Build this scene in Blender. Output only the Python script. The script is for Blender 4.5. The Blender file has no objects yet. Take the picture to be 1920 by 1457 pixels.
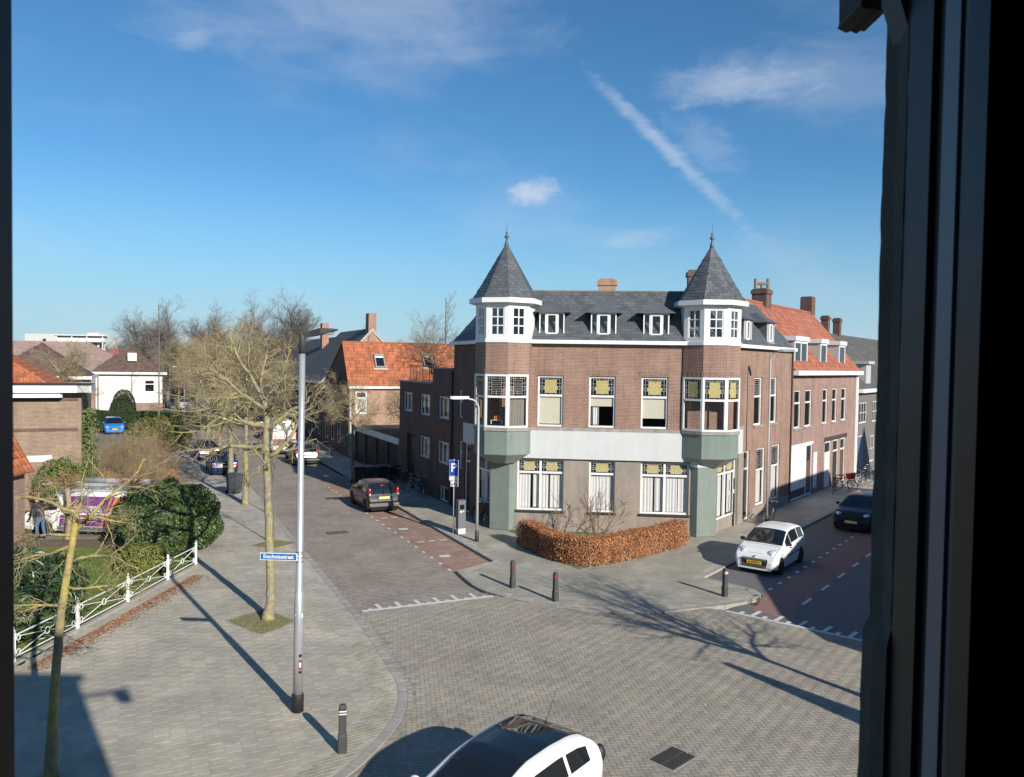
import bpy, math, random
import numpy as np
from mathutils import Vector, Matrix

S = bpy.context.scene
COL = S.collection
R_ = math.radians

# ------------------------------------------------------------------ camera
SUN_AZ, SUN_EL = 144.9, 24.8          # compass bearing of the sun from +Y, and its height
camd = bpy.data.cameras.new('camera')
camd.sensor_width = 36.0
camd.lens = 36.0 * 1480 / 1920
camd.clip_start = 0.05
camd.clip_end = 3000
cam = bpy.data.objects.new('camera', camd)
COL.objects.link(cam)
_p, _r = R_(1.77), R_(.884)
_f = Vector((0, math.cos(_p), -math.sin(_p)))
_u0 = Vector((0, math.sin(_p), math.cos(_p)))
_r0 = Vector((1, 0, 0))
_r1 = _r0 * math.cos(_r) + _u0 * math.sin(_r)
_u1 = _u0 * math.cos(_r) - _r0 * math.sin(_r)
cam.matrix_world = Matrix(((_r1.x, _u1.x, -_f.x, 0), (_r1.y, _u1.y, -_f.y, 0), (_r1.z, _u1.z, -_f.z, 7.3), (0, 0, 0, 1)))
camd.dof.use_dof = True
camd.dof.focus_distance = 32
camd.dof.aperture_fstop = 11
S.camera = cam

# ------------------------------------------------------------------ world
W = bpy.data.worlds.new('World')
S.world = W
W.use_nodes = True
nt = W.node_tree
for n in list(nt.nodes): nt.nodes.remove(n)
def N(t, **k):
    n = nt.nodes.new(t)
    for a, b in k.items(): setattr(n, a, b)
    return n
def wl(a, b): nt.links.new(a, b)
sky = N('ShaderNodeTexSky', sky_type='NISHITA', sun_disc=False, sun_elevation=R_(SUN_EL), sun_rotation=R_(SUN_AZ))
sky.air_density = 1.0; sky.dust_density = 0.0; sky.ozone_density = 1.0; sky.altitude = 0
geo = N('ShaderNodeTexCoord')
def vmath(op, a, b=None):
    n = N('ShaderNodeVectorMath', operation=op)
    for i, v in enumerate((a, b)):
        if v is None: continue
        if isinstance(v, (tuple, list)): n.inputs[i].default_value = v
        else: wl(v, n.inputs[i])
    return n.outputs['Value'] if op in ('DOT_PRODUCT', 'LENGTH') else n.outputs['Vector']
def mth(op, a, b=None, clamp=False):
    n = N('ShaderNodeMath', operation=op, use_clamp=clamp)
    for i, v in enumerate((a, b)):
        if v is None: continue
        if isinstance(v, (int, float)): n.inputs[i].default_value = v
        else: wl(v, n.inputs[i])
    return n.outputs[0]
DIR = geo.outputs['Generated']
def direc(az, el):
    az, el = R_(az), R_(el)
    return Vector((math.sin(az) * math.cos(el), math.cos(az) * math.cos(el), math.sin(el)))
def noise_w(scale, detail=6, rough=.6, stretch=(1, 1, 1), rot=(0, 0, 0), dist=0.):
    mp = N('ShaderNodeMapping'); mp.inputs['Scale'].default_value = stretch; mp.inputs['Rotation'].default_value = rot
    wl(DIR, mp.inputs['Vector'])
    n = N('ShaderNodeTexNoise'); n.inputs['Scale'].default_value = scale; n.inputs['Detail'].default_value = detail
    n.inputs['Roughness'].default_value = rough; n.inputs['Distortion'].default_value = dist
    wl(mp.outputs[0], n.inputs['Vector'])
    return n.outputs['Fac']
def sstep(v, a, b):
    n = N('ShaderNodeMapRange', interpolation_type='SMOOTHSTEP')
    n.inputs['From Min'].default_value = a; n.inputs['From Max'].default_value = b
    wl(v, n.inputs['Value'])
    return n.outputs['Result']
n_big = noise_w(9, 8, .62, (1, 1, 3.2), (0, R_(10), 0), .6)
n_fine = noise_w(34, 6, .6, (1, 1, 2.2), (0, R_(25), 0), .4)
n_soft = noise_w(3.2, 5, .55, (1, 1, 2.5))
def patch(az, el, ra, re, tilt, amt, tex, lo, hi):
    """soft cloud bank around a compass direction: half-sizes ra (along) and re (across) in degrees"""
    c = direc(az, el)
    x = Vector((math.cos(R_(az)), -math.sin(R_(az)), 0)); y = c.cross(x) * -1
    if y.z < 0: y = -y
    t = R_(tilt)
    ax = x * math.cos(t) + y * math.sin(t); ay = y * math.cos(t) - x * math.sin(t)
    d = vmath('SUBTRACT', DIR, tuple(c))
    a = mth('DIVIDE', vmath('DOT_PRODUCT', d, tuple(ax)), math.sin(R_(ra)))
    b = mth('DIVIDE', vmath('DOT_PRODUCT', d, tuple(ay)), math.sin(R_(re)))
    r2 = mth('ADD', mth('MULTIPLY', a, a), mth('MULTIPLY', b, b))
    edge = mth('SUBTRACT', 1.0, mth('SQRT', r2))
    val = mth('ADD', mth('MULTIPLY', edge, .5), mth('SUBTRACT', tex, .5))
    front = mth('GREATER_THAN', vmath('DOT_PRODUCT', DIR, tuple(c)), .5)
    return mth('MULTIPLY', mth('MULTIPLY', sstep(val, lo, hi), amt), front)
cl = [
    patch(-11.0, 23.2, 12.5, 3.6, 3, .34, n_big, -.15, .55),
    patch(1.0, 12.1, 1.9, .95, 12, .6, n_fine, -.12, .42),
    patch(8.6, 9.0, 2.6, .6, 8, .3, n_fine, -.2, .45),
    patch(15.3, 18.9, 5.2, 1.25, 0, .32, n_fine, -.2, .5),
    patch(20.5, 18.8, 8.5, 2.6, -3, .2, n_big, -.1, .4),
    patch(10.9, 14.9, 6.8, .5, -44, .45, n_fine, -.25, .5),
    patch(13.5, 15.2, 3.0, 1.5, -35, .2, n_fine, -.15, .5),
    patch(18.6, 7.8, 3.5, 1.4, -15, .14, n_fine, -.2, .5),
    patch(-22.2, 20.3, 1.2, .7, 20, .18, n_fine, -.15, .4),
]
tot = cl[0]
for c in cl[1:]: tot = mth('ADD', tot, c)
sep = N('ShaderNodeSeparateXYZ'); wl(DIR, sep.inputs[0])
wisp = mth('MULTIPLY', sstep(n_soft, .5, .8), mth('MULTIPLY', sstep(sep.outputs['Z'], .0, .12), .22))
low = mth('MULTIPLY', mth('SUBTRACT', 1.0, sstep(sep.outputs['Z'], .0, .085)), mth('MULTIPLY', sstep(n_soft, .35, .7), .45))
tot = mth('MINIMUM', mth('ADD', mth('ADD', tot, wisp), low), 1.0)
tint = N('ShaderNodeMixRGB', blend_type='MULTIPLY'); tint.inputs[0].default_value = 1; tint.inputs[2].default_value = (.385, .745, 1.02, 1)
wl(sky.outputs[0], tint.inputs[1])
hz = N('ShaderNodeMixRGB'); hz.inputs[2].default_value = (3.5, 5.1, 6.3, 1)       # pale haze low in the sky
wl(mth('MULTIPLY', mth('SUBTRACT', 1.0, sstep(sep.outputs['Z'], -.02, .24)), .85), hz.inputs[0]); wl(tint.outputs[0], hz.inputs[1])
mix = N('ShaderNodeMixRGB'); wl(tot, mix.inputs[0])
wl(hz.outputs[0], mix.inputs[1])
mix.inputs[2].default_value = (5.6, 6.2, 7.2, 1)
bg = N('ShaderNodeBackground'); bg.inputs['Strength'].default_value = .078
wl(mix.outputs[0], bg.inputs['Color'])
wo = N('ShaderNodeOutputWorld'); wl(bg.outputs[0], wo.inputs['Surface'])

# ------------------------------------------------------------------ sun + exposure
sd = bpy.data.lights.new('sun', 'SUN'); sd.energy = 4.3; sd.angle = R_(.53); sd.color = (1, .93, .82)
sun = bpy.data.objects.new('sun', sd); COL.objects.link(sun)
sun.rotation_euler = direc(SUN_AZ, SUN_EL).to_track_quat('Z', 'Y').to_euler()
S.view_settings.view_transform = 'Standard'
S.view_settings.look = 'None'
S.view_settings.gamma = 1
S.view_settings.use_curve_mapping = False
S.view_settings.exposure = .55

# ================================================================== helpers
class MB:
    """collects faces for one mesh"""
    def __init__(s): s.v = []; s.f = []; s.m = []; s.mi = 0; s.rn = []
    def pt(s, p): s.v.append(tuple(p)); return len(s.v) - 1
    def face(s, pts):
        i = len(s.v); s.v.extend(tuple(p) for p in pts); s.f.append(tuple(range(i, i + len(pts)))); s.m.append(s.mi)
    def box(s, x0, x1, y0, y1, z0, z1, T=None):
        c = [Vector((x, y, z)) for z in (z0, z1) for y in (y0, y1) for x in (x0, x1)]
        if T is not None: c = [T @ p for p in c]
        i = len(s.v); s.v.extend(tuple(p) for p in c)
        for q in ((0, 2, 3, 1), (4, 5, 7, 6), (0, 1, 5, 4), (2, 6, 7, 3), (0, 4, 6, 2), (1, 3, 7, 5)):
            s.f.append(tuple(i + k for k in q)); s.m.append(s.mi)
    def tube(s, p0, p1, r0, r1=None, n=6, cap=True):
        p0, p1 = Vector(p0), Vector(p1); r1 = r0 if r1 is None else r1
        d = p1 - p0
        if d.length < 1e-6: return
        d.normalize(); a = d.orthogonal().normalized(); b = d.cross(a)
        i = len(s.v)
        for p, r in ((p0, r0), (p1, r1)):
            for k in range(n):
                t = 2 * math.pi * k / n
                s.v.append(tuple(p + a * (r * math.cos(t)) + b * (r * math.sin(t))))
        for k in range(n):
            s.f.append((i + k, i + (k + 1) % n, i + n + (k + 1) % n, i + n + k)); s.m.append(s.mi)
        if cap:
            s.f.append(tuple(i + k for k in reversed(range(n)))); s.m.append(s.mi)
            s.f.append(tuple(i + n + k for k in range(n))); s.m.append(s.mi)
    def path(s, pts, rs, n=6):
        pts = [Vector(p) for p in pts]
        if isinstance(rs, (int, float)): rs = [rs] * len(pts)
        i0 = len(s.v); a = None
        for k, p in enumerate(pts):
            d = (pts[min(k + 1, len(pts) - 1)] - pts[max(k - 1, 0)])
            d = d.normalized() if d.length > 1e-9 else Vector((0, 0, 1))
            if a is None: a = d.orthogonal().normalized()
            else:
                a = a - d * a.dot(d); a = a.normalized() if a.length > 1e-6 else d.orthogonal().normalized()
            b = d.cross(a)
            for j in range(n):
                t = 2 * math.pi * j / n
                s.v.append(tuple(p + a * (rs[k] * math.cos(t)) + b * (rs[k] * math.sin(t))))
        for k in range(len(pts) - 1):
            for j in range(n):
                s.f.append((i0 + k * n + j, i0 + k * n + (j + 1) % n, i0 + (k + 1) * n + (j + 1) % n, i0 + (k + 1) * n + j)); s.m.append(s.mi)
        s.f.append(tuple(i0 + j for j in reversed(range(n)))); s.m.append(s.mi)
        e = i0 + (len(pts) - 1) * n
        s.f.append(tuple(e + j for j in range(n))); s.m.append(s.mi)
    def prism(s, poly, z0, z1, T=None):
        n = len(poly); i = len(s.v)
        for z in (z0, z1):
            for x, y in poly:
                p = Vector((x, y, z)); p = T @ p if T is not None else p
                s.v.append(tuple(p))
        s.f.append(tuple(i + k for k in reversed(range(n)))); s.m.append(s.mi)
        s.f.append(tuple(i + n + k for k in range(n))); s.m.append(s.mi)
        for k in range(n):
            s.f.append((i + k, i + (k + 1) % n, i + n + (k + 1) % n, i + n + k)); s.m.append(s.mi)
    def lathe(s, prof, n=16, T=None):
        i = len(s.v)
        for r, z in prof:
            for k in range(n):
                t = 2 * math.pi * k / n
                p = Vector((r * math.cos(t), r * math.sin(t), z)); p = T @ p if T is not None else p
                s.v.append(tuple(p))
        for j in range(len(prof) - 1):
            for k in range(n):
                s.f.append((i + j * n + k, i + j * n + (k + 1) % n, i + (j + 1) * n + (k + 1) % n, i + (j + 1) * n + k)); s.m.append(s.mi)
        if prof[0][0] > 1e-4: s.f.append(tuple(i + k for k in reversed(range(n)))); s.m.append(s.mi)
        if prof[-1][0] > 1e-4: s.f.append(tuple(i + (len(prof) - 1) * n + k for k in range(n))); s.m.append(s.mi)
    def ball(s, c, rx, ry, rz, n=10, T=None):
        prof = [(math.sin(math.pi * k / n), -math.cos(math.pi * k / n)) for k in range(n + 1)]
        prof = [(max(a, 1e-5), b) for a, b in prof]
        TT = Matrix.Translation(c) @ Matrix.Diagonal((rx, ry, rz, 1))
        s.lathe(prof, n * 2 - 4, T @ TT if T is not None else TT)
    def grid(s, rows, close=False):
        i = len(s.v); m = len(rows[0])
        for r in rows: s.v.extend(tuple(p) for p in r)
        for a in range(len(rows) - 1):
            for b in range(m - (0 if close else 1)):
                b1 = (b + 1) % m
                s.f.append((i + a * m + b, i + a * m + b1, i + (a + 1) * m + b1, i + (a + 1) * m + b)); s.m.append(s.mi)
    def mesh(s, name, mats, smooth=False):
        me = bpy.data.meshes.new(name)
        me.from_pydata(s.v, [], s.f)
        for m in (mats if isinstance(mats, (list, tuple)) else [mats]): me.materials.append(m)
        if any(s.m): me.polygons.foreach_set('material_index', s.m)
        if smooth: me.polygons.foreach_set('use_smooth', [True] * len(me.polygons))
        if s.rn:
            at = me.attributes.new('rnd', 'FLOAT', 'FACE'); at.data.foreach_set('value', s.rn)
        me.update()
        return me
    def build(s, name, mats, parent=None, M=None, smooth=False):
        return link(name, s.mesh(name, mats, smooth), parent, M)

def link(name, me, parent=None, M=None):
    """M is the world matrix; children keep their place in the world"""
    o = bpy.data.objects.new(name, me); COL.objects.link(o)
    M = Matrix.Identity(4) if M is None else M
    WM[o] = M
    if parent is not None:
        o.parent = parent
        o.matrix_basis = WM[parent].inverted() @ M
    else: o.matrix_basis = M
    return o
class _WM(dict):
    pass
WM = {}
def tag(o, label=None, cat=None, group=None, kind=None):
    if label: o['label'] = label
    if cat: o['category'] = cat
    if group: o['group'] = group
    if kind: o['kind'] = kind
    return o
def thing(name, label, cat, loc=(0, 0, 0), az=0, group=None, M=None):
    """Empty at the thing's base; local +x points along compass bearing az (if az given as bearing)"""
    if M is None: M = Matrix.Translation(loc) @ Matrix.Rotation(R_(90 - az), 4, 'Z')
    return tag(link(name, None, None, M), label, cat, group)
def frame(o, az):
    """wall frame: x along bearing az, z up, y = left-hand normal of x"""
    return Matrix.Translation((o[0], o[1], o[2] if len(o) > 2 else 0)) @ Matrix.Rotation(R_(90 - az), 4, 'Z')
def copy_tree(o, M, parent=None):
    """copy a thing with its parts to world matrix M (parts keep their place in the thing)"""
    c = o.copy(); COL.objects.link(c)
    c.parent = parent
    if parent is None: c.matrix_basis = M; WM[c] = M
    else:
        WM[c] = WM[parent] @ o.matrix_basis
    for ch in o.children: copy_tree(ch, None, c)
    return c
def bearing(a): a = R_(a); return Vector((math.sin(a), math.cos(a), 0))

# ------------------------------------------------------------------ materials
MATS = {}
def mat(name, col, rough=.75, var=.12, scale=6., bump=0., bscale=40., metal=0., spec=.4, rnd=0., coat=0., col2=None, c2lo=.5, c2hi=.65, c2s=2., alpha=None, trans=0., streak=0., world=False, stain=0.):
    if name in MATS: return MATS[name]
    m = bpy.data.materials.new(name); m.use_nodes = True; MATS[name] = m
    t = m.node_tree; b = t.nodes['Principled BSDF']
    def nn(k, **kw):
        n = t.nodes.new(k)
        for a, v in kw.items(): setattr(n, a, v)
        return n
    L = t.links.new
    tc = nn('ShaderNodeTexCoord'); SRC = nn('ShaderNodeNewGeometry').outputs['Position'] if world else tc.outputs['Object']
    base = nn('ShaderNodeRGB'); base.outputs[0].default_value = (*col, 1); cur = base.outputs[0]
    if col2 is not None:
        n2 = nn('ShaderNodeTexNoise'); n2.inputs['Scale'].default_value = c2s; n2.inputs['Detail'].default_value = 6; n2.inputs['Roughness'].default_value = .65
        L(SRC, n2.inputs['Vector'])
        mr = nn('ShaderNodeMapRange', interpolation_type='SMOOTHSTEP'); mr.inputs['From Min'].default_value = c2lo; mr.inputs['From Max'].default_value = c2hi
        L(n2.outputs['Fac'], mr.inputs['Value'])
        mx = nn('ShaderNodeMixRGB'); L(mr.outputs['Result'], mx.inputs[0]); L(cur, mx.inputs[1]); mx.inputs[2].default_value = (*col2, 1); cur = mx.outputs[0]
    if var > 0 or rnd > 0:
        ns = nn('ShaderNodeTexNoise'); ns.inputs['Scale'].default_value = scale; ns.inputs['Detail'].default_value = 5; ns.inputs['Roughness'].default_value = .6
        L(SRC, ns.inputs['Vector'])
        mr = nn('ShaderNodeMapRange'); mr.inputs['From Min'].default_value = .25; mr.inputs['From Max'].default_value = .75
        mr.inputs['To Min'].default_value = 1 - var; mr.inputs['To Max'].default_value = 1 + var
        L(ns.outputs['Fac'], mr.inputs['Value']); fac = mr.outputs['Result']
        if stain > 0:
            n5 = nn('ShaderNodeTexNoise'); n5.inputs['Scale'].default_value = .55; n5.inputs['Detail'].default_value = 9; n5.inputs['Roughness'].default_value = .68; n5.inputs['Distortion'].default_value = .8; L(SRC, n5.inputs['Vector'])
            m5 = nn('ShaderNodeMapRange'); m5.inputs['From Min'].default_value = .33; m5.inputs['From Max'].default_value = .67; m5.inputs['To Min'].default_value = 1 - stain; m5.inputs['To Max'].default_value = 1 + stain; L(n5.outputs['Fac'], m5.inputs['Value'])
            m6 = nn('ShaderNodeMath', operation='MULTIPLY'); L(fac, m6.inputs[0]); L(m5.outputs['Result'], m6.inputs[1]); fac = m6.outputs[0]
        if streak > 0:
            mp = nn('ShaderNodeMapping'); mp.inputs['Scale'].default_value = (2.6, 2.6, .22); L(SRC, mp.inputs['Vector'])
            n3 = nn('ShaderNodeTexNoise'); n3.inputs['Scale'].default_value = 1.4; n3.inputs['Detail'].default_value = 7; n3.inputs['Roughness'].default_value = .7; L(mp.outputs[0], n3.inputs['Vector'])
            m3 = nn('ShaderNodeMapRange'); m3.inputs['From Min'].default_value = .35; m3.inputs['From Max'].default_value = .72; m3.inputs['To Min'].default_value = 1 + streak * .3; m3.inputs['To Max'].default_value = 1 - streak; L(n3.outputs['Fac'], m3.inputs['Value'])
            m4 = nn('ShaderNodeMath', operation='MULTIPLY'); L(fac, m4.inputs[0]); L(m3.outputs['Result'], m4.inputs[1]); fac = m4.outputs[0]
        if rnd > 0:
            at = nn('ShaderNodeAttribute', attribute_name='rnd'); oi = nn('ShaderNodeObjectInfo')
            ad = nn('ShaderNodeMath', operation='ADD'); L(at.outputs['Fac'], ad.inputs[0]); L(oi.outputs['Random'], ad.inputs[1])
            fr = nn('ShaderNodeMath', operation='FRACT'); L(ad.outputs[0], fr.inputs[0])
            mr2 = nn('ShaderNodeMapRange'); mr2.inputs['To Min'].default_value = 1 - rnd; mr2.inputs['To Max'].default_value = 1 + rnd; L(fr.outputs[0], mr2.inputs['Value'])
            mu = nn('ShaderNodeMath', operation='MULTIPLY'); L(fac, mu.inputs[0]); L(mr2.outputs['Result'], mu.inputs[1]); fac = mu.outputs[0]
        vm = nn('ShaderNodeVectorMath', operation='SCALE'); L(cur, vm.inputs[0]); L(fac, vm.inputs['Scale']); cur = vm.outputs[0]
    L(cur, b.inputs['Base Color'])
    b.inputs['Roughness'].default_value = rough; b.inputs['Metallic'].default_value = metal
    b.inputs['Specular IOR Level'].default_value = spec
    if coat: b.inputs['Coat Weight'].default_value = coat; b.inputs['Coat Roughness'].default_value = .04
    if trans: b.inputs['Subsurface Weight'].default_value = 0
    if bump:
        nb = nn('ShaderNodeTexNoise'); nb.inputs['Scale'].default_value = bscale; nb.inputs['Detail'].default_value = 4
        L(SRC, nb.inputs['Vector'])
        bp = nn('ShaderNodeBump'); bp.inputs['Strength'].default_value = bump; bp.inputs['Distance'].default_value = .02
        L(nb.outputs['Fac'], bp.inputs['Height']); L(bp.outputs[0], b.inputs['Normal'])
    return m
def brickmat(name, c1, c2, mortar, bw=.22, bh=.0625, var=.22, axis='XZ', ms=.012):
    if name in MATS: return MATS[name]
    m = bpy.data.materials.new(name); m.use_nodes = True; MATS[name] = m
    t = m.node_tree; b = t.nodes['Principled BSDF']; L = t.links.new
    tc = t.nodes.new('ShaderNodeTexCoord'); sp = t.nodes.new('ShaderNodeSeparateXYZ'); cb = t.nodes.new('ShaderNodeCombineXYZ')
    L(tc.outputs['Object'], sp.inputs[0])
    ad = t.nodes.new('ShaderNodeMath'); ad.operation = 'ADD'; L(sp.outputs['X'], ad.inputs[0]); L(sp.outputs['Y'], ad.inputs[1])
    L(ad.outputs[0], cb.inputs['X']); L(sp.outputs['Z'], cb.inputs['Y'])
    br = t.nodes.new('ShaderNodeTexBrick'); L(cb.outputs[0], br.inputs['Vector'])
    br.inputs['Scale'].default_value = 1; br.inputs['Brick Width'].default_value = bw; br.inputs['Row Height'].default_value = bh
    br.inputs['Mortar Size'].default_value = ms; br.inputs['Mortar Smooth'].default_value = .3; br.inputs['Bias'].default_value = 0
    br.inputs['Color1'].default_value = (*c1, 1); br.inputs['Color2'].default_value = (*c2, 1); br.inputs['Mortar'].default_value = (*mortar, 1)
    ns = t.nodes.new('ShaderNodeTexNoise'); ns.inputs['Scale'].default_value = .9; ns.inputs['Detail'].default_value = 8; ns.inputs['Roughness'].default_value = .7
    L(tc.outputs['Object'], ns.inputs['Vector'])
    mr = t.nodes.new('ShaderNodeMapRange'); mr.inputs['From Min'].default_value = .25; mr.inputs['From Max'].default_value = .75
    mr.inputs['To Min'].default_value = 1 - var; mr.inputs['To Max'].default_value = 1 + var; L(ns.outputs['Fac'], mr.inputs['Value'])
    vm = t.nodes.new('ShaderNodeVectorMath'); vm.operation = 'SCALE'; L(br.outputs['Color'], vm.inputs[0]); L(mr.outputs['Result'], vm.inputs['Scale'])
    mp = t.nodes.new('ShaderNodeMapping'); mp.inputs['Scale'].default_value = (1.8, 1.8, .2); L(tc.outputs['Object'], mp.inputs['Vector'])
    n3 = t.nodes.new('ShaderNodeTexNoise'); n3.inputs['Scale'].default_value = 1.2; n3.inputs['Detail'].default_value = 8; n3.inputs['Roughness'].default_value = .7; L(mp.outputs[0], n3.inputs['Vector'])
    m3 = t.nodes.new('ShaderNodeMapRange'); m3.inputs['From Min'].default_value = .4; m3.inputs['From Max'].default_value = .75; m3.inputs['To Min'].default_value = 1.05; m3.inputs['To Max'].default_value = .72; L(n3.outputs['Fac'], m3.inputs['Value'])
    vm2 = t.nodes.new('ShaderNodeVectorMath'); vm2.operation = 'SCALE'; L(vm.outputs[0], vm2.inputs[0]); L(m3.outputs['Result'], vm2.inputs['Scale']); vm = vm2
    L(vm.outputs[0], b.inputs['Base Color']); b.inputs['Roughness'].default_value = .85; b.inputs['Specular IOR Level'].default_value = .25
    bp = t.nodes.new('ShaderNodeBump'); bp.inputs['Strength'].default_value = .5; bp.inputs['Distance'].default_value = .008
    inv = t.nodes.new('ShaderNodeMath'); inv.operation = 'SUBTRACT'; inv.inputs[0].default_value = 1; L(br.outputs['Fac'], inv.inputs[1])
    L(inv.outputs[0], bp.inputs['Height']); L(bp.outputs[0], b.inputs['Normal'])
    return m
def glassmat(name, tint=(.8, .86, .86), refl=.07, rough=.02):
    if name in MATS: return MATS[name]
    m = bpy.data.materials.new(name); m.use_nodes = True; MATS[name] = m
    t = m.node_tree; L = t.links.new
    for n in list(t.nodes): t.nodes.remove(n)
    tr = t.nodes.new('ShaderNodeBsdfTransparent'); tr.inputs[0].default_value = (*tint, 1)
    gl = t.nodes.new('ShaderNodeBsdfGlossy'); gl.inputs['Roughness'].default_value = rough
    fr = t.nodes.new('ShaderNodeLayerWeight'); fr.inputs['Blend'].default_value = .5
    pw = t.nodes.new('ShaderNodeMath'); pw.operation = 'POWER'; pw.inputs[1].default_value = 4; L(fr.outputs['Facing'], pw.inputs[0])
    mu = t.nodes.new('ShaderNodeMath'); mu.operation = 'MULTIPLY'; mu.inputs[1].default_value = .7; L(pw.outputs[0], mu.inputs[0])
    ad = t.nodes.new('ShaderNodeMath'); ad.operation = 'ADD'; ad.use_clamp = True; ad.inputs[1].default_value = refl; L(mu.outputs[0], ad.inputs[0])
    mx = t.nodes.new('ShaderNodeMixShader'); L(ad.outputs[0], mx.inputs[0]); L(tr.outputs[0], mx.inputs[1]); L(gl.outputs[0], mx.inputs[2])
    o = t.nodes.new('ShaderNodeOutputMaterial'); L(mx.outputs[0], o.inputs[0])
    return m

WHITE = mat('white_paint', (.72, .73, .72), .45, .05, 3)
OFFW = mat('aged_white_paint', (.66, .66, .63), .55, .12, 4)
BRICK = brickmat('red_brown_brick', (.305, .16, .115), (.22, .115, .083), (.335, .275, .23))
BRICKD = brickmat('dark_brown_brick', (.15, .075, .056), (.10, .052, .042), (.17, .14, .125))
BRICKN = brickmat('pinkish_brick', (.33, .165, .125), (.21, .115, .095), (.36, .31, .28))
BRICKL = brickmat('yellow_brown_brick', (.30, .19, .12), (.20, .125, .085), (.34, .29, .24))
BRICKO = brickmat('warm_brick', (.40, .215, .13), (.30, .16, .10), (.42, .35, .28))
BRICKC = brickmat('chimney_brick', (.38, .17, .11), (.28, .12, .08), (.36, .30, .25))
RENDER = mat('taupe_render', (.30, .255, .215), .85, .08, 2.5, .25, 60, col2=(.255, .22, .185), c2lo=.42, c2hi=.7, c2s=.9, streak=.14)
GREEN = mat('grey_green_panel', (.19, .235, .205), .55, .12, 1.6, streak=.18)
BANDW = mat('white_fascia_panel', (.54, .555, .555), .5, .04, 2, streak=.05)
STONE = mat('grey_stone_ledge', (.30, .29, .27), .85, .2, 6, .3, streak=.3)
SLATE = mat('blue_grey_slate', (.088, .098, .108), .55, .22, 5, .15, rnd=.22, spec=.5, col2=(.13, .135, .13), c2lo=.5, c2hi=.8, c2s=1.5)
LEAD = mat('lead_sheet', (.22, .24, .26), .5, .15, 4, metal=.2)
RTILE = mat('orange_roof_tile', (.37, .125, .06), .75, .25, 5, .2, rnd=.28, col2=(.25, .13, .075), c2lo=.5, c2hi=.72, c2s=.9)
RTILE2 = mat('red_roof_tile', (.30, .105, .068), .75, .22, 5, .2, rnd=.25, col2=(.22, .11, .075), c2lo=.5, c2hi=.72, c2s=.9)
BTILE = mat('brown_roof_tile', (.13, .085, .068), .75, .2, 3, .2, rnd=.22)
PTILE = mat('pale_pink_roof_tile', (.30, .215, .185), .8, .15, 2, .2, rnd=.15)
GTILE = mat('grey_roof_tile', (.105, .10, .092), .7, .2, 3, .2, rnd=.2)
DARKM = mat('black_metal', (.018, .018, .02), .45, .1, 8)
GALV = mat('galvanised_steel', (.50, .51, .52), .38, .10, 5, metal=.5, streak=.08)
GREYM = mat('grey_coated_steel', (.50, .51, .52), .4, .08, 6, metal=.3)
RUBBER = mat('tyre_rubber', (.018, .018, .019), .8, .15, 12)
GLASS = glassmat('window_glass', (.9, .9, .89))
DGLASS = mat('dark_glass', (.012, .015, .018), .06, 0, spec=.8)
CURT = mat('white_net_curtain', (.70, .70, .71), .9, .06, 5)
CURTD = mat('grey_curtain', (.26, .24, .21), .9, .1, 5)
BLIND = mat('cream_roller_blind', (.64, .62, .51), .8, .03, 3)
YELLOW = mat('yellow_leaded_glass', (.41, .335, .095), .3, .35, 14)
DARKROOM = mat('dark_room', (.05, .048, .045), .9, .1)
LEADCAME = mat('lead_came', (.55, .55, .53), .5, .05)

# ================================================================== ground, roads, pavements
D1, D2 = bearing(-25.2), bearing(37.1)            # directions of the two streets
N1, N2 = bearing(-115.2), bearing(127.1)          # outward normals of the two street fronts
MID = Vector((3.99, 34.25, 0)); EU = bearing(95.5); NIN = bearing(5.5)
L0 = MID - EU * 4.45; R0 = MID + EU * 4.45        # the two corners of the front
def xy(v): return (v.x, v.y)
PAVE = mat('grey_concrete_paving', (.385, .352, .285), .88, .12, 3.5, .2, 60, rnd=.06, col2=(.47, .425, .345), c2lo=.46, c2hi=.66, c2s=.42, world=True, stain=.13)
PAVEI = mat('greenish_concrete_paving', (.315, .298, .245), .88, .10, 1.1, .2, 60, rnd=.06, col2=(.37, .35, .295), c2lo=.5, c2hi=.7, c2s=.5, world=True, stain=.14)
KLINK = mat('grey_brown_clinker', (.315, .285, .23), .85, .10, .9, .2, 50, rnd=.11, col2=(.29, .255, .215), c2lo=.45, c2hi=.7, c2s=.35, world=True, stain=.12)
KLINK2 = mat('brown_clinker', (.275, .235, .20), .85, .10, .8, .2, 50, rnd=.11, col2=(.25, .205, .175), c2lo=.45, c2hi=.7, c2s=.3, world=True, stain=.14)
KLINKR = mat('red_brown_clinker', (.275, .19, .15), .85, .15, .9, .25, 50, rnd=.14, world=True, stain=.16)
KLINKY = mat('mossy_edge_brick', (.335, .31, .235), .88, .2, 3, .25, 50, rnd=.12, world=True, stain=.15)
JOINT = mat('sandy_joint', (.27, .245, .20), .95, .3, 3)
KERB = mat('concrete_kerb', (.33, .315, .28), .85, .12, 3, .2, rnd=.08, world=True, stain=.12)
ASPH = mat('asphalt', (.155, .152, .15), .88, .14, 5, .35, 120)
REDA = mat('red_asphalt', (.265, .155, .135), .88, .16, 5, .35, 120)
RPAINT = mat('road_paint', (.62, .62, .60), .7, .14, 9)
SOIL = mat('brown_soil', (.15, .115, .075), .95, .3, 3, .5, 20)
LAWN = mat('lawn', (.115, .17, .028), .9, .3, 1.5, .6, 60, col2=(.19, .19, .05), c2lo=.45, c2hi=.7, c2s=1.0)

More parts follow.
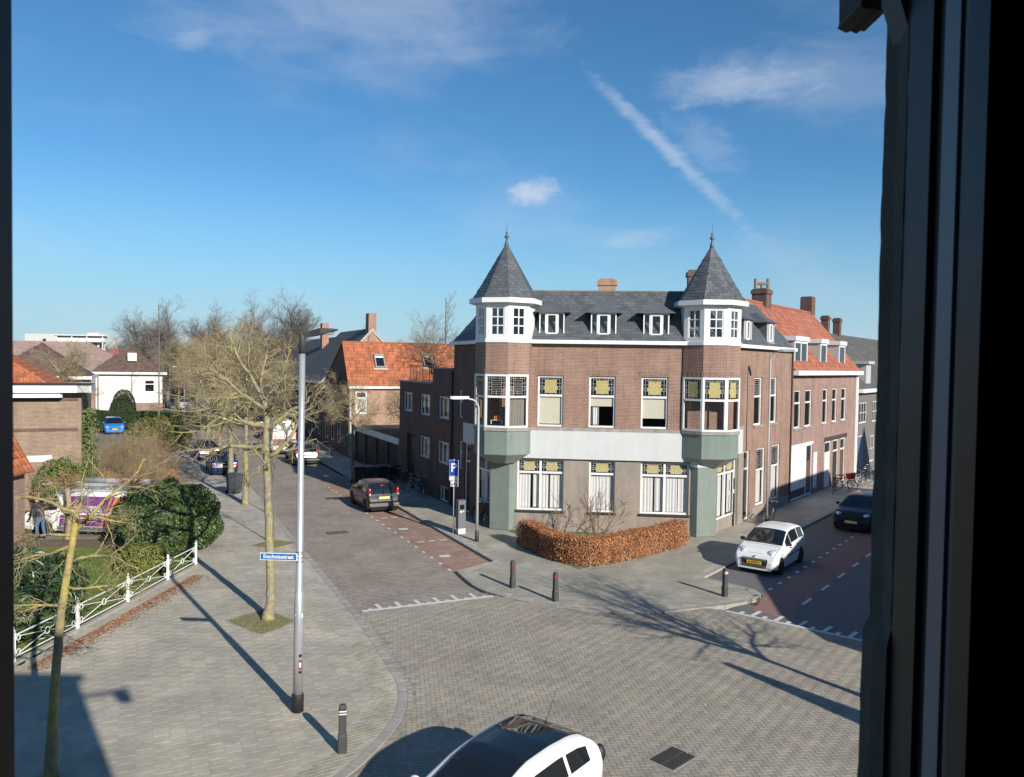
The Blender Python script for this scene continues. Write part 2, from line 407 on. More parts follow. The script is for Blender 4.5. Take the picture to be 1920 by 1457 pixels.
def sheet(name, poly, z, m, kind='structure'):
    b = MB(); b.face([(x, y, z) for x, y in poly])
    return tag(b.build(name, m), kind=kind)
def inside(p, poly):
    x, y = p; c = False; j = len(poly) - 1
    for i in range(len(poly)):
        xi, yi = poly[i]; xj, yj = poly[j]
        if (yi > y) != (yj > y) and x < (xj - xi) * (y - yi) / (yj - yi) + xi: c = not c
        j = i
    return c
def brickmesh(l, w, h, c, m):
    b = MB()
    t = [(-l/2 + c, -w/2 + c, 0), (l/2 - c, -w/2 + c, 0), (l/2 - c, w/2 - c, 0), (-l/2 + c, w/2 - c, 0)]
    o = [(-l/2, -w/2, -h), (l/2, -w/2, -h), (l/2, w/2, -h), (-l/2, w/2, -h)]
    b.v = t + o; b.f = [(0, 1, 2, 3)] + [(k + 4, (k + 1) % 4 + 4, (k + 1) % 4, k) for k in range(4)]; b.m = [0] * 5
    return b
def lay(parent, name, rects, z, l, w, m, n_ind=300, h=.02, c=.004, seed=1, stuffname=None, wob=.0012):
    """rects: (x, y, angle). The n_ind nearest the window are bricks of their own, the rest one joined part."""
    rg = random.Random(seed)
    rects = sorted(rects, key=lambda r: r[0] ** 2 + r[1] ** 2 if r[1] > 13.2 else 1e6)
    b0 = brickmesh(l, w, h, c, m); me = b0.mesh(name, m)
    for x, y, a in rects[:n_ind]:
        T = Matrix.Translation((x, y, z + rg.uniform(-wob, wob))) @ Matrix.Rotation(a, 4, 'Z') @ Matrix.Rotation(rg.uniform(-.003, .003), 4, 'X')
        link(name, me, parent, T)
    rest = rects[n_ind:]
    if not rest: return
    nb = len(rest); R = np.array(rest)
    base = np.array(b0.v)
    ca, sa = np.cos(R[:, 2]), np.sin(R[:, 2])
    X = R[:, 0][:, None] + ca[:, None] * base[None, :, 0] - sa[:, None] * base[None, :, 1]
    Y = R[:, 1][:, None] + sa[:, None] * base[None, :, 0] + ca[:, None] * base[None, :, 1]
    dz = np.array([rg.uniform(-wob, wob) for _ in range(nb)])
    Z = z + base[None, :, 2] + dz[:, None] + 0 * X
    V = np.stack([X, Y, Z], -1).reshape(-1, 3)
    F = (np.array(b0.f)[None] + (np.arange(nb) * 8)[:, None, None]).reshape(-1, 4)
    me = bpy.data.meshes.new(name)
    me.from_pydata(V.tolist(), [], F.tolist()); me.materials.append(m)
    at = me.attributes.new('rnd', 'FLOAT', 'FACE')
    at.data.foreach_set('value', np.repeat([rg.random() for _ in range(nb)], 5).astype(np.float32))
    me.update()
    tag(link(stuffname or name + '_field', me, parent), kind='stuff')
def herring(poly, w, ang, org, far=1e9):
    xs = [p[0] for p in poly]; ys = [p[1] for p in poly]
    ca, sa = math.cos(ang), math.sin(ang)
    rr = max(max(abs(x - org[0]) for x in xs), max(abs(y - org[1]) for y in ys)) * 1.45
    n = int(rr / w) + 2; out = []
    x0, x1, y0, y1 = min(xs), max(xs), min(ys), max(ys)
    for r in range(-n, n):
        k0 = (r % 4)
        for c in range(-n - (-n % 4) + k0 - 4, n, 4):
            for (cx, cy, a) in ((c + 1, r + .5, 0), (c + 3.5, r + 1, math.pi / 2)):
                lx, ly = cx * w, cy * w
                x = org[0] + ca * lx - sa * ly; y = org[1] + sa * lx + ca * ly
                if x0 < x < x1 and y0 < y < y1 and inside((x, y), poly): out.append((x, y, ang + a))
    return out
def bond(poly, l, w, ang, org, off=.5):
    xs = [p[0] for p in poly]; ys = [p[1] for p in poly]
    ca, sa = math.cos(ang), math.sin(ang)
    rr = max(max(abs(x - org[0]) for x in xs), max(abs(y - org[1]) for y in ys)) * 1.45
    out = []
    for r in range(-int(rr / w), int(rr / w)):
        for c in range(-int(rr / l), int(rr / l)):
            lx, ly = (c + off * (r % 2)) * l, r * w
            x = org[0] + ca * lx - sa * ly; y = org[1] + sa * lx + ca * ly
            if inside((x, y), poly): out.append((x, y, ang))
    return out
def resample(pts, step):
    out = []; pts = [Vector((*p[:2], 0)) for p in pts]
    acc = 0; out.append(pts[0])
    for a, b in zip(pts, pts[1:]):
        L = (b - a).length; d = step - acc
        while d <= L: out.append(a + (b - a) * (d / L)); d += step
        acc = (L - (d - step))
    if (out[-1] - pts[-1]).length > step * .3: out.append(pts[-1])
    else: out[-1] = pts[-1]
    return out
def smoothline(pts, it=2):
    p = [Vector((*q[:2], 0)) for q in pts]
    for _ in range(it):
        q = [p[0]]
        for a, b in zip(p, p[1:]): q += [a * .75 + b * .25, a * .25 + b * .75]
        p = q + [p[-1]]
    return [(v.x, v.y) for v in p]
def kerbline(parent, pts, wid, z0, z1, m, seg=1.0, side=1, name='kerb_stone', gap=.006):
    p = resample(pts, seg)
    for a, b in zip(p, p[1:]):
        d = (b - a); L = d.length
        if L < .05: continue
        d.normalize(); nrm = Vector((-d.y, d.x, 0)) * side
        bm = MB(); g = gap
        q = [a + d * g, b - d * g, b - d * g + nrm * wid, a + d * g + nrm * wid]
        c = Vector((*((a + b) / 2)[:2], 0))
        q = [v - c for v in q]
        if side < 0: q = q[::-1]
        ch = .012
        cen = sum(q, Vector()) / 4
        top = [cen + (v - cen) * .97 for v in q]
        n0 = len(bm.v)
        bm.v = [(v.x, v.y, z0) for v in q] + [(v.x, v.y, z1 - ch) for v in q] + [(v.x, v.y, z1) for v in top]
        bm.f = [(8, 9, 10, 11)] + [(k + 4, (k + 1) % 4 + 4, (k + 1) % 4 + 8, k + 8) for k in range(4)] + [(k, (k + 1) % 4, (k + 1) % 4 + 4, k + 4) for k in range(4)]
        bm.m = [0] * len(bm.f)
        bm.build(name, m, parent, Matrix.Translation(c))

ZR = -.10   # road level; pavements lie at 0, the raised crossing at -.02
ground = sheet('ground', [(-900, -200), (900, -200), (900, 1500), (-900, 1500)], -.20, mat('far_ground', (.11, .11, .075), .95, .3, .02))
KL = [(-4.42, 22.85), (-3.5, 20.75), (-2.75, 18.9), (-2.3, 17.8), (-2.12, 16.7), (-2.15, 15.8), (-2.4, 14.7), (-2.8, 13.6), (-3.5, 12.5), (-4.8, 11.3), (-7, 10.2), (-12, 9.2)]
KL = smoothline(KL, 2)
kfar = Vector((-4.42, 22.85, 0)) + D1 * 150
LEFTP = [xy(kfar)] + KL + [(-11.95, 9.2), (-11.1, 27.8), (-13.4, 33.5), (-15.3, 37.0), xy(kfar - Vector((.905, .426, 0)) * 4.2)]
JOINTL = mat('pale_sandy_joint', (.40, .37, .315), .95, .25, 2, world=True, stain=.15)
left_pave = sheet('pavement', LEFTP, -.003, JOINTL)
leftnear = [(-9.5, 33.6)] + KL[:] + [(-11.95, 9.2), (-11.12, 27.8), (-13.2, 33.3)]
ang1 = R_(90 + 25.2)
GR1 = [(-7.85, 21.85), (-7.5, 22.4), (-7.15, 22.8), (-6.6, 22.45), (-6.05, 22.0), (-6.25, 21.3), (-6.6, 20.85), (-7.2, 21.3)]
GR2 = [(-10.2, 30.9), (-9.6, 31.9), (-8.6, 31.5), (-9.2, 30.5)]
# a band of small bricks runs along the curve of the kerb, tiles elsewhere
def near_line(x, y, pts, d):
    for a, b in zip(pts, pts[1:]):
        ax, ay = a; bx, by = b; dx, dy = bx - ax, by - ay; l2 = dx * dx + dy * dy
        if l2 == 0: continue
        t = max(0, min(1, ((x - ax) * dx + (y - ay) * dy) / l2))
        if (x - ax - t * dx) ** 2 + (y - ay - t * dy) ** 2 < d * d: return True
    return False
KLX = [xy(Vector((-4.42, 22.85, 0)) + D1 * 20)] + KL
curve = [p for p in KL if p[1] < 20.3]
rects = [r for r in bond(leftnear, .302, .302, ang1, (-4, 20)) if not near_line(r[0], r[1], KLX, .36) and not (near_line(r[0], r[1], curve, .78) and 10.5 < r[1]) and not inside(r[:2], GR1) and not inside(r[:2], GR2)]
lay(left_pave, 'paving_tile', rects, 0, .2985, .2985, PAVE, 300, seed=3, c=.004, wob=.0012)
rects = [r for r in bond(leftnear, .212, .107, R_(35), (-4, 16)) if near_line(r[0], r[1], curve, .78) and not near_line(r[0], r[1], KLX, .30) and 10.5 < r[1]]
lay(left_pave, 'edge_brick', rects, 0.001, .205, .10, KLINKY, 150, seed=4)
kerbline(left_pave, KLX[::-1], .20, -.15, .005, KERB, .5, side=1, gap=.003)

# ---- the corner pavement in front of the house with turrets
bayfar = Vector((-.59, 29.02, 0)) + D1 * 150
KI1 = [xy(Vector((-.59, 29.02, 0)) + D1 * 24), (-.59, 29.02)]
KI2 = smoothline([(-1.87, 27.59), (-1.55, 26.7), (-1.1, 25.6), (-.41, 24.77), (.5, 24.1), (1.7, 23.5), (2.8, 23.2), (3.88, 23.1), (4.8, 23.3), (5.6, 23.65), (7.0, 24.15), (7.9, 24.7), (8.2, 25.3), (8.05, 25.9), (7.4, 26.6), (6.75, 27.2)], 1)
kr = Vector((6.75, 27.2, 0))
ISL = [xy(bayfar), (-.59, 29.02)] + KI2 + [xy(kr + D2 * 90), xy(R0 + D2 * 90), xy(R0), xy(L0), xy(L0 + D1 * 150)]
isl = sheet('corner_pavement', ISL, -.003, JOINTL)
HEDGE = [(.42, 33.4), (.62, 31.9), (1.35, 30.2), (2.5, 28.3), (4.3, 29.6), (6.0, 31.1), (7.05, 32.3), (7.3, 33.2)]
ISLN = [xy(Vector((-.59, 29.02, 0)) + D1 * 12), (-.59, 29.02)] + KI2 + [xy(kr + D2 * 12), xy(R0 + D2 * 12), xy(R0), xy(L0), xy(L0 + D1 * 12)]
GARD = [xy(L0 + EU * .3), (.45, 33.2)] + [(x, y - .25) for x, y in HEDGE[1:-1]] + [(7.6, 33.2), xy(R0 - EU * .6)]
KIX = [xy(Vector((-.59, 29.02, 0)) + D1 * 14), (-.59, 29.02)] + KI2 + [xy(kr + D2 * 14)]
rects = [r for r in bond(ISLN, .302, .302, R_(-5.5), (3.9, 28)) if not near_line(r[0], r[1], KIX, .33) and not inside(r[:2], GARD)]
lay(isl, 'paving_tile', rects, 0, .2985, .2985, PAVEI, 300, seed=5, c=.004)
kerbline(isl, KI1, .18, -.2, .005, KERB, 1.0, side=1)
kerbline(isl, KI2, .22, -.2, .005, KERB, .9, side=1)
kerbline(isl, [xy(kr), xy(kr + D2 * 40)], .18, -.2, .005, KERB, 1.0, side=1)
gsoil = sheet('garden_bed', GARD, .012, mat('mossy_garden_soil', (.17, .165, .10), .95, .25, 2, .5, 20))

# ---- the raised crossing: herringbone clinkers
CROSS = KL[:1] + [(-.45, 24.75)] + [p for p in KI2 if p[0] > -.5 and p[0] < 6.6] + [(6.5, 23.62), (9.7, 21.0), (14, 17.5), (14, 9)] + [p for p in reversed(KL[1:]) if p[1] > 9.6]
cross_base = sheet('crossing', CROSS, -.0245, JOINT)
vis = [(-5.5, 25.5), (9.8, 25), (9.8, 20.8), (7.9, 16.2), (6.6, 12.6), (-6, 12.6)]
MANH = [(2.62, 14.52), (3.2, 15.06), (3.6, 14.63), (2.99, 14.03)]
rects = [r for r in herring(CROSS, .106, R_(8), (2, 16)) if inside(r[:2], vis) and not near_line(r[0], r[1], KL, .16) and not inside(r[:2], MANH)]
lay(cross_base, 'clinker', rects, -.02, .206, .100, KLINK, 300, seed=6, h=.012, c=.003, wob=.001)
# gutter course along the left kerb
p = resample(KL, .212)
rects = []
for a, b in zip(p, p[1:]):
    d = (b - a).normalized(); nrm = Vector((-d.y, d.x, 0)); c = (a + b) / 2 + nrm * .06
    if c.y > 10.5: rects.append((c.x, c.y, math.atan2(d.y, d.x)))
lay(cross_base, 'gutter_brick', rects, -.018, .203, .105, KLINK, 60, seed=7, h=.012, c=.003)

# ---- the long street: brown clinkers, parking bay in red-brown ones
e0, e1 = Vector((-4.42, 22.85, 0)), Vector((-.45, 24.75, 0))
dotA, dotB = Vector((-2.0, 27.75, 0)), Vector((-2.0, 27.75, 0)) + D1 * 150
STREET = [xy(e0), xy(e1)] + [p for p in reversed(KI2) if p[0] < -.45] + [(-.59, 29.02), xy(bayfar), xy(kfar)]
street = sheet('street', STREET, ZR - .0045, JOINT)
STRN = [xy(e0), xy(e1)] + [p for p in reversed(KI2) if p[0] < -.45] + [xy(dotA), xy(dotA + D1 * 26), xy(e0 + D1 * 30)]
rects = herring(STRN, .106, R_(90 + 25.2 - 45 + 37), (-4, 28))
rects = [r for r in rects if not near_line(r[0], r[1], KLX, .02)]
lay(street, 'clinker', rects, ZR, .206, .100, KLINK2, 300, seed=8, h=.012, c=.003, wob=.001)
BAY = [xy(dotA), (-.59, 29.02), xy(Vector((-.59, 29.02, 0)) + D1 * 24), xy(dotA + D1 * 25)]
rects = bond(BAY, .212, .107, R_(90 + 25.2 + 90), (-2, 30))
lay(street, 'bay_brick', rects, ZR + .002, .206, .100, KLINKR, 120, seed=9, h=.012, c=.003)
far_road = sheet('far_street', [xy(e0 + D1 * 29), xy(dotA + D1 * 25), xy(bayfar), xy(kfar)], ZR - .004, mat('far_clinker', (.27, .235, .205), .9, .12, .5))
# white dots beside the parking bay, bay ticks, number plates in the bay
def bx_on(parent, name, c, l, w, ang, z, m, h=.004):
    b = MB(); b.box(-l / 2, l / 2, -w / 2, w / 2, 0, h)
    return b.build(name, m, parent, Matrix.Translation((c[0], c[1], z)) @ Matrix.Rotation(ang, 4, 'Z'))
for k in range(22):
    c = dotA + D1 * (.35 + k * .95)
    bx_on(street, 'bay_dot', c, .2, .11, R_(90 + 25.2), ZR + .006, RPAINT)
for t in (4.9, 10.3):
    for j in range(3):
        c = dotA + D1 * t + Vector((.905, .426, 0)) * (.45 + j * .5); bx_on(street, 'bay_tick', c, .3, .1, R_(25.2), ZR + .006, RPAINT)
for t in (2.3, 7.6):
    c = dotA + D1 * t + Vector((.905, .426, 0)) * .55; bx_on(street, 'bay_plate', c, .42, .3, R_(25.2), ZR + .006, RPAINT)

# ---- the right-hand street: asphalt, red cycle lane
m0, m1 = Vector((6.5, 23.6, 0)), Vector((9.57, 21.1, 0))
def rs(off, t): return R0 + N2 * off + D2 * t
def offt(off, t): return xy(rs(off, t))
RST = [xy(m0), xy(m1), (13.5, 18.0)] + [offt(12.2, -4), offt(12.2, 90), offt(2.66, 90), offt(2.66, -6.2), (7.4, 26.6), (8.05, 25.9), (8.2, 25.3), (7.9, 24.7), (7.0, 24.15)]
rst = sheet('side_street', RST, ZR + .03, ASPH)
red = MB(); red.face([(x, y, ZR + .036) for x, y in [(7.35, 23.75), (8.35, 22.75), offt(6.25, -7.6), offt(6.25, 80), offt(4.98, 80), offt(4.98, -6.7)]])
red.build('cycle_lane', REDA, rst)
for k in range(14):
    c = rs(6.28, -6.6 + k * 2.0); bx_on(rst, 'lane_dash', c, .85, .1, R_(90 - 37.1), ZR + .04, RPAINT)
for k in range(34):
    c = rs(4.9, -6.0 + k * .95); bx_on(rst, 'lane_dot', c, .28, .11, R_(90 - 37.1), ZR + .04, RPAINT)
fp = sheet('far_side_pavement', [offt(12.2, -4), offt(14.6, -4), offt(14.6, 90), offt(12.2, 90)], -.01, PAVEI)
# block markings: a white line with long and short teeth
def teeth(parent, a, b, z, zt, long=.72, short=.34, dirv=None, flip=1, n=13):
    d = (b - a); L = d.length; d.normalize(); ang = math.atan2(d.y, d.x)
    bx_on(parent, 'marking_line', (a + b) / 2, L, .13, ang, z, RPAINT)
    for k in range(n):
        ln = long if k % 2 else short
        c = a + d * (.35 + k * (L - .5) / (n - 1)) + dirv * (ln / 2 + .05)
        bx_on(parent, 'marking_tooth', c, ln, .12, math.atan2(dirv.y, dirv.x), zt, RPAINT)
teeth(cross_base, Vector((-4.3, 22.95, 0)), Vector((-.5, 24.68, 0)), -.017, ZR + .006, dirv=bearing(-28), n=13)
teeth(cross_base, Vector((6.55, 23.52, 0)), Vector((10.2, 20.6, 0)), -.017, ZR + .042, dirv=bearing(42), n=13)
for a, b, pz in (((-28.4, 71.8), (-18.2, 71.6), ZR + .004),):
    a, b = Vector((*a, 0)), Vector((*b, 0)); bx_on(street, 'marking_line', (a + b) / 2, (b - a).length, .25, 0, pz, RPAINT)
# sheets beyond: gardens left of the pavement
lawn = sheet('lawn', [(-26, 17), (-11.7, 17), (-11.22, 25.5), (-11.6, 29.5), (-15.5, 30.4), (-26, 29.5)], -.01, LAWN)
bed = sheet('garden_bed', [(-32, 29.0), (-26, 29.5), (-15.5, 30.4), (-11.4, 29.3), (-11.12, 27.8), (-13.4, 33.5), (-15.3, 37), (-24, 56), (-48, 58)], -.03, SOIL)
drive = sheet('driveway', [(-32, 30.3), (-15.2, 31.6), (-15.4, 34.6), (-32, 34)], -.005, mat('drive_paving', (.23, .19, .15), .9, .2, 2, .3))
sidel = sheet('side_road', [(-24, 56.4), (-60, 60), (-60, 80), (-31, 75)], ZR + .01, mat('side_road_paving', (.20, .18, .16), .9, .15, 1))

# ================================================================== building kit
def wall(parent, name, F, u0, u1, z0, z1, ops, m, depth=.14, revm=None):
    """wall front at local y=0 (y points inward), with real openings and reveals. ops: (u0,u1,z0,z1)"""
    us = sorted({u0, u1} | {o[0] for o in ops} | {o[1] for o in ops}); zs = sorted({z0, z1} | {o[2] for o in ops} | {o[3] for o in ops})
    us = [u for u in us if u0 <= u <= u1]; zs = [z for z in zs if z0 <= z <= z1]
    b = MB()
    for a, c in zip(us, us[1:]):
        for d, e in zip(zs, zs[1:]):
            mu, mz = (a + c) / 2, (d + e) / 2
            if any(o[0] < mu < o[1] and o[2] < mz < o[3] for o in ops): continue
            b.face([(a, 0, d), (c, 0, d), (c, 0, e), (a, 0, e)])
    for a, c, d, e in ops:
        b.face([(a, 0, d), (a, 0, e), (a, depth, e), (a, depth, d)]); b.face([(c, 0, d), (c, depth, d), (c, depth, e), (c, 0, e)])
        b.face([(a, 0, e), (c, 0, e), (c, depth, e), (a, depth, e)]); b.face([(a, 0, d), (a, depth, d), (c, depth, d), (c, 0, d)])
    return b.build(name, m, parent, F)
def bars(b, u0, u1, z0, z1, t, y0, y1):
    b.box(u0, u0 + t, y0, y1, z0, z1); b.box(u1 - t, u1, y0, y1, z0, z1)
    b.box(u0 + t, u1 - t, y0, y1, z1 - t, z1); b.box(u0 + t, u1 - t, y0, y1, z0, z0 + t)
def pane(parent, F, u0, u1, z0, z1, y, m=None, name='pane'):
    b = MB(); b.face([(u0, y, z0), (u1, y, z0), (u1, y, z1), (u0, y, z1)]); return b.build(name, m or GLASS, parent, F)
def curtain(parent, F, u0, u1, z0, z1, y, m, amp=.025, wl_=.11, name='curtain', seed=0, part=None):
    rg = random.Random(seed); b = MB(); rows = []
    n = max(6, int((u1 - u0) / .02)); ph = [rg.uniform(0, 6.28) for _ in range(3)]
    for zi in range(4):
        z = z0 + (z1 - z0) * zi / 3; row = []
        for k in range(n + 1):
            u = u0 + (u1 - u0) * k / n
            a = amp * (1.25 - .35 * zi / 3)
            row.append((u, y + a * math.sin(u * 6.283 / wl_ + ph[0] + .4 * math.sin(u * 9 + ph[1])) + .4 * a * math.sin(u * 31 + ph[2]), z))
        rows.append(row)
    b.grid(rows); return b.build(name, m, parent, F, True)
def leaded(parent, F, u0, u1, z0, z1, y, yellow=True):
    """small-paned top light: lead lines and a yellow middle field"""
    pane(parent, F, u0, u1, z0, z1, y + .006, DGLASS if yellow else GLASS, 'leaded_pane')
    w, h = u1 - u0, z1 - z0; t = .009
    if yellow:
        b = MB(); b.box(u0 + w * .24, u1 - w * .24, y + .001, y + .005, z0 + h * .08, z1 - h * .14); b.box(u0 + w * .17, u1 - w * .17, y + .002, y + .005, z0 + h * .31, z0 + h * .47)
        b.build('yellow_glass', YELLOW, parent, F)
    b = MB()
    def vb(f, a, c): b.box(u0 + w * f - t / 2, u0 + w * f + t / 2, y - .006, y, z0 + h * a, z0 + h * c)
    def hb(f, a, c): b.box(u0 + w * a, u0 + w * c, y - .007, y, z0 + h * f - t / 2, z0 + h * f + t / 2)
    for f in (.1, .24, .76, .9): vb(f, .02, .98)
    for f, a, c in ((.9, .1, .9), (.78, .24, .76), (.66, .02, .98), (.57, .24, .76), (.48, .06, .94), (.39, .24, .76), (.3, .06, .94), (.21, .24, .76), (.12, .24, .76)): hb(f, a, c)
    vb(.5, .02, .3); vb(.36, .86, .98); vb(.64, .86, .98)
    vb(.04, .3, .5); vb(.96, .3, .5)
    b.build('lead_lines', LEADCAME, parent, F)
def sashwin(parent, F, u0, u1, z0, z1, split=.62, top='leaded', low=None, y=.07, fr=.075, mull=0, yellow=True, sill=None, seed=0, m=None, glass=None):
    """window with a lower sash and a top light; local y points into the house"""
    m = m or WHITE; b = MB()
    bars(b, u0, u1, z0, z1, fr, y, y + .07)
    zt = z0 + (z1 - z0) * split
    b.box(u0 + fr, u1 - fr, y - .006, y + .06, zt - .045, zt + .045)
    cols = [u0 + fr]
    for k in range(mull):
        uc = u0 + (u1 - u0) * (k + 1) / (mull + 1); b.box(uc - .05, uc + .05, y - .003, y + .065, z0 + fr, z1 - fr); cols += [uc - .05, uc + .05]
    cols.append(u1 - fr)
    w = b.build('window', m, parent, F)
    for k in range(0, len(cols), 2):
        a, c = cols[k], cols[k + 1]
        if top == 'leaded': leaded(w, F, a, c, zt + .045, z1 - fr, y + .03, yellow)
        else: pane(w, F, a, c, zt + .045, z1 - fr, y + .035, glass)
        pane(w, F, a, c, z0 + fr, zt - .045, y + .035, glass)
        if low == 'net':
            g0 = random.Random(seed * 7 + k).uniform(.35, .65) * (c - a) + a; gw = random.Random(seed * 5 + k).choice((0, .03, .07, .12))
            curtain(w, F, a, g0 - gw / 2, z0 + fr, zt, y + .14, CURT, .013, .13, seed=seed + k); curtain(w, F, g0 + gw / 2, c, z0 + fr + gw * .3, zt, y + .14, CURT, .011, .17, seed=seed + k + 50)
        elif low == 'grey': curtain(w, F, a, c, z0 + fr, zt, y + .14, CURTD, .02, .13, seed=seed + k)
        elif isinstance(low, float):
            bb = MB(); zz = zt - (zt - z0 - fr) * low; bb.box(a, c, y + .09, y + .1, zz, zt); bb.build('roller_blind', BLIND, w, F)
    if sill:
        s = MB(); s.box(u0 - .06, u1 + .06, -.07, y, z0 - .09, z0 - .004); s.build('sill', sill, w, F)
    return w
def gridwin(parent, F, u0, u1, z0, z1, nx, nz, y=.05, fr=.07, bar=.035, m=None, glass=None):
    b = MB(); bars(b, u0, u1, z0, z1, fr, y, y + .06)
    for k in range(1, nx):
        u = u0 + fr + (u1 - u0 - 2 * fr) * k / nx; b.box(u - bar / 2, u + bar / 2, y + .002, y + .055, z0 + fr, z1 - fr)
    for k in range(1, nz):
        z = z0 + fr + (z1 - z0 - 2 * fr) * k / nz; b.box(u0 + fr, u1 - fr, y + .004, y + .053, z - bar / 2, z + bar / 2)
    w = b.build('window', m or WHITE, parent, F)
    for i in range(nx):
        for j in range(nz):
            a, c = u0 + fr + (u1 - u0 - 2 * fr) * i / nx, u0 + fr + (u1 - u0 - 2 * fr) * (i + 1) / nx
            d, e = z0 + fr + (z1 - z0 - 2 * fr) * j / nz, z0 + fr + (z1 - z0 - 2 * fr) * (j + 1) / nz
            pane(w, F, a + bar / 2, c - bar / 2, d + bar / 2, e - bar / 2, y + .03, glass)
    return w
def soldier(parent, F, u0, u1, z, m, h=.21):
    b = MB(); n = max(2, int((u1 - u0) / .072)); s = (u1 - u0) / n
    for k in range(n): b.box(u0 + k * s + .006, u0 + (k + 1) * s - .006, -.012 + .004 * ((k * 7) % 3 - 1), .02, z, z + h)
    tag(b.build('soldier_course', m, parent, F), kind='stuff')
def plane_frame(o, ax, up):
    """local x along ax, y up the slope, z out of the roof"""
    ax = Vector(ax).normalized(); up = Vector(up); up = (up - ax * up.dot(ax)).normalized(); n = ax.cross(up)
    return Matrix(((ax.x, up.x, n.x, o[0]), (ax.y, up.y, n.y, o[1]), (ax.z, up.z, n.z, o[2]), (0, 0, 0, 1)))
def tiles(parent, name, P3, w, h, m, n_ind=0, kind='slate', seed=0, wob=.004):
    """cover a planar roof polygon (3D points, first edge = eave, seen counter-clockwise from outside) with slates or pantiles"""
    rg = random.Random(seed)
    P3 = [Vector(p) for p in P3]
    T = plane_frame(P3[0], P3[1] - P3[0], P3[-1] - P3[0]); Ti = T.inverted()
    poly = [(Ti @ p)[:2] for p in P3]
    base = MB(); base.face(P3); ro = base.build(name, m, parent)
    xs = [p[0] for p in poly]; ys = [p[1] for p in poly]
    r = 0; y = 0.02; items = []
    while y < max(ys) - h * .4:
        off = (w / 2 if r % 2 and kind == 'slate' else 0); x = min(xs) + off + w * .5
        while x < max(xs):
            if inside((x, y + h * .5), poly) and inside((x - w * .42, y + h * .3), poly) and inside((x + w * .42, y + h * .3), poly): items.append((x, y))
            x += w
        y += h; r += 1
    def unit(sx):
        b = MB()
        if kind == 'slate':
            ww = w * .485; hh = h * 1.12; t0, t1 = .016, .004
            b.v = [(-ww, 0, t0), (ww, 0, t0), (ww, hh, t1), (-ww, hh, t1), (-ww, 0, 0), (ww, 0, 0)]
            b.f = [(0, 1, 2, 3), (4, 5, 1, 0)]; b.m = [0, 0]
        else:
            prof = [(-.5, .012), (-.28, .004), (-.05, .012), (.15, .05), (.35, .055), (.5, .02)]
            hh = h * 1.06
            for yy, dz in ((0, .022), (hh, .0)): b.v += [(px * w, yy, pz * w / .25 + dz) for px, pz in prof]
            b.v += [(px * w, 0, 0) for px, pz in prof]
            n = len(prof)
            for k in range(n - 1):
                b.f.append((k, k + 1, n + k + 1, n + k)); b.f.append((2 * n + k, 2 * n + k + 1, k + 1, k))
            b.m = [0] * len(b.f)
        return b
    u = unit(1)
    items.sort(key=lambda q: (T @ Vector((q[0], q[1], 0))).length)
    if n_ind:
        me = u.mesh(kind, m)
        for x, y in items[:n_ind]:
            link(kind, me, ro, T @ Matrix.Translation((x, y, rg.uniform(0, wob))) @ Matrix.Rotation(rg.uniform(-.012, .012), 4, 'Z'))
    rest = items[n_ind:]
    if rest:
        k = len(rest); bv = np.array(u.v); V = np.repeat(bv[None], k, 0)
        off = np.array([(x, y, rg.uniform(0, wob)) for x, y in rest]); V = V + off[:, None, :]
        V[:, :, 0] += (bv[None, :, 1] * np.array([rg.uniform(-.012, .012) for _ in rest])[:, None])
        V = V.reshape(-1, 3); nv = len(u.v)
        F = [tuple(i + j * nv for i in f) for j in range(k) for f in u.f]
        me = bpy.data.meshes.new(name); me.from_pydata(V.tolist(), [], F); me.materials.append(m)
        at = me.attributes.new('rnd', 'FLOAT', 'FACE'); at.data.foreach_set('value', np.repeat([rg.random() for _ in rest], len(u.f)).astype(np.float32))
        if kind != 'slate': me.polygons.foreach_set('use_smooth', [True] * len(me.polygons))
        me.update()
        tag(link(kind + '_field', me, ro, T), kind='stuff')
    return ro
def chimney(parent, c, az, w, d, z0, z1, m, cap=True, pots=0):
    F = frame((c[0], c[1], 0), az); b = MB(); b.box(-w / 2, w / 2, -d / 2, d / 2, z0, z1)
    if cap: b.box(-w / 2 - .06, w / 2 + .06, -d / 2 - .06, d / 2 + .06, z1 - .28, z1 - .06)
    b.box(-w / 2 + .05, w / 2 - .05, -d / 2 + .05, d / 2 - .05, z1 + .001, z1 + .05)
    o = b.build('chimney', m, parent, F)
    for k in range(pots):
        p = MB(); x = (k - (pots - 1) / 2) * .3; p.lathe([(.09, z1 + .04), (.1, z1 + .3), (.12, z1 + .32), (.12, z1 + .38)], 10, Matrix.Translation((x, 0, 0))); p.build('chimney_pot', LEAD, o, F)
    return o
def isect(p, d, q, e):
    det = d.x * (-e.y) - (-e.x) * d.y
    t = ((q.x - p.x) * (-e.y) - (-e.x) * (q.y - p.y)) / det
    return p + d * t
def at(v, z): return Vector((v.x, v.y, z))

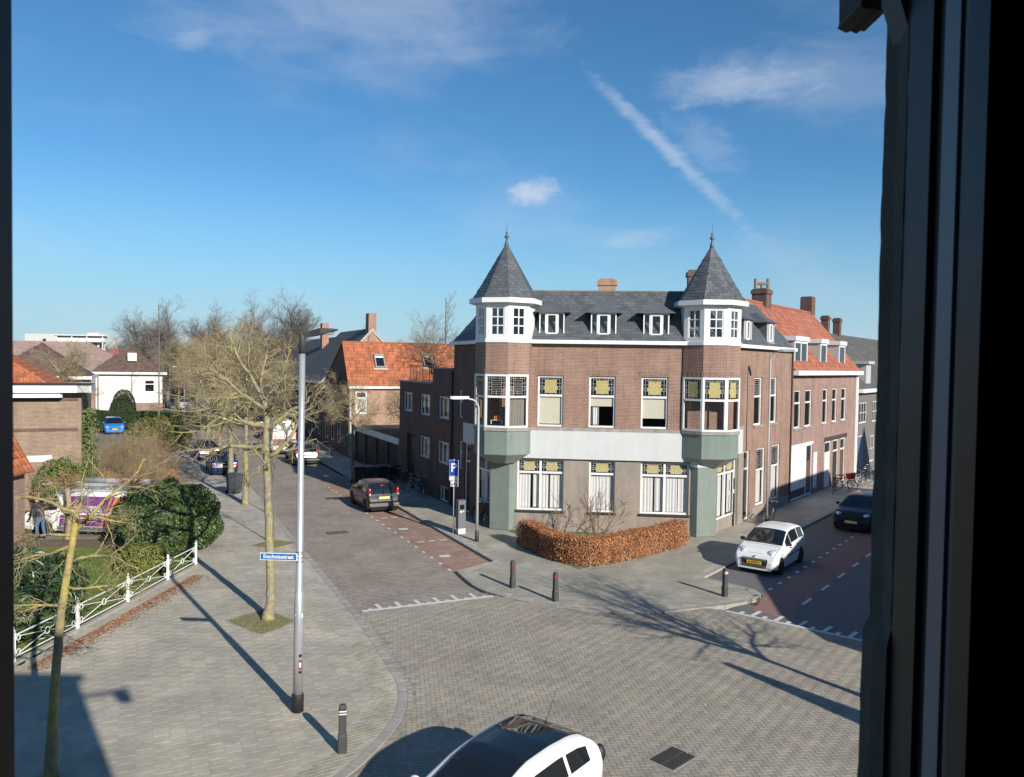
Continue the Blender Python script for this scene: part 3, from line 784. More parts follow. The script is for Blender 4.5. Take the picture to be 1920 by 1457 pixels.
# ================================================================== the house with two turrets
HB = thing('turret_house', 'red-brown brick corner house with two slate-spired turrets above a beech hedge', 'house', (MID.x, MID.y, 0), 95.5)
FF = frame(MID, 95.5)                                  # front: u to the right, y inward
T1, T2 = 5.9, 11.1
L1 = L0 + D1 * T1; R1 = R0 + D2 * T2
UW = [(-2.87, -1.75), (-.635, .505), (1.61, 2.76)]
GW = [(-3.72, -1.68, 1), (-.57, .55, 0), (1.65, 3.71, 1)]
uz = (4.6, 6.82); gz = (.9, 3.15)
wall(HB, 'brick_wall', FF, -4.45, 4.45, 4.42, 8.3, [(a, b, *uz) for a, b in UW], BRICK)
wall(HB, 'rendered_wall', FF, -4.45, 4.45, 0, 3.4, [(a, b, *gz) for a, b, _ in GW], RENDER, .16)
for k, (a, b) in enumerate(UW):
    sashwin(HB, FF, a, b, *uz, .61, 'leaded', (.97, .34, .72)[k], sill=None, seed=k)
    soldier(HB, FF, a - .1, b + .1, uz[1] + .01, BRICK, .24)
DSILL = mat('black_tiled_sill', (.035, .034, .034), .5, .2, 9)
for k, (a, b, mu) in enumerate(GW):
    sashwin(HB, FF, a, b, *gz, .74, 'leaded', 'net', mull=mu, sill=DSILL, seed=10 + k, y=.09)
curtain(HB, FF, -.5, -.2, 4.7, 5.9, .25, CURT, seed=5)
b = MB(); b.box(-4.45, 4.45, -.06, .1, 4.43, 4.56); b.build('stone_ledge', STONE, HB, FF)
b = MB(); b.box(-4.3, 4.3, -.09, .0, 3.2, 4.425); b.build('fascia_band', BANDW, HB, FF)
b = MB(); b.box(-4.2, 4.2, -.05, .0, 3.15, 3.198); b.build('band_flashing', DARKM, HB, FF)
b = MB(); b.box(-4.6, 4.6, -.26, .12, 8.22, 8.38); b.build('gutter_board', WHITE, HB, FF)
b = MB(); b.box(-4.5, 4.5, -.05, .05, 8.10, 8.215); b.build('cornice_course', BRICK, HB, FF)
# left side (along the long street): local x runs from the far end towards the corner
FL = frame(L1, -25.2 + 180)
def ul(t): return T1 - t
WL = [(ul(5.2), ul(4.7), 4.6, 5.95), (ul(5.1), ul(4.65), 2.04, 3.45), (ul(4.3), ul(3.55), .05, 3.42), (ul(2.75), ul(.85), .9, 3.1)]
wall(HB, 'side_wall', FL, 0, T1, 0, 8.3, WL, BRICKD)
sashwin(HB, FL, *WL[0], .6, 'x', None); sashwin(HB, FL, *WL[1], .6, 'x', None)
sashwin(HB, FL, *WL[3], .68, 'leaded', 'net', mull=1, sill=DSILL, yellow=False, seed=40)
def door(parent, F, u0, u1, z0, z1, m, ztrans=.74, y=.1, glazed=True):
    b = MB(); bars(b, u0, u1, z0, z1, .07, y - .03, y + .05); zt = z0 + (z1 - z0) * ztrans
    b.box(u0 + .07, u1 - .07, y - .02, y + .04, zt - .04, zt + .04); d = b.build('door_frame', WHITE, parent, F)
    pane(d, F, u0 + .07, u1 - .07, zt + .04, z1 - .07, y)
    b = MB(); b.box(u0 + .075, u1 - .075, y, y + .045, z0 + .02, zt - .045)
    w = u1 - u0
    for q in (0, 1): b.box(u0 + .18, u1 - .18, y - .012, y, z0 + .2 + q * (zt - z0) * .45, z0 + .2 + q * (zt - z0) * .45 + (zt - z0) * .36)
    dd = b.build('door', m, parent, F)
    b = MB(); b.ball((u1 - .14, y - .04, z0 + 1.05), .03, .03, .03, 6); b.build('handle', GALV, dd, F)
DDARK = mat('dark_door_paint', (.03, .032, .034), .4, .08)
door(HB, FL, *WL[2], DDARK)
b = MB(); b.box(ul(4.35), ul(-.05), -.08, 0, 3.46, 4.42); b.build('fascia_band', BANDW, HB, FL)
b = MB(); b.box(-.05, T1 + .1, -.26, .12, 8.22, 8.38); b.build('gutter_board', WHITE, HB, FL)
# right side
FR = frame(R0, 37.1)
WR = [(5.5, 6.6, 4.5, 6.84), (7.65, 8.8, 4.5, 6.84), (5.98, 7.25, .5, 3.33), (8.15, 9.5, .5, 3.33), (4.15, 5.1, .02, 3.32), (1.0, 3.38, .5, 3.23)]
wall(HB, 'side_wall', FR, 3.75, T2, 0, 8.3, WR[:5], BRICK)
wall(HB, 'rendered_wall', FR, 0, 3.75, 0, 3.4, [WR[5]], RENDER)
wall(HB, 'side_wall', FR, 0, 3.75, 3.4, 8.3, [], BRICK)
for k in (0, 1): sashwin(HB, FR, *WR[k], .6, 'leaded', None, sill=STONE, yellow=False, seed=k)
for k in (2, 3): sashwin(HB, FR, *WR[k], .62, 'leaded', 'net', sill=None, yellow=False, seed=30 + k)
sashwin(HB, FR, *WR[5], .74, 'leaded', 'net', mull=1, sill=None, seed=36)
door(HB, FR, *WR[4], mat('glazed_dark_door', (.05, .05, .05), .3, .1))
b = MB(); b.box(5.2, T2, -.04, 0, 0, .48); b.build('plinth', RENDER, HB, FR)
b = MB(); b.box(3.42, 4.05, -.1, 0, 0, 3.3); b.build('pilaster', RENDER, HB, FR)
b = MB(); b.box(-.05, 3.95, -.085, 0, 3.3, 4.42); b.build('fascia_band', BANDW, HB, FR)
b = MB(); b.box(2.6, 4.1, -.07, 0, 4.425, 4.56); b.build('stone_ledge', STONE, HB, FR)
b = MB(); b.box(-.1, T2 + .05, -.26, .12, 8.22, 8.38); b.build('gutter_board', WHITE, HB, FR)
b = MB(); b.tube((T2 - .06, -.06, .1), (T2 - .06, -.06, 8.2), .045, n=8); b.build('rain_pipe', mat('brown_rain_pipe', (.09, .06, .05), .5), HB, FR)
b = MB(); b.tube((3.05, -.05, 0), (3.05, -.05, 1.5), .035, n=6); b.tube((3.05, -.05, 1.7), (3.05, -.05, 2.2), .03, n=6); b.build('cable_pipe', DARKM, HB, FR)
# back of the house
ang_b = math.degrees(math.atan2((L1 - R1).x, (L1 - R1).y))
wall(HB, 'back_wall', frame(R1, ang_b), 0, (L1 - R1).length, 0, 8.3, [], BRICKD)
# mansard roof
INS, ZE, ZT = 1.5, 8.36, 10.62
fu = MID + NIN * INS
l_in = L0 - N1 * INS; r_in = R0 - N2 * INS
TL = isect(fu, EU, l_in, D1); TR = isect(fu, EU, r_in, D2)
bdir = (R1 - L1).normalized()
TL1 = isect(l_in, D1, L1 + D1 * -.9, bdir); TR1 = isect(r_in, D2, R1, bdir)
ov = .12
eL = L0 + N1 * ov - NIN * ov; eR = R0 + N2 * ov - NIN * ov
tiles(HB, 'mansard_front', [at(eL, ZE), at(eR, ZE), at(TR, ZT), at(TL, ZT)], .30, .17, SLATE, 300, seed=1)
tiles(HB, 'mansard_left', [at(L1 + N1 * ov, ZE), at(eL, ZE), at(TL, ZT), at(TL1, ZT)], .30, .17, SLATE, 0, seed=2)
tiles(HB, 'mansard_right', [at(eR, ZE), at(R1 + N2 * ov, ZE), at(TR1, ZT), at(TR, ZT)], .30, .17, SLATE, 120, seed=3)
b = MB(); b.face([at(TL, ZT - .01), at(TR, ZT - .01), at(TR1, ZT - .01), at(TL1, ZT - .01)])
b.face([at(R1 + N2 * ov, ZE), at(L1 + N1 * ov, ZE), at(TL1, ZT), at(TR1, ZT)]); b.build('flat_roof', LEAD, HB)
b = MB()
for p, q in ((TL, TR), (TR, TR1), (TL, TL1)): b.path([at(p, ZT + .01), at(q, ZT + .01)], .05, 6)
b.build('roof_ridge', mat('mossy_ridge', (.17, .155, .12), .9, .3, 5, .4), HB)
b = MB()
for p, q in ((eL, TL), (eR, TR)): b.path([at(p, ZE), at(q, ZT)], .035, 5)
b.build('hip_flashing', LEAD, HB)
def roof_dormer(parent, F, uc, zlow, zhi, w=1.1, v0=.18, slope=INS / (ZT - ZE), style='hip', sides=True):
    """little dormer on the mansard: white window, slate cheeks, hipped slate roof. local y inward"""
    u0, u1 = uc - w / 2, uc + w / 2
    b = MB(); fr = .05
    bars(b, u0, u1, zlow, zhi, fr, v0, v0 + .07)
    a, c = u0 + w * .26, u1 - w * .26
    b.box(a - .03, a + .03, v0 - .004, v0 + .06, zlow + fr, zhi - fr); b.box(c - .03, c + .03, v0 - .004, v0 + .06, zlow + fr, zhi - fr)
    bars(b, a + .03, c - .03, zlow + fr, zhi - fr, .07, v0 - .02, v0 + .04)
    d = b.build('dormer_window', WHITE, parent, F)
    pane(d, F, u0 + fr, a - .03, zlow + fr, zhi - fr, v0 + .03); pane(d, F, c + .03, u1 - fr, zlow + fr, zhi - fr, v0 + .03); pane(d, F, a + .1, c - .1, zlow + .12, zhi - .12, v0 + .02)
    b = MB(); vb = (zhi - ZE) * slope + .02
    for s, u in ((-1, u0), (1, u1)):
        q = [(u, v0 + .03, zlow), (u, v0 + .03, zhi), (u, vb, zhi), (u, (zlow - ZE) * slope, zlow)]
        b.face(q if s > 0 else q[::-1])
    b.box(u0 + .03, u1 - .03, v0 + .45, v0 + .47, zlow, zhi)
    b.build('dormer_cheek', SLATE, d, F)
    b = MB(); o = .27; zr = zhi + .52; vr0 = v0 + .7; vr = (zr - ZE) * slope
    A, B_, C_, D_ = (u0 - o, v0 - .16, zhi - .0), (u1 + o, v0 - .16, zhi), (u1 + o, vb + .02, zhi), (u0 - o, vb + .02, zhi)
    E_, G_ = (u0 + w * .36, vr0, zr), (u1 - w * .36, vr0, zr)
    H_, I_ = (u1 - w * .36, vr, zr), (u0 + w * .36, vr, zr)
    for q in ([A, B_, G_, E_], [B_, C_, H_, G_], [D_, A, E_, I_], [E_, G_, H_, I_]): b.face(q)
    b.face([A, D_, C_, B_])
    b.build('dormer_roof', SLATE, d, F)
    b = MB(); b.box(u0 - .02, u1 + .02, v0 - .05, v0 + .02, zlow - .05, zlow - .001); b.build('dormer_sill', WHITE, d, F)
    b = MB(); q = [(u0, v0 - .035, zlow - .05), (u1, v0 - .035, zlow - .05), (u1, -.05, zlow - .28), (u0, -.05, zlow - .28)]; b.face([q[0], q[3], q[2], q[1]]); b.build('lead_apron', LEAD, d, F)
for u in (-2.31, -.065, 2.19): roof_dormer(HB, FF, u, 8.58, 9.58, v0=.04)
for t in (4.6, 7.75): roof_dormer(HB, FR, t, 8.58, 9.58, .95, v0=.04)
chimney(HB, MID + NIN * 4.2 + EU * .15, 95.5, .82, .55, 10.5, 11.45, BRICKC)
chimney(HB, MID + NIN * 5.2 + EU * 4.4, 95.5, .6, .6, 10.5, 12.0, BRICKD)
skl = MB()
for k in range(4): skl.box(.7 + k * .42, 1.02 + k * .42, 4.4, 5.2, 10.62, 10.76, Matrix.Identity(4))
skl.build('roof_light', OFFW, HB, FF)
# turrets
def turret(c, a0, lab, faces):
    """octagon; a0 = bearing of the front face normal. faces: (k, kind) with k steps of 45 deg"""
    s = 1.0; ap = s / 2 / math.tan(math.pi / 8); rc = s / 2 / math.sin(math.pi / 8)
    T = thing_part('turret', HB, c, a0)
    def fr(k, apo=ap, sw=s):
        nb = a0 + 45 * k; n = bearing(nb); x = bearing(nb - 90)   # x to the right seen from outside
        o = c + n * apo - x * (sw / 2)
        return frame(o, nb - 90)
    for k, kind in faces:
        F = fr(k)
        bm = BRICK if kind != 'shade' else BRICK
        if kind == 'plain':
            wall(T, 'brick_panel', F, 0, s, 4.5, 8.3, [], bm); wall(T, 'white_panel', F, 0, s, 8.3, 9.9, [], WHITE); wall(T, 'apron_panel', F, 0, s, 3.42, 4.5, [], GREEN)
            continue
        wall(T, 'brick_panel', F, 0, s, 6.86, 8.3, [], bm)
        soldier(T, F, .02, s - .02, 6.87, BRICK, .22)
        sashwin(T, F, 0, s, 4.58, 6.86, .58, 'leaded', {'curt': 'grey', 'dark': None, 'shade': None}.get(kind), y=-.02, fr=.085, yellow=(lab == 'R'), seed=int(k + 60))
        # upper white storey
        w = wall(T, 'white_panel', F, 0, s, 8.3, 9.9, [(.2, s - .2, 8.52, 9.72)], WHITE, .08)
        gridwin(T, F, .2, s - .2, 8.52, 9.72, 2, 3, y=.02, fr=.05, bar=.045)
        wall(T, 'apron_panel', F, 0, s, 3.42, 4.5, [], GREEN)
    def octo(r, z, rot=22.5): return [at(c, z) + bearing(a0 + rot + 45 * k) * r for k in range(8)]
    def ring(r0, r1, z0, z1, name, m, r0b=None):
        b = MB(); r0b = r0b or r0
        A = octo(r1, z0); B = octo(r1, z1); Ai = octo(r0, z0); Bi = octo(r0, z1)
        for k in range(8):
            j = (k + 1) % 8
            b.face([A[j], A[k], B[k], B[j]]); b.face([B[j], B[k], Bi[k], Bi[j]]); b.face([A[k], A[j], Ai[j], Ai[k]])
        return b.build(name, m, T)
    ring(.2, rc + .05, 4.44, 4.57, 'stone_ledge', STONE)
    ring(.2, rc + .05, 8.22, 8.36, 'white_ledge', WHITE)
    ring(rc - .1, rc + .3, 9.9, 10.1, 'cornice', WHITE); ring(.2, rc + .24, 10.1, 10.13, 'cornice_flashing', LEAD)
    ring(.3, rc + .16, 9.86, 9.898, 'cornice_moulding', OFFW)
    # tapering underside of the bay
    b = MB(); A = octo(rc, 3.42); B = octo(.62, 2.98)
    for k in range(8):
        j = (k + 1) % 8; b.face([B[j], B[k], A[k], A[j]])
    b.build('bay_soffit', mat('soffit_grey', (.3, .32, .3), .6), T)
    # floors so that the rooms are closed
    b = MB(); b.face(octo(rc - .02, 4.5)); b.face(octo(rc - .02, 8.25)); b.face(octo(rc, 9.92)); b.build('floor', DARKROOM, T)
    b = MB()
    A = octo(.35, 4.5); B = octo(.35, 9.9)
    # spire
    for k in range(8):
        lo = octo(rc + .14, 10.13); j = (k + 1) % 8
        mid = octo(rc * .80, 10.62)
        tip = at(c, 12.55)
        f1 = octo(.07, 12.5)
        if k in SPV[lab]:
            tiles(T, 'spire_face', [lo[j], lo[k], f1[k], f1[j]], .26, .15, SLATE, 0, seed=20 + k)
        else:
            bb = MB(); bb.face([lo[j], lo[k], f1[k], f1[j]]); bb.build('spire_face', SLATE, T)
    b = MB(); Tm = Matrix.Translation((c.x, c.y, 0))
    b.lathe([(.11, 12.35), (.085, 12.6), (.05, 12.7), (.04, 12.78), (.10, 12.84), (.10, 12.9), (.04, 12.95), (.03, 13.0), (.06, 13.04), (.03, 13.08), (.015, 13.12), (.006, 13.5)], 10, Tm)
    b.build('finial', mat('blue_grey_lead', (.09, .11, .14), .5), T, None, True)
    return T
def thing_part(name, parent, c, az): return link(name, None, parent, frame(c, az))
SPV = {'L': (0, 1, 2, 6, 7), 'R': (0, 1, 2, 5, 6, 7)}
CL_ = L0 + NIN * .35 + EU * .12; CR_ = R0 + NIN * .35 - EU * .1
CL_ = Vector((-.33, 34.75, 0)); CR_ = Vector((8.55, 34.3, 0))
TLf = turret(CL_, 196, 'L', [(0, 'dark'), (-1, 'curt'), (1, 'shade'), (2, 'plain'), (-2, 'plain')])
TRt = turret(CR_, 182, 'R', [(0, 'dark'), (-1, 'dark'), (1, 'shade'), (2, 'plain'), (-2, 'plain')])
# orange candles on a little white stand behind the left bay window
b = MB(); F = frame(CL_ + bearing(196) * .8 - bearing(106) * .1, 106)
b.box(-.25, .25, -.05, .05, 4.86, 4.885); b.box(-.25, -.23, -.05, .05, 4.7, 4.86); b.box(.23, .25, -.05, .05, 4.7, 4.86); st = b.build('window_stand', WHITE, TLf, F)
b = MB()
for k in range(4): b.lathe([(.03, 4.886), (.03, 5.05 + .02 * (k % 2))], 8, Matrix.Translation((-.09 + k * .08, 0, 0)))
b.build('candle', mat('orange_wax', (.55, .22, .08), .6), TLf, F)
# green corner pillars below the turrets
for c, a, sgn in ((L0, 205, -1), (R0, 166, 1)):
    F = frame(c + bearing(a) * .1, a - 90)
    b = MB(); b.prism([(-.46, .0), (.46, .0), (.62, .3), (.62, .8), (-.62, .8), (-.62, .3)][::1], 0.02, 3.0); b.box(-.44, .44, -.008, 0, .28, .30)
    b.build('corner_pillar', GREEN, HB, F)
    b = MB(); b.prism([(-.5, -.04), (.5, -.04), (.68, .3), (.68, .8), (-.68, .8), (-.68, .3)], 3.0, 3.42); b.build('pillar_head', BANDW, HB, F)

# ================================================================== neighbours along the long street
def simple_house(name, label, az, o, length, depth, eave, ridge, wm, rm, tile='pantile', tw=.25, th=.32, n_ind=0, front_ops=(), win=None, ridge_at=.5, gut=WHITE, seed=0, end_walls=True, group=None, cat='house', ov=.25, tilefaces=(0, 1), gablem=None):
    """rectangular house: local x along bearing az, y inward (left of x). eave front at y=0; ridge runs along x"""
    H = thing(name, label, cat, (o.x, o.y, 0), az, group)
    F = frame(o, az)
    P = lambda u, v, z: F @ Vector((u, v, z))
    wall(H, 'front_wall', F, 0, length, 0, eave, list(front_ops), wm)
    for k, op in enumerate(front_ops):
        if win: win(H, F, op, k)
    Fb = frame(P(length, depth, 0), az + 180); wall(H, 'back_wall', Fb, 0, length, 0, eave, [], wm)
    yr = depth * ridge_at
    for u, s in ((0, -1), (length, 1)):
        b = MB(); q = [(u, 0, 0), (u, depth, 0), (u, depth, eave), (u, yr, ridge - .06), (u, 0, eave)]
        b.face(q if s > 0 else q[::-1]); b.build('gable_wall', gablem or wm, H, F)
    sl = (ridge - eave) / yr; z_o = eave - ov * sl * .0
    g = .12
    if 0 in tilefaces: tiles(H, 'roof', [P(-g, -ov * .6, eave - ov * .6 * sl + .12), P(length + g, -ov * .6, eave - ov * .6 * sl + .12), P(length + g, yr, ridge + .06), P(-g, yr, ridge + .06)], tw, th, rm, n_ind, tile, seed)
    b = MB(); sb = (ridge - eave) / (depth - yr)
    b.face([P(length + g, depth + .2, eave - .2 * sb + .1), P(-g, depth + .2, eave - .2 * sb + .1), P(-g, yr, ridge + .06), P(length + g, yr, ridge + .06)])
    b.build('roof_back', rm, H)
    b = MB(); b.path([P(-g, yr, ridge + .08), P(length + g, yr, ridge + .08)], .09, 8); b.build('ridge_tiles', rm, H)
    if gut: b = MB(); b.box(-g, length + g, -.28, -.02, eave - .2, eave - .02); b.build('gutter_board', gut, H, F)
    return H, F
def cross_win(H, F, op, k, m=None, gl=None):
    u0, u1, z0, z1 = op; sashwin(H, F, u0, u1, z0, z1, .66, 'x', None, y=.06, fr=.07, mull=1 if u1 - u0 > 1.3 else 0, glass=gl or DGLASS, m=m)

# --- dark brick annex, two steps of height, continuing the house along the long street
AN = thing('brick_annex', 'dark brown brick flat-roofed annex with a railed roof terrace left of the turret house', 'house', xy(L1) + (0,), -25.2)
FA = frame(L0 + D1 * 15.1, -25.2 + 180)
def ua(t): return 15.1 - t
AOP = [(ua(14.31), ua(12.65), 4.4, 5.55), (ua(11.19), ua(9.5), 4.37, 5.55), (ua(11.2), ua(9.5), 2.0, 3.18), (ua(13.6), ua(12.0), 0.02, 3.1)]
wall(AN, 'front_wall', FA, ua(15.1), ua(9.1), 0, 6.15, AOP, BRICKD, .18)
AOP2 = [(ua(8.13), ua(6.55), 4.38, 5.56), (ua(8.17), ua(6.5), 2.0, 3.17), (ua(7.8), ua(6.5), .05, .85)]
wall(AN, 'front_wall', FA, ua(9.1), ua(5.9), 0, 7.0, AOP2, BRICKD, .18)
for op in AOP[:3] + AOP2:
    b = MB(); u0, u1, z0, z1 = op; bars(b, u0, u1, z0, z1, .07, .06, .13); c = u0 + (u1 - u0) * .36; b.box(c - .035, c + .035, .055, .125, z0 + .07, z1 - .07)
    if z0 > 1: bars(b, c + .035, u1 - .07, z0 + .07, z1 - .07, .06, .04, .11)
    w = b.build('window', OFFW, AN, FA)
    pane(w, FA, u0 + .07, c - .035, z0 + .07, z1 - .07, .1); pane(w, FA, c + .035, u1 - .07, z0 + .07, z1 - .07, .09)
    if z0 > 1: curtain(w, FA, c + .1, u1 - .1, z0 + .07, z1 - .07, .22, CURT, seed=int(u0 * 10))
b = MB(); b.box(AOP[3][0], AOP[3][1], .16, .2, .02, 3.0)
for k in range(7): b.box(AOP[3][0] + .1 + k * .21, AOP[3][0] + .12 + k * .21, .15, .16, .1, 2.2)
b.box(AOP[3][0], AOP[3][1], .13, .16, 2.25, 2.33); b.build('garage_door', mat('dark_green_door', (.022, .028, .026), .5, .1), AN, FA)
b = MB()
for (t0, t1, z, d) in ((15.1, 9.1, 6.15, 9), (9.1, 5.9, 7.0, 8)):
    u0, u1 = ua(t0), ua(t1)
    b.box(u0 - (.06 if t0 > 15 else 0), u1, -.06, .3, z - .02, z + .07)
    b.face([(u0, .3, z), (u1, .3, z), (u1, d, z), (u0, d, z)])
b.build('roof_edge', mat('zinc_trim', (.16, .165, .17), .5, .1), AN, FA)
b = MB(); b.face([(ua(9.1), 0, 6.15), (ua(9.1), 8, 6.15), (ua(9.1), 8, 7), (ua(9.1), 0, 7)]); b.face([(0, 0, 0), (0, 9, 0), (0, 9, 6.15), (0, 0, 6.15)][::-1]); b.face([(0, 9, 0), (9.2, 9, 0), (9.2, 9, 7), (0, 9, 7)]); b.build('end_wall', BRICKD, AN, FA)
b = MB(); b.face([(ua(5.9), 0, 7), (ua(5.9), 8, 7), (ua(5.9), 8, 8.3), (ua(5.9), 0, 8.3)]); b.build('party_wall', BRICKD, AN, FA)
b = MB(); u0, u1 = ua(14.2), ua(9.15)
for v in (.35, 3.2):
    b.tube((u0, v, 7.12), (u1, v, 7.12), .022, n=6); b.tube((u0, v, 6.3), (u1, v, 6.3), .015, n=6)
    n = 34
    for k in range(n + 1): b.tube((u0 + (u1 - u0) * k / n, v, 6.18), (u0 + (u1 - u0) * k / n, v, 7.12), .009 if k % 8 else .02, n=5)
for v0, v1, u in ((.35, 3.2, u0),):
    b.tube((u, v0, 7.12), (u, v1, 7.12), .022, n=6)
    for k in range(14): b.tube((u, v0 + (v1 - v0) * k / 14, 6.18), (u, v0 + (v1 - v0) * k / 14, 7.12), .009, n=5)
b.build('terrace_railing', mat('brown_railing', (.06, .04, .035), .6), AN, FA)
b = MB(); b.tube((ua(5.98), -.06, .1), (ua(5.98), -.06, 6.9), .05, n=8); b.build('rain_pipe', DARKM, AN, FA)
b = MB(); b.box(ua(5.6) - .35, ua(5.6) + .35, -.02, 0, 1.5, 2.05); b.build('notice_plate', OFFW, AN, FA)

# --- garage row with white fascia
GA = thing('garage_row', 'low garages with dark green doors under a white fascia beside the annex', 'garage', xy(L0 + D1 * 20) + (0,), -25.2)
FG = frame(L0 + D1 * 26.2, -25.2 + 180); GL = 11.1
ops = [(.25 + k * 2.72, .25 + k * 2.72 + 2.45, 0.02, 2.15) for k in range(4)]
wall(GA, 'front_wall', FG, 0, GL, 0, 2.25, ops, BRICKD, .15)
GD = mat('dark_green_garage_door', (.022, .03, .027), .55, .15)
for k, (a, c, z0, z1) in enumerate(ops):
    b = MB(); b.box(a, c, .1, .14, z0, z1)
    for j in range(8): b.box(a + .03 + j * .305, a + .05 + j * .305, .085, .1, z0 + .05, z1 - .05)
    d = b.build('garage_door', GD, GA, FG); bb = MB(); bb.box((a + c) / 2 - .06, (a + c) / 2 + .06, .06, .085, 1.0, 1.03); bb.build('handle', GALV, d, FG)
b = MB(); b.box(-.05, GL, -.1, .0, 2.25, 2.62); b.build('fascia', WHITE, GA, FG)
b = MB(); b.box(0, GL, 0, 6, 2.255, 2.58); b.build('flat_roof', mat('roofing_felt', (.06, .06, .062), .9, .2, 2), GA, FG)
b = MB(); b.face([(0, 0, 0), (0, 6, 0), (0, 6, 2.25), (0, 0, 2.25)][::-1]); b.face([(0, 6, 0), (GL, 6, 0), (GL, 6, 2.25), (0, 6, 2.25)][::-1]); b.build('side_wall', BRICKD, GA, FG)

# --- house with the orange pantile roof; its long wall faces the camera, its dark gable the street
OC = L0 + D1 * 27.9
ow = [(.45, 1.35, 3.3, 5.05), (.35, 1.35, .5, 1.9)]
OH, FO = simple_house('orange_roof_house', 'brick house with a steep orange pantile roof behind the garages', 64.8, OC, 14, 9, 5.45, 8.75, BRICKO, RTILE, 'pantile', .24, .30, 300, ow, None, ridge_at=.24, seed=5, gablem=BRICKD)
b = MB(); u0, u1, z0, z1 = ow[0]; bars(b, u0, u1, z0, z1, .12, .03, .1); b.box(u0, u1, .03, .1, z0 + 1.15, z0 + 1.3); w = b.build('window', WHITE, OH, FO)
pane(w, FO, u0 + .12, u1 - .12, z0 + .12, z0 + 1.15, .06, OFFW); pane(w, FO, u0 + .12, u1 - .12, z0 + 1.3, z1 - .12, .06, DGLASS)
sashwin(OH, FO, *ow[1], .66, 'x', None, glass=DGLASS)
def skylight(H, Fr, uc, vfrac, eave, ridge, yr, w=.62, h=.95):
    P0 = Fr @ Vector((uc, vfrac * yr, eave + (ridge - eave) * vfrac)); ax = Fr.to_3x3() @ Vector((1, 0, 0)); up = Fr.to_3x3() @ Vector((0, yr, ridge - eave))
    T = plane_frame(P0, ax, up); b = MB(); bars(b, -w / 2 - .08, w / 2 + .08, 0, 1, .01, 0, .01) if False else None
    b.box(-w / 2 - .1, w / 2 + .1, -h / 2 - .1, -h / 2, .08, .24); b.box(-w / 2 - .1, w / 2 + .1, h / 2, h / 2 + .16, .08, .26)
    b.box(-w / 2 - .1, -w / 2, -h / 2, h / 2, .08, .24); b.box(w / 2, w / 2 + .1, -h / 2, h / 2, .08, .24)
    o = b.build('roof_light', mat('grey_window_frame', (.25, .25, .25), .5), H, T)
    b = MB(); b.box(-w / 2, w / 2, -h / 2, h / 2, .14, .17); b.build('pane', DGLASS, o, T)
    b = MB(); b.box(-w / 2, w / 2, h / 2 - .14, h / 2 - .0, .171, .19); b.build('blind', WHITE, o, T)
    b = MB(); b.box(-w / 2 - .25, w / 2 + .25, -h / 2 - .28, -h / 2 - .1, .1, .13); b.build('flashing', mat('pale_flashing', (.42, .36, .30), .7), o, T)
for uc, vf in ((2.6, .55), (6.6, .58), (10.6, .56)): skylight(OH, FO, uc, vf, 5.45, 8.75, 9 * .24)
b = MB(); b.tube((.06, -.08, .1), (.06, -.08, 5.3), .05, n=8); b.build('rain_pipe', OFFW, OH, FO)
b = MB(); b.box(-.06, .3, -.05, .25, 0, 5.5); b.build('corner_pier', BRICKN, OH, FO)
# windows on the dark street gable
FOg = frame(OC + bearing(-25.2) * 9, -25.2 + 180)
for k, u in enumerate((1.0, 3.3, 5.6, 7.6)):
    bk = MB(); bars(bk, u - .45, u + .45, 3.2, 5.1, .08, -.03, .04); bk.box(u - .37, u + .37, -.025, .035, 4.4, 4.5); w = bk.build('window', OFFW, OH, FOg); pane(w, FOg, u - .37, u + .37, 3.28, 5.02, -.01, DGLASS)
    if k < 3:
        bk = MB(); bars(bk, u - .45, u + .45, .8, 2.5, .08, -.03, .04); w = bk.build('window', OFFW, OH, FOg); pane(w, FOg, u - .37, u + .37, .88, 2.42, -.01, DGLASS)

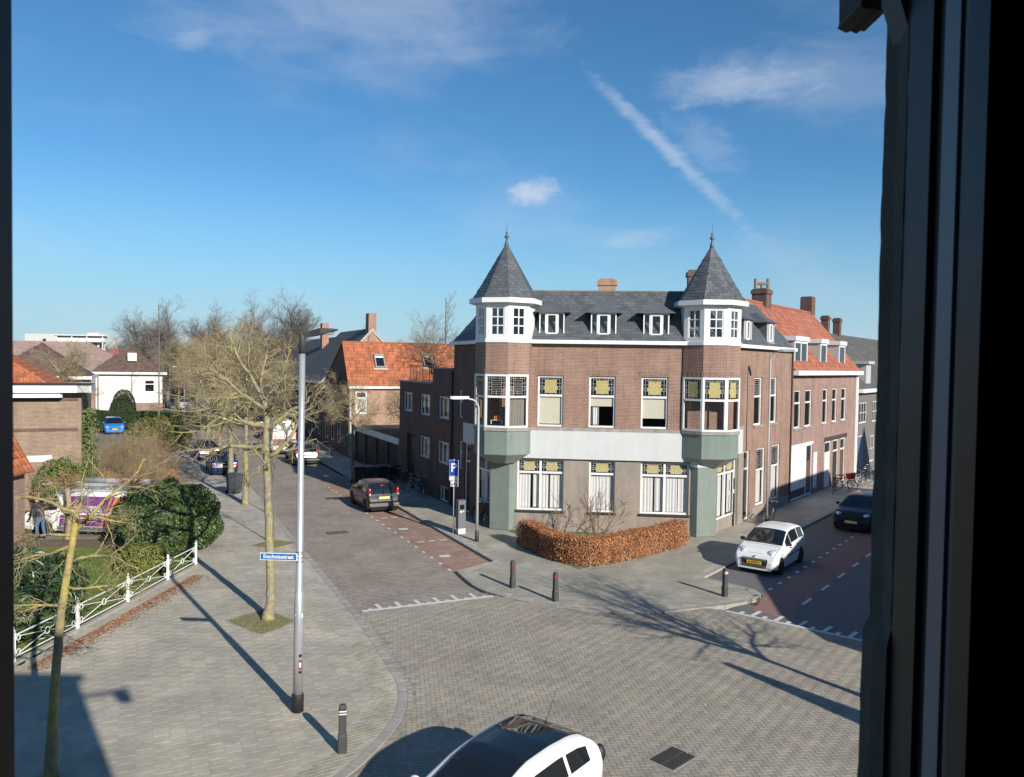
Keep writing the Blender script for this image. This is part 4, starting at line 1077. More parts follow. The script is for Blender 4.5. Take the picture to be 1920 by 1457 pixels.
# --- grey-roofed house behind it, gable and chimney towards us
def gable_row(name, label, t0, t1, eave, ridge, depth, wm, rm, fm, chims=(), group=None, gable_ops=True, barge=OFFW):
    H = thing(name, label, 'house', xy(L0 + D1 * t0) + (0,), -25.2, group)
    F = frame(L0 + D1 * t1, -25.2 + 180); Ln = t1 - t0
    n = max(1, int(Ln / 2.6)); ops = []
    for k in range(n):
        u = Ln * (k + .5) / n; ops += [(u - .5, u + .5, 3.2, 4.9), (u - .55, u + .55, .8, 2.5)]
    wall(H, 'front_wall', F, 0, Ln, 0, eave, ops, fm)
    for k, op in enumerate(ops): cross_win(H, F, op, k, OFFW)
    P = lambda u, v, z: F @ Vector((u, v, z)); yr = depth / 2
    for u, s in ((0, -1), (Ln, 1)):
        b = MB(); q = [(u, 0, 0), (u, depth, 0), (u, depth, eave), (u, yr, ridge), (u, 0, eave)]; b.face(q if s > 0 else q[::-1]); b.build('gable_wall', wm, H, F)
    tiles(H, 'roof', [P(-.1, -.25, eave - .1), P(Ln + .1, -.25, eave - .1), P(Ln + .1, yr, ridge + .08), P(-.1, yr, ridge + .08)], .3, .33, rm, 0, 'slate', 3)
    b = MB(); b.face([P(Ln + .1, depth + .2, eave - .1), P(-.1, depth + .2, eave - .1), P(-.1, yr, ridge + .08), P(Ln + .1, yr, ridge + .08)]); b.build('roof_back', rm, H)
    if barge:
        b = MB(); u = Ln + .12
        for v0, v1 in ((-.25, yr), (depth + .25, yr)):
            z0 = eave - .1; b.face([(u, v0, z0 + .02), (u, v1, ridge + .1), (u, v1, ridge - .14), (u, v0, z0 - .22)]); b.face([(u, v0, z0 - .22), (u, v1, ridge - .14), (u, v1, ridge + .1), (u, v0, z0 + .02)][::1])
        b.build('bargeboard', barge, H, F)
    b = MB(); b.box(-.1, Ln + .1, -.4, -.15, eave - .28, eave - .1); b.build('gutter_board', OFFW, H, F)
    for cu, cz, cm, cv in chims: chimney(H, P(cu, yr + cv, 0), -25.2, 1.0, .7, ridge - 1.2, cz, cm, cap=False)
    return H, F
gable_row('grey_roof_house', 'grey slate-roofed brick house with a chimney on its gable behind the orange roof', 37.6, 50, 5.6, 10.2, 8.6, BRICKO, GTILE, BRICKD, ((12.0, 11.6, BRICKC, 0),))
gable_row('slate_roof_house', 'further slate-roofed house whose red chimney shows just right of the tall lamp head', 50.3, 66, 5.6, 9.8, 8.6, BRICKC, GTILE, BRICKD, ((13.0, 11.3, BRICKC, -1.0),))
gable_row('white_gabled_house', 'pale rendered house with dark roof half hidden behind the bare street trees', 66.4, 84, 5.8, 9.6, 9, mat('cream_render', (.55, .52, .46), .8, .1), BTILE, mat('grey_render', (.33, .32, .30), .8, .1), ((12, 10.8, BRICKC, 0),))
gable_row('far_row_house', 'red-roofed row of houses far down the long street', 84.4, 125, 5.6, 9.6, 9, BRICKC, RTILE2, BRICKD, ((30, 10.8, BRICKC, 0), (12, 10.8, BRICKC, 0)))

# ================================================================== right-hand neighbours
NH = thing('red_roof_house', 'pinkish brick terraced house with a red tiled roof and three box dormers', 'house', xy(R1) + (0,), 37.1)
NE, NR, NDP = 7.05, 11.15, 6.3; NLn = 14.0
FN = frame(R1, 37.1)
nops = [(.55, 1.7, 4.0, 6.1), (2.45, 3.7, 4.0, 6.1), (5.9, 6.95, 4.0, 6.1), (7.95, 9.05, 4.0, 6.1), (10.05, 11.2, 4.0, 6.1), (.2, 4.05, .02, 2.95), (4.3, 5.0, .3, 2.4), (6.6, 7.9, .02, 2.85), (8.4, 9.6, .02, 2.85), (10.1, 11.2, .02, 2.85)]
wall(NH, 'front_wall', FN, 0, NLn, 0, NE, nops, BRICKN, .12)
for k, op in enumerate(nops[:5]): sashwin(NH, FN, *op, .66, 'x', None, y=.05, sill=STONE, m=OFFW if k < 2 else WHITE); soldier(NH, FN, op[0], op[1], op[3] + .01, BRICKN)
op = nops[5]
b = MB(); b.box(op[0] - .1, op[1] + .1, -.03, .1, op[3], op[3] + .14); bars(b, op[0], op[1], op[2], op[3], .09, .03, .1); b.box(2.98, 3.06, .03, .1, .1, 2.9); b.build('garage_frame', WHITE, NH, FN)
b = MB(); b.box(.09, 2.98, .05, .09, .55, 2.86)
for k in range(6): b.box(.09, 2.98, .044, .05, .56 + k * .385, .57 + k * .385)
b.build('garage_door', mat('white_garage_door', (.72, .74, .74), .5, .03), NH, FN)
b = MB(); b.box(.09, 2.98, .06, .1, .02, .55); b.build('door_base', BRICKD, NH, FN)
b = MB(); b.box(3.06, 3.96, .05, .09, .1, 2.0); b.build('side_door', mat('brown_wood_door', (.14, .08, .055), .6), NH, FN); pane(NH, FN, 3.06, 3.96, 2.05, 2.86, .06, DGLASS)
b = MB(); b.box(4.3, 5.0, -.02, .05, .3, 2.4); b.build('meter_cabinet', OFFW, NH, FN)
for k in (7, 8, 9):
    op = nops[k]; b = MB(); bars(b, *op, .08, .03, .1); b.box(op[0] + .08, op[1] - .08, .03, .1, 2.1, 2.2); f = b.build('door_frame', OFFW, NH, FN)
    b = MB(); b.box(op[0] + .08, op[1] - .08, .06, .1, .05, 2.1); b.build('door', [OFFW, DDARK, mat('brown_wood_door2', (.10, .06, .05), .6)][k - 7], NH, FN); pane(f, FN, op[0] + .08, op[1] - .08, 2.2, op[3] - .08, .07, DGLASS)
b = MB(); b.box(6.4, 11.6, -.02, 0, 2.86, 3.12); b.build('door_lintel', mat('dark_lintel', (.06, .05, .05), .7), NH, FN)
b = MB(); b.box(-.02, NLn, -.38, 0, NE - .12, NE + .14); b.build('gutter_board', WHITE, NH, FN)
PN = lambda u, v, z: FN @ Vector((u, v, z))
tiles(NH, 'roof', [PN(0, -.2, NE + .1), PN(NLn, -.2, NE + .1), PN(NLn, 3.15, NR), PN(0, 3.15, NR)], .24, .30, RTILE2, 150, 'pantile', 9)
b = MB(); b.face([PN(NLn, NDP, NE), PN(0, NDP, NE), PN(0, 3.15, NR), PN(NLn, 3.15, NR)]); b.build('roof_back', RTILE2, NH)
b = MB(); b.path([PN(0, 3.15, NR + .04), PN(NLn, 3.15, NR + .04)], .1, 8); b.build('ridge_tiles', RTILE2, NH)
for u, s in ((0, -1), (NLn, 1)):
    b = MB(); q = [(u, 0, 0), (u, NDP, 0), (u, NDP, NE), (u, 3.15, NR), (u, 0, NE)]; b.face(q if s > 0 else q[::-1]); b.build('gable_wall', BRICKN, NH, FN)
b = MB(); b.face([(NLn, NDP, 0), (0, NDP, 0), (0, NDP, NE), (NLn, NDP, NE)]); b.build('back_wall', BRICKN, NH, FN)
DGREY = mat('pale_grey_dormer_cheek', (.42, .43, .43), .7, .06)
for u0, u1 in ((1.0, 3.3), (5.9, 7.2), (10.0, 11.4)):
    b = MB(); v0 = .25; b.box(u0, u1, v0, 1.75, 7.2, 8.85); d = b.build('dormer_box', DGREY, NH, FN)
    b = MB(); b.box(u0 - .1, u1 + .1, v0 - .14, 1.9, 8.85, 9.1); b.build('dormer_cornice', WHITE, d, FN)
    b = MB(); bars(b, u0, u1, 7.25, 8.82, .1, v0 - .06, v0 - .002)
    if u1 - u0 > 1.6: b.box((u0 + u1) / 2 - .05, (u0 + u1) / 2 + .05, v0 - .055, v0 - .004, 7.35, 8.72)
    b.build('dormer_window', WHITE, d, FN); pane(d, FN, u0 + .1, u1 - .1, 7.35, 8.72, v0 - .02, DGLASS)
    b = MB(); b.box(u0 - .15, u1 + .15, -.05, v0 - .01, 7.16, 7.24); b.build('dormer_sill', OFFW, d, FN)
ck = chimney(NH, PN(4.3, 3.3, 0), 37.1, .9, .9, 9.5, 12.05, BRICKD)
b = MB(); F = frame(PN(4.3, 3.3, 0), 100); b.tube((0, 0, 12.05), (0, 0, 12.5), .1, n=8); b.tube((-.36, 0, 12.42), (.36, 0, 12.42), .1, n=8)
for x in (-.36, .36): b.tube((x, 0, 12.15), (x, 0, 12.72), .11, n=8)
b.build('chimney_cowl', mat('weathered_clay', (.22, .2, .18), .8, .2), ck, F)
chimney(NH, PN(NLn - .2, 3.4, 0), 37.1, .8, .8, 10.0, 12.3, BRICKD, cap=False)
b = MB(); b.tube((NLn - .1, -.06, .1), (NLn - .1, -.06, 6.9), .05, n=8); b.build('rain_pipe', WHITE, NH, FN)
b = MB(); b.box(NLn - .35, NLn - .02, -.03, 0, 0, 6.9); b.build('white_corner_board', OFFW, NH, FN)
GH = thing('grey_terraced_house', 'grey rendered house with a dark tiled roof at the right edge beside the window frame', 'house', xy(R1 + D2 * 14) + (0,), 37.1)
FGH = frame(R1 + D2 * NLn, 37.1); GHL = 26
gops = [(.7, 2.9, 3.55, 5.0), (.6, 2.2, .02, 2.7), (4.5, 6.2, 3.5, 5.0), (4.0, 5.4, .6, 2.5), (9, 11, 3.5, 5.0), (9, 11, .6, 2.5)]
wall(GH, 'front_wall', FGH, 0, GHL, 0, 5.8, gops, mat('grey_brown_brick_plain', (.16, .145, .135), .85, .15, 2))
for k, op in enumerate(gops):
    if k == 1:
        b = MB(); bars(b, *op, .08, .03, .1); b.build('door_frame', OFFW, GH, FGH); b = MB(); b.box(op[0] + .08, op[1] - .08, .06, .1, .05, 2.6); b.build('door', mat('blue_door', (.10, .14, .22), .5), GH, FGH)
    else: gridwin(GH, FGH, *op, 3, 2, glass=DGLASS)
b = MB(); b.box(0, GHL, -.4, 0, 5.7, 5.95); b.build('gutter_board', WHITE, GH, FGH)
PG = lambda u, v, z: FGH @ Vector((u, v, z))
tiles(GH, 'roof', [PG(0, -.2, 5.9), PG(GHL, -.2, 5.9), PG(GHL, 4.5, 10.2), PG(0, 4.5, 10.2)], .3, .33, GTILE, 0, 'slate', 4)
b = MB(); b.face([PG(GHL, 9, 5.9), PG(0, 9, 5.9), PG(0, 4.5, 10.2), PG(GHL, 4.5, 10.2)]); b.build('roof_back', GTILE, GH)
b = MB(); b.face([(0, 0, 0), (0, 0, 5.9), (0, 4.5, 10.2), (0, 9, 5.9), (0, 9, 0)]); b.build('gable_wall', BRICKN, GH, FGH)
for u in (8.2, 11.6): chimney(GH, PG(u, 4.5, 0), 37.1, .55, .55, 9.5, 11.5, BRICKD)
b = MB(); b.box(3.2, 4.6, .2, 2.2, 6.3, 7.7); b.box(3.0, 4.8, .0, 2.4, 7.7, 7.9); b.build('dormer_box', DGREY, GH, FGH)

# ================================================================== houses on the left
def hip_house(name, label, x0, x1, y0, y1, eave, ridge, wm, rm, az=64.8, gut=WHITE, ops=(), glass=None, group=None, hipin=None, tile='slate', n_ind=0, sideops=(), seed=0, rin=0.):
    """box house with a hipped roof; front faces -Y (towards us) when az=90"""
    Ln, Dp = x1 - x0, y1 - y0; c = Vector((x1, y0, 0)) - bearing(az) * Ln; H = thing(name, label, 'house', xy(c) + (0,), az, group); F = frame(c, az)
    Ln, Dp = x1 - x0, y1 - y0; P = lambda u, v, z: F @ Vector((u, v, z))
    wall(H, 'front_wall', F, 0, Ln, 0, eave, list(ops), wm)
    for k, op in enumerate(ops): cross_win(H, F, op, k)
    Fs = frame(P(Ln, 0, 0), az - 90); wall(H, 'side_wall', Fs, 0, Dp, 0, eave, list(sideops), wm)
    for k, op in enumerate(sideops): cross_win(H, Fs, op, k)
    b = MB(); b.face([(0, 0, 0), (0, 0, eave), (0, Dp, eave), (0, Dp, 0)]); b.face([(0, Dp, 0), (0, Dp, eave), (Ln, Dp, eave), (Ln, Dp, 0)]); b.build('rear_wall', wm, H, F)
    o = .35; hi = hipin if hipin is not None else Dp / 2
    if rin: b = MB(); b.box(0, Ln, 0, Dp, eave - .02, eave + .05); b.build('flat_roof', DARKM, H, F); Ln -= rin
    A, B_, C_, D_ = P(-o, -o + rin * .3, eave), P(Ln + o, -o + rin * .3, eave), P(Ln + o, Dp + o, eave), P(-o, Dp + o, eave)
    E_, G_ = P(min(hi, Ln / 2 - .1), Dp / 2, ridge), P(max(Ln - hi, Ln / 2 + .1), Dp / 2, ridge)
    tiles(H, 'roof', [A, B_, G_, E_], .28, .33, rm, n_ind, tile, seed); tiles(H, 'roof_side', [B_, C_, G_], .28, .33, rm, 0, tile, seed + 1)
    b = MB(); b.face([C_, D_, E_, G_]); b.face([D_, A, E_]); b.face([A, D_, C_, B_]); b.build('roof_back', rm, H)
    b = MB(); b.box(-o - .05, Ln + o + .05, -o - .12, -o + .03, eave - .22, eave + .03); b.box(Ln + o - .03, Ln + o + .12, -o, Dp + o, eave - .22, eave + .03); b.build('gutter_board', gut, H, F)
    b = MB(); b.path([E_, G_], .1, 6); b.path([G_, B_], .08, 6); b.build('ridge_tiles', rm, H)
    return H, F
LH, FLH = hip_house('orange_hip_roof_house', 'brown brick house with an orange hipped roof beside the bare hedge at the left edge', -36, -20.85, 38.2, 46, 5.6, 9.2, BRICKL, RTILE, tile='pantile', n_ind=150, hipin=5.2, sideops=[(.8, 1.5, 2.7, 4.6)], seed=11, rin=1.25)
b = MB(); b.box(-1, 15.55, -.6, .05, 5.62, 6.02); b.box(15.0, 15.6, -.6, 3, 5.62, 6.02); b.build('white_cornice', WHITE, LH, FLH)
b = MB(); b.box(-1, 15.7, -.75, .05, 6.022, 6.07); b.build('roof_edge_felt', DARKM, LH, FLH)
b = MB(); b.box(0, 15, -.025, 0, 5.2, 5.42); b.box(0, 15, -.02, 0, 3.75, 3.9); b.build('brick_string_course', BRICKD, LH, FLH)
b = MB(); b.box(10.3, 11.3, 1.2, 2.6, 7.0, 8.1); b.box(10.2, 11.4, 1.05, 2.6, 8.1, 8.25); b.build('dormer_box', OFFW, LH, FLH)
b = MB(); b.box(9.3, 13.9, -.05, .02, 2.3, 2.6); b.build('window_head', WHITE, LH, FLH)
# steep-roofed wing of that house, next to the van
FW = frame(Vector((-27.5, 29.6, 0)), 90)
wall(LH, 'wing_wall', FW, 0, 8.15, 0, 2.7, [(3, 4.6, 1, 2.3)], BRICKN)
b = MB(); b.face([(8.15, 0, 0), (8.15, 1.7, 0), (8.15, 1.7, 2.7), (8.15, 0, 2.7)]); b.face([(0, 1.7, 0), (0, 1.7, 2.7), (8.15, 1.7, 2.7), (8.15, 1.7, 0)]); b.face([(2, .25, 2.7), (7.9, .25, 2.7), (6.4, .25, 5.6), (3.5, .25, 5.6)]); b.build('wing_gable', BRICKN, LH, FW)
PW = lambda u, v, z: FW @ Vector((u, v, z))
tiles(LH, 'wing_roof', [PW(8.45, -.25, 2.7), PW(8.45, 1.9, 2.7), PW(6.6, 1.9, 5.9), PW(6.6, .1, 5.9)], .25, .32, RTILE, 0, 'pantile', 7)
tiles(LH, 'wing_roof', [PW(3, -.3, 2.75), PW(8.4, -.3, 2.75), PW(7.9, .3, 3.6), PW(3, .3, 3.6)], .25, .32, RTILE, 0, 'pantile', 8)
b = MB(); b.face([(8.5, .06, 2.95), (6.7, .06, 6.0), (6.5, .06, 5.8), (8.3, .06, 2.75)]); b.face([(8.5, .09, 2.95), (8.3, .09, 2.75), (6.5, .09, 5.8), (6.7, .09, 6.0)]); b.build('bargeboard', WHITE, LH, FW)
b = MB(); b.box(2.5, 8.6, -.45, -.28, 2.5, 2.72); b.build('gutter_board', WHITE, LH, FW)
b = MB(); b.tube((8.2, -.05, .1), (8.2, -.05, 2.6), .05, n=8); b.build('rain_pipe', GREYM, LH, FW)
hip_house('brown_hip_house', 'brown brick house with a dark hipped roof behind the ivy-covered wall', -41.5, -34.6, 64, 72, 5.75, 8.4, BRICKL, BTILE, seed=21, sideops=[(1, 2, 3, 4.5)])
WHS, FWH = hip_house('white_wall_house', 'white rendered house with a brown tiled hip roof left of the tall thin poplar', -45.8, -39.0, 88, 97, 5.75, 8.7, mat('white_render', (.70, .69, .65), .8, .05), BTILE, seed=23, ops=[(5.0, 6.0, 3.6, 4.9)], sideops=[(1, 2, 3.4, 4.7)])
b = MB(); b.box(2.2, 6.85, -.05, 0, 0, 2.4); b.build('brick_base', BRICKN, WHS, FWH)
b = MB(); b.box(-1.6, .5, -.6, 0, 0, 5.5); b.build('brick_pier', BRICKN, WHS, FWH); b = MB(); b.tube((.3, -.68, 0), (.3, -.68, 5.4), .08, n=6); b.build('rain_pipe', WHITE, WHS, FWH)
b = MB(); b.box(3.3, 4.2, 1.2, 1.4, 7.0, 7.9); b.build('roof_light', OFFW, WHS, FWH)
hip_house('pale_roof_house', 'long house with a pale pink tiled roof behind the white-walled house', -74, -46, 99, 112, 5.2, 9.2, BRICKL, PTILE, seed=25)
AP = thing('apartment_block', 'pale apartment block with stacked balconies on the far left horizon', 'apartment block', (-131, 230, 0), 90); FAP = frame(Vector((-142, 230, 0)), 90)
b = MB(); b.box(0, 9, 0, 12, 0, 14); b.box(9, 22.5, 1.5, 12, 0, 13.6); b.box(16, 19.5, 4, 9, 13.6, 14.7); b.build('block_wall', mat('pale_concrete', (.55, .55, .52), .8, .06), AP, FAP)
b = MB()
for z in (3, 6, 9, 12): b.box(9, 23, 0, 1.5, z - .15, z + .1); b.box(9, 23, -.05, .05, z + .1, z + 1.0)
for x in (9.2, 13.6, 18, 22.6): b.box(x - .15, x + .15, 0, .2, 0, 13.9)
b.box(8.8, 23.2, -.3, 2, 13.6, 13.9); b.build('balcony', mat('white_concrete', (.68, .68, .66), .7), AP, FAP)
for z in (3, 6, 9):
    for x in (10, 12, 14.5, 16.5, 19, 21):
        b = MB(); b.box(x, x + 1.3, 1.42, 1.49, z + .4, z + 2.6); b.build('window', DGLASS, AP, FAP)
for z in (10.2, 7.0):
    b = MB(); b.box(5.2, 6.2, -.05, -.01, z, z + 2.4); b.build('window', DGLASS, AP, FAP)
for k, (x0, x1, y, e, r, m) in enumerate(((-98, -80, 128, 5, 8.6, BTILE), (-72, -55, 135, 5.2, 8.8, RTILE2), (-120, -102, 150, 5, 8.8, GTILE), (-60, -46, 160, 5.4, 9, BTILE))):
    hip_house('distant_house', ['brown-roofed house low on the far left skyline', 'red-roofed house far behind the pale pink roof', 'grey-roofed house at the farthest left of the skyline', 'dark-roofed house far down beside the long street'][k], x0, x1, y, y + 10, e, r, BRICKL, m, seed=30 + k)

# ================================================================== the house we look out of
CH = thing('viewing_house', 'dark window frame and house wall around the opening we look through', 'house', (0, 1.2, 0), 90)
FRW = mat('dark_green_window_paint', (.03, .036, .036), .5, .15, 4, .04, 60)
JAMB = mat('rough_mortar_edge', (.12, .117, .105), .95, .25, 9, .12, 60)
SASH = mat('blue_grey_sash', (.26, .31, .36), .45, .08, 3)
ROOMW = mat('dark_room_wall', (.05, .05, .05), .9, .05)
XL, XR, YO, YI, ZS, ZH = -.86, .552, 1.19, .935, 6.3, 8.12
FC = frame(Vector((0, YO, 0)), -90)     # x runs to the left seen from outside ... local x = -X
# outer wall of the dormer with the opening
b = MB()
def wbox(x0, x1, y0, y1, z0, z1): b.box(x0, x1, y0, y1, z0, z1)
wbox(-3.2, XL - .05, YI, YO, 5.2, 9.3); wbox(XR + .05, 1.85, YI, YO, 5.2, 9.3); wbox(XL - .05, XR + .05, YI, YO, 5.2, ZS); wbox(XL - .05, XR + .05, YI, YO, ZH, 9.3)
b.build('dormer_wall', ROOMW, CH)
b = MB(); wbox(-3.2, -3.1, -3.6, YI, 5.2, 9.3); wbox(1.75, 1.85, -3.6, YI, 5.2, 9.3); wbox(-3.2, 1.85, -3.7, -3.6, 5.2, 9.3); b.build('room_wall', ROOMW, CH)
b = MB(); wbox(-3.35, 1.95, -3.8, YO + .12, 9.3, 9.42); b.build('dormer_roof', mat('dormer_zinc', (.2, .2, .2), .6), CH)
b = MB(); wbox(-3.2, 1.85, -3.7, YI, 5.1, 5.2); b.build('room_floor', ROOMW, CH)
rg = random.Random(4)
def rough_strip(x, y0, y1, z0, z1, amp, n=70, sgn=-1, thick=.06):
    """uneven mortar edge: a long block whose free edge wanders"""
    bm = MB(); rows = []
    for k in range(n + 1):
        z = z0 + (z1 - z0) * k / n; a = amp * (rg.random() - .5) + amp * .25 * math.sin(k * .37) + (.008 if k > n * .335 else -.006)
        rows.append([(x + thick, y0, z), (x + a * .4, y0, z), (x + a, (y0 + y1) / 2, z), (x + a * .8, y1, z), (x + thick, y1, z)])
    if sgn > 0: rows = [[(2 * x - p[0], p[1], p[2]) for p in r[::-1]] for r in rows]
    bm.grid(rows); return bm
rough_strip(XR, YO - .055, YO + .02, ZS, ZH, .0025).build('outer_jamb', JAMB, CH)
b = MB(); wbox(XR + .004, XR + .06, YO - .12, YO - .055, ZS, ZH); b.build('frame_stile', FRW, CH)
b = MB(); wbox(XR + .012, XR + .06, YO - .165, YO - .12, ZS, ZH); b.build('frame_rebate', FRW, CH)
b = MB(); wbox(XR - .004, XR + .06, YO - .2, YO - .165, ZS, ZH); b.build('sash_stile', SASH, CH)
b = MB(); wbox(XR + .012, XR + .06, YO - .208, YO - .2, ZS, ZH); b.build('sash_groove', DARKM, CH)
b = MB(); wbox(XR - .002, XR + .06, YO - .232, YO - .208, ZS, ZH); b.build('gasket_strip', mat('grey_gasket', (.16, .165, .17), .6, .15, 30), CH)
b = MB()
for k in range(150): b.box(XR - .0035, XR - .0015, YO - .229, YO - .226, ZS + .012 * k, ZS + .012 * k + .005)
tag(b.build('gasket_holes', DARKM, CH), kind='stuff')
b = MB(); wbox(XR - .012, XR + .3, YI - .02, YO - .233, ZS, ZH); b.build('inner_casing', DARKM, CH)
rough_strip(XL, YI, YO + .02, ZS, ZH, .003, sgn=1).build('outer_jamb', JAMB, CH)
b = MB(); b.box(-1.1, -.604, YI - .02, YI + .02, ZS, ZH); b.build('inner_casing', DARKM, CH)
b = MB(); wbox(XL, XR, YO - .23, YO + .1, ZS - .08, ZS); b.build('window_sill', FRW, CH)
# head of the frame and a worn wooden bracket outside it
b = MB(); wbox(XL, XR, YO - .23, YO + .0, ZH - .06, ZH); b.build('frame_head', FRW, CH)
b = MB()
P_ = [(.562, 7.905), (.56, 7.895), (.575, 7.888), (.583, 7.891), (.593, 7.887), (.6, 7.892), (.607, 7.891), (.607, 8.4), (.555, 8.4)]
b.prism([(x, z) for x, z in P_], -.0, .09, Matrix.Translation((0, YO + .12, 0)) @ Matrix.Rotation(R_(90), 4, 'X') @ Matrix.Diagonal((1, 1, -1, 1)))
b.build('worn_bracket', JAMB, CH)
b = MB()
b.prism([(XR - .012, 7.84), (XR + .06, 7.62), (XR + .06, 8.1), (XR - .012, 8.1)], 0, .05, Matrix.Translation((0, YO - .05, 0)) @ Matrix.Rotation(R_(90), 4, 'X') @ Matrix.Diagonal((1, 1, -1, 1)))
b.build('corner_brace', FRW, CH)
# walls and roof below the dormer (out of view; they and the dormer throw the shade on the pavement)
b = MB(); wbox(-14, 9.5, 0.55, 1.1, 0, 5.1); b.build('lower_wall', BRICKL, CH)
b = MB(); b.face([(-14, 1.2, 5.1), (-3.25, 1.2, 5.1), (-3.25, -4, 7.0), (-14, -4, 7.0)]); b.face([(1.9, 1.2, 5.1), (9.5, 1.2, 5.1), (9.5, -4, 7.0), (1.9, -4, 7.0)]); b.build('lower_roof', RTILE2, CH)
b = MB(); b.box(-14, 9.5, 1.1, 1.25, 5.0, 5.12); b.build('gutter_board', OFFW, CH)
b = MB(); wbox(-9.5, -3.21, -3.6, 1.1, 5.1, 9.1); b.build('dormer_extension', ROOMW, CH)
b = MB(); b.path([(1.85, 1.1, 8.86), (2.45, 1.15, 8.95), (2.9, 1.2, 9.06)], .05, 6)
b.ball((2.68, 1.2, 8.82), .2, .08, .2, 8); b.build('added_dish_arm', DARKM, CH)  # arm and dish added out of view for the shadow they cast
# houses across the right-hand street, out of view; their roofline shades the asphalt
Q0 = Vector((16.3, 20.0, 0))
def opp(name, label, prof, depth=7.):
    H = thing(name, label, 'house', xy(Q0 + D2 * prof[0][0]) + (0,), 37.1); F = frame(Q0, 37.1)
    b = MB(); n = len(prof)
    A = [(s, 0, z) for s, z in prof]; B = [(s, -depth, z) for s, z in prof]
    b.face(A[::-1]); b.face(B); b.build('gable_wall', BRICKN, H, F)
    b = MB()
    for k in range(n - 1):
        if prof[k][0] == prof[k + 1][0]: continue
        b.face([A[k], A[k + 1], B[k + 1], B[k]])
    b.build('roof', RTILE2, H, F)
    b = MB(); b.face([A[0], A[1], B[1], B[0]]); b.face([A[-1], B[-1], B[-2], A[-2]]); b.build('side_wall', BRICKN, H, F)
    for s in np.arange(prof[0][0] + 1.2, prof[-1][0] - 1.2, 2.6):
        for z0 in (.9,):
            b = MB(); bars(b, s - .5, s + .5, z0, z0 + 1.6, .08, .005, .05); w = b.build('window', WHITE, H, F); pane(w, F, s - .42, s + .42, z0 + .08, z0 + 1.52, .02, DGLASS)
opp('opposite_corner_house', 'brick corner house across the side street, only its shade falls into view', [(-6, 0), (-6, 3.3), (-5, 4.1), (-1.9, 5.1), (8.5, 7.3), (10.5, 8.2), (20.4, 8.2), (20.4, 0)])
opp('opposite_low_house', 'low brick house across the side street beyond the corner house', [(20.6, 0), (20.6, 4.6), (25.8, 4.6), (25.8, 0)])
opp('opposite_gabled_house', 'gabled brick house across the side street shading the grey house', [(26, 0), (26, 6.2), (28.9, 10.4), (31.8, 6.2), (31.8, 0)])

# ================================================================== street furniture
BLK = mat('dark_grey_plastic', (.055, .057, .06), .6, .15, 9, .2)
RED = mat('red_reflector', (.30, .03, .03), .4); WREF = mat('white_reflector', (.75, .75, .74), .4)
def bollard(x, y, label, az, red):
    B_ = thing('bollard', label, 'bollard', (x, y, 0), az, 'dark square bollards')
    F = WM[B_]; b = MB()
    def ring(h, z, c=.25): k = h * c; return [(-h + k, -h, z), (h - k, -h, z), (h, -h + k, z), (h, h - k, z), (h - k, h, z), (-h + k, h, z), (-h, h - k, z), (-h, -h + k, z)]
    rows = [ring(.085, 0), ring(.085, .30), ring(.07, .36), ring(.07, .80), ring(.066, .86), ring(.045, .9)]
    b.grid(rows, True); b.face(ring(.045, .9)); b.build('post', BLK, B_, F)
    for z in (.73, .78):
        b = MB(); b.grid([ring(.0725, z), ring(.0725, z + .022)], True); b.build('reflector_band', [WREF, RED][red], B_, F)
    b = MB(); b.box(-.074, -.0705, -.05, .05, .71, .82); b.build('side_reflector', RED, B_, F)
bollard(-3.07, 14.55, 'grey bollard with white bands nearest the camera beside the curved kerb', 80, 0)
bollard(.12, 25.57, 'dark bollard with red bands, the left of the pair before the hedge', 60, 1)
bollard(1.44, 24.19, 'dark bollard with red bands, the right of the pair before the hedge', 60, 1)
bollard(6.89, 24.98, 'dark bollard with white bands in front of the parked white hatchback', 60, 0)
bollard(6.3, 12.25, 'dark bollard just outside the view by the lower right corner', 60, 0)

def lamp_post(name, label, x, y, h, az, arm, group=None, r=.06, tall=True, headm=None):
    P_ = thing(name, label, 'lamp post', (x, y, 0), az, group); F = WM[P_]; b = MB()
    b.lathe([(r * 1.45, 0), (r * 1.45, .42), (r * 1.2, .45)], 14); b.build('foot', BLK, P_, F, True)
    pts = [(0, 0, .4), (0, 0, h * .5), (0, 0, h - .45)]; rs_ = [r, r * .85, r * .68]
    for k in range(1, 9):
        t = k / 8 * math.pi / 2; pts.append((.4 * (1 - math.cos(t)), 0, h - .45 + .4 * math.sin(t))); rs_.append(r * .6)
    pts.append((arm, 0, h + .02)); rs_.append(r * .5)
    b = MB(); b.path(pts, rs_, 12); b.build('pole', GREYM, P_, F, True)
    b = MB(); b.prism([(arm - .1, -.07), (arm + .1, -.11), (arm + .62, -.11), (arm + .7, -.05), (arm + .7, .05), (arm + .62, .11), (arm + .1, .11), (arm - .1, .07)], h - .04, h + .07); b.build('lamp_head', headm or OFFW, P_, F)
    b = MB(); b.box(arm + .14, arm + .6, -.09, .09, h - .055, h - .041); b.build('lamp_glass', mat('lamp_diffuser', (.7, .7, .66), .3), P_, F)
    return P_
lamp_post('street_lamp', 'white curved lamp post beside the parking sign at the left turret', -1.35, 32.23, 5.9, -115 + 0, .55)
lamp_post('street_lamp', 'slim grey lamp post in front of the right-hand side of the turret house', 11.91, 36.45, 8.1, 127, .5)
lamp_post('street_lamp', 'thin lamp post among the bare trees by the dark blue cars', -25.6, 64.8, 6.2, 60, .5, 'distant street lamps')
lamp_post('street_lamp', 'thin lamp post next to the silver car down the long street', -31.6, 76.1, 6.2, 60, .5, 'distant street lamps')
lamp_post('street_lamp', 'farthest thin lamp post right of the white-walled house', -48.2, 111.1, 6.2, 60, .5, 'distant street lamps')
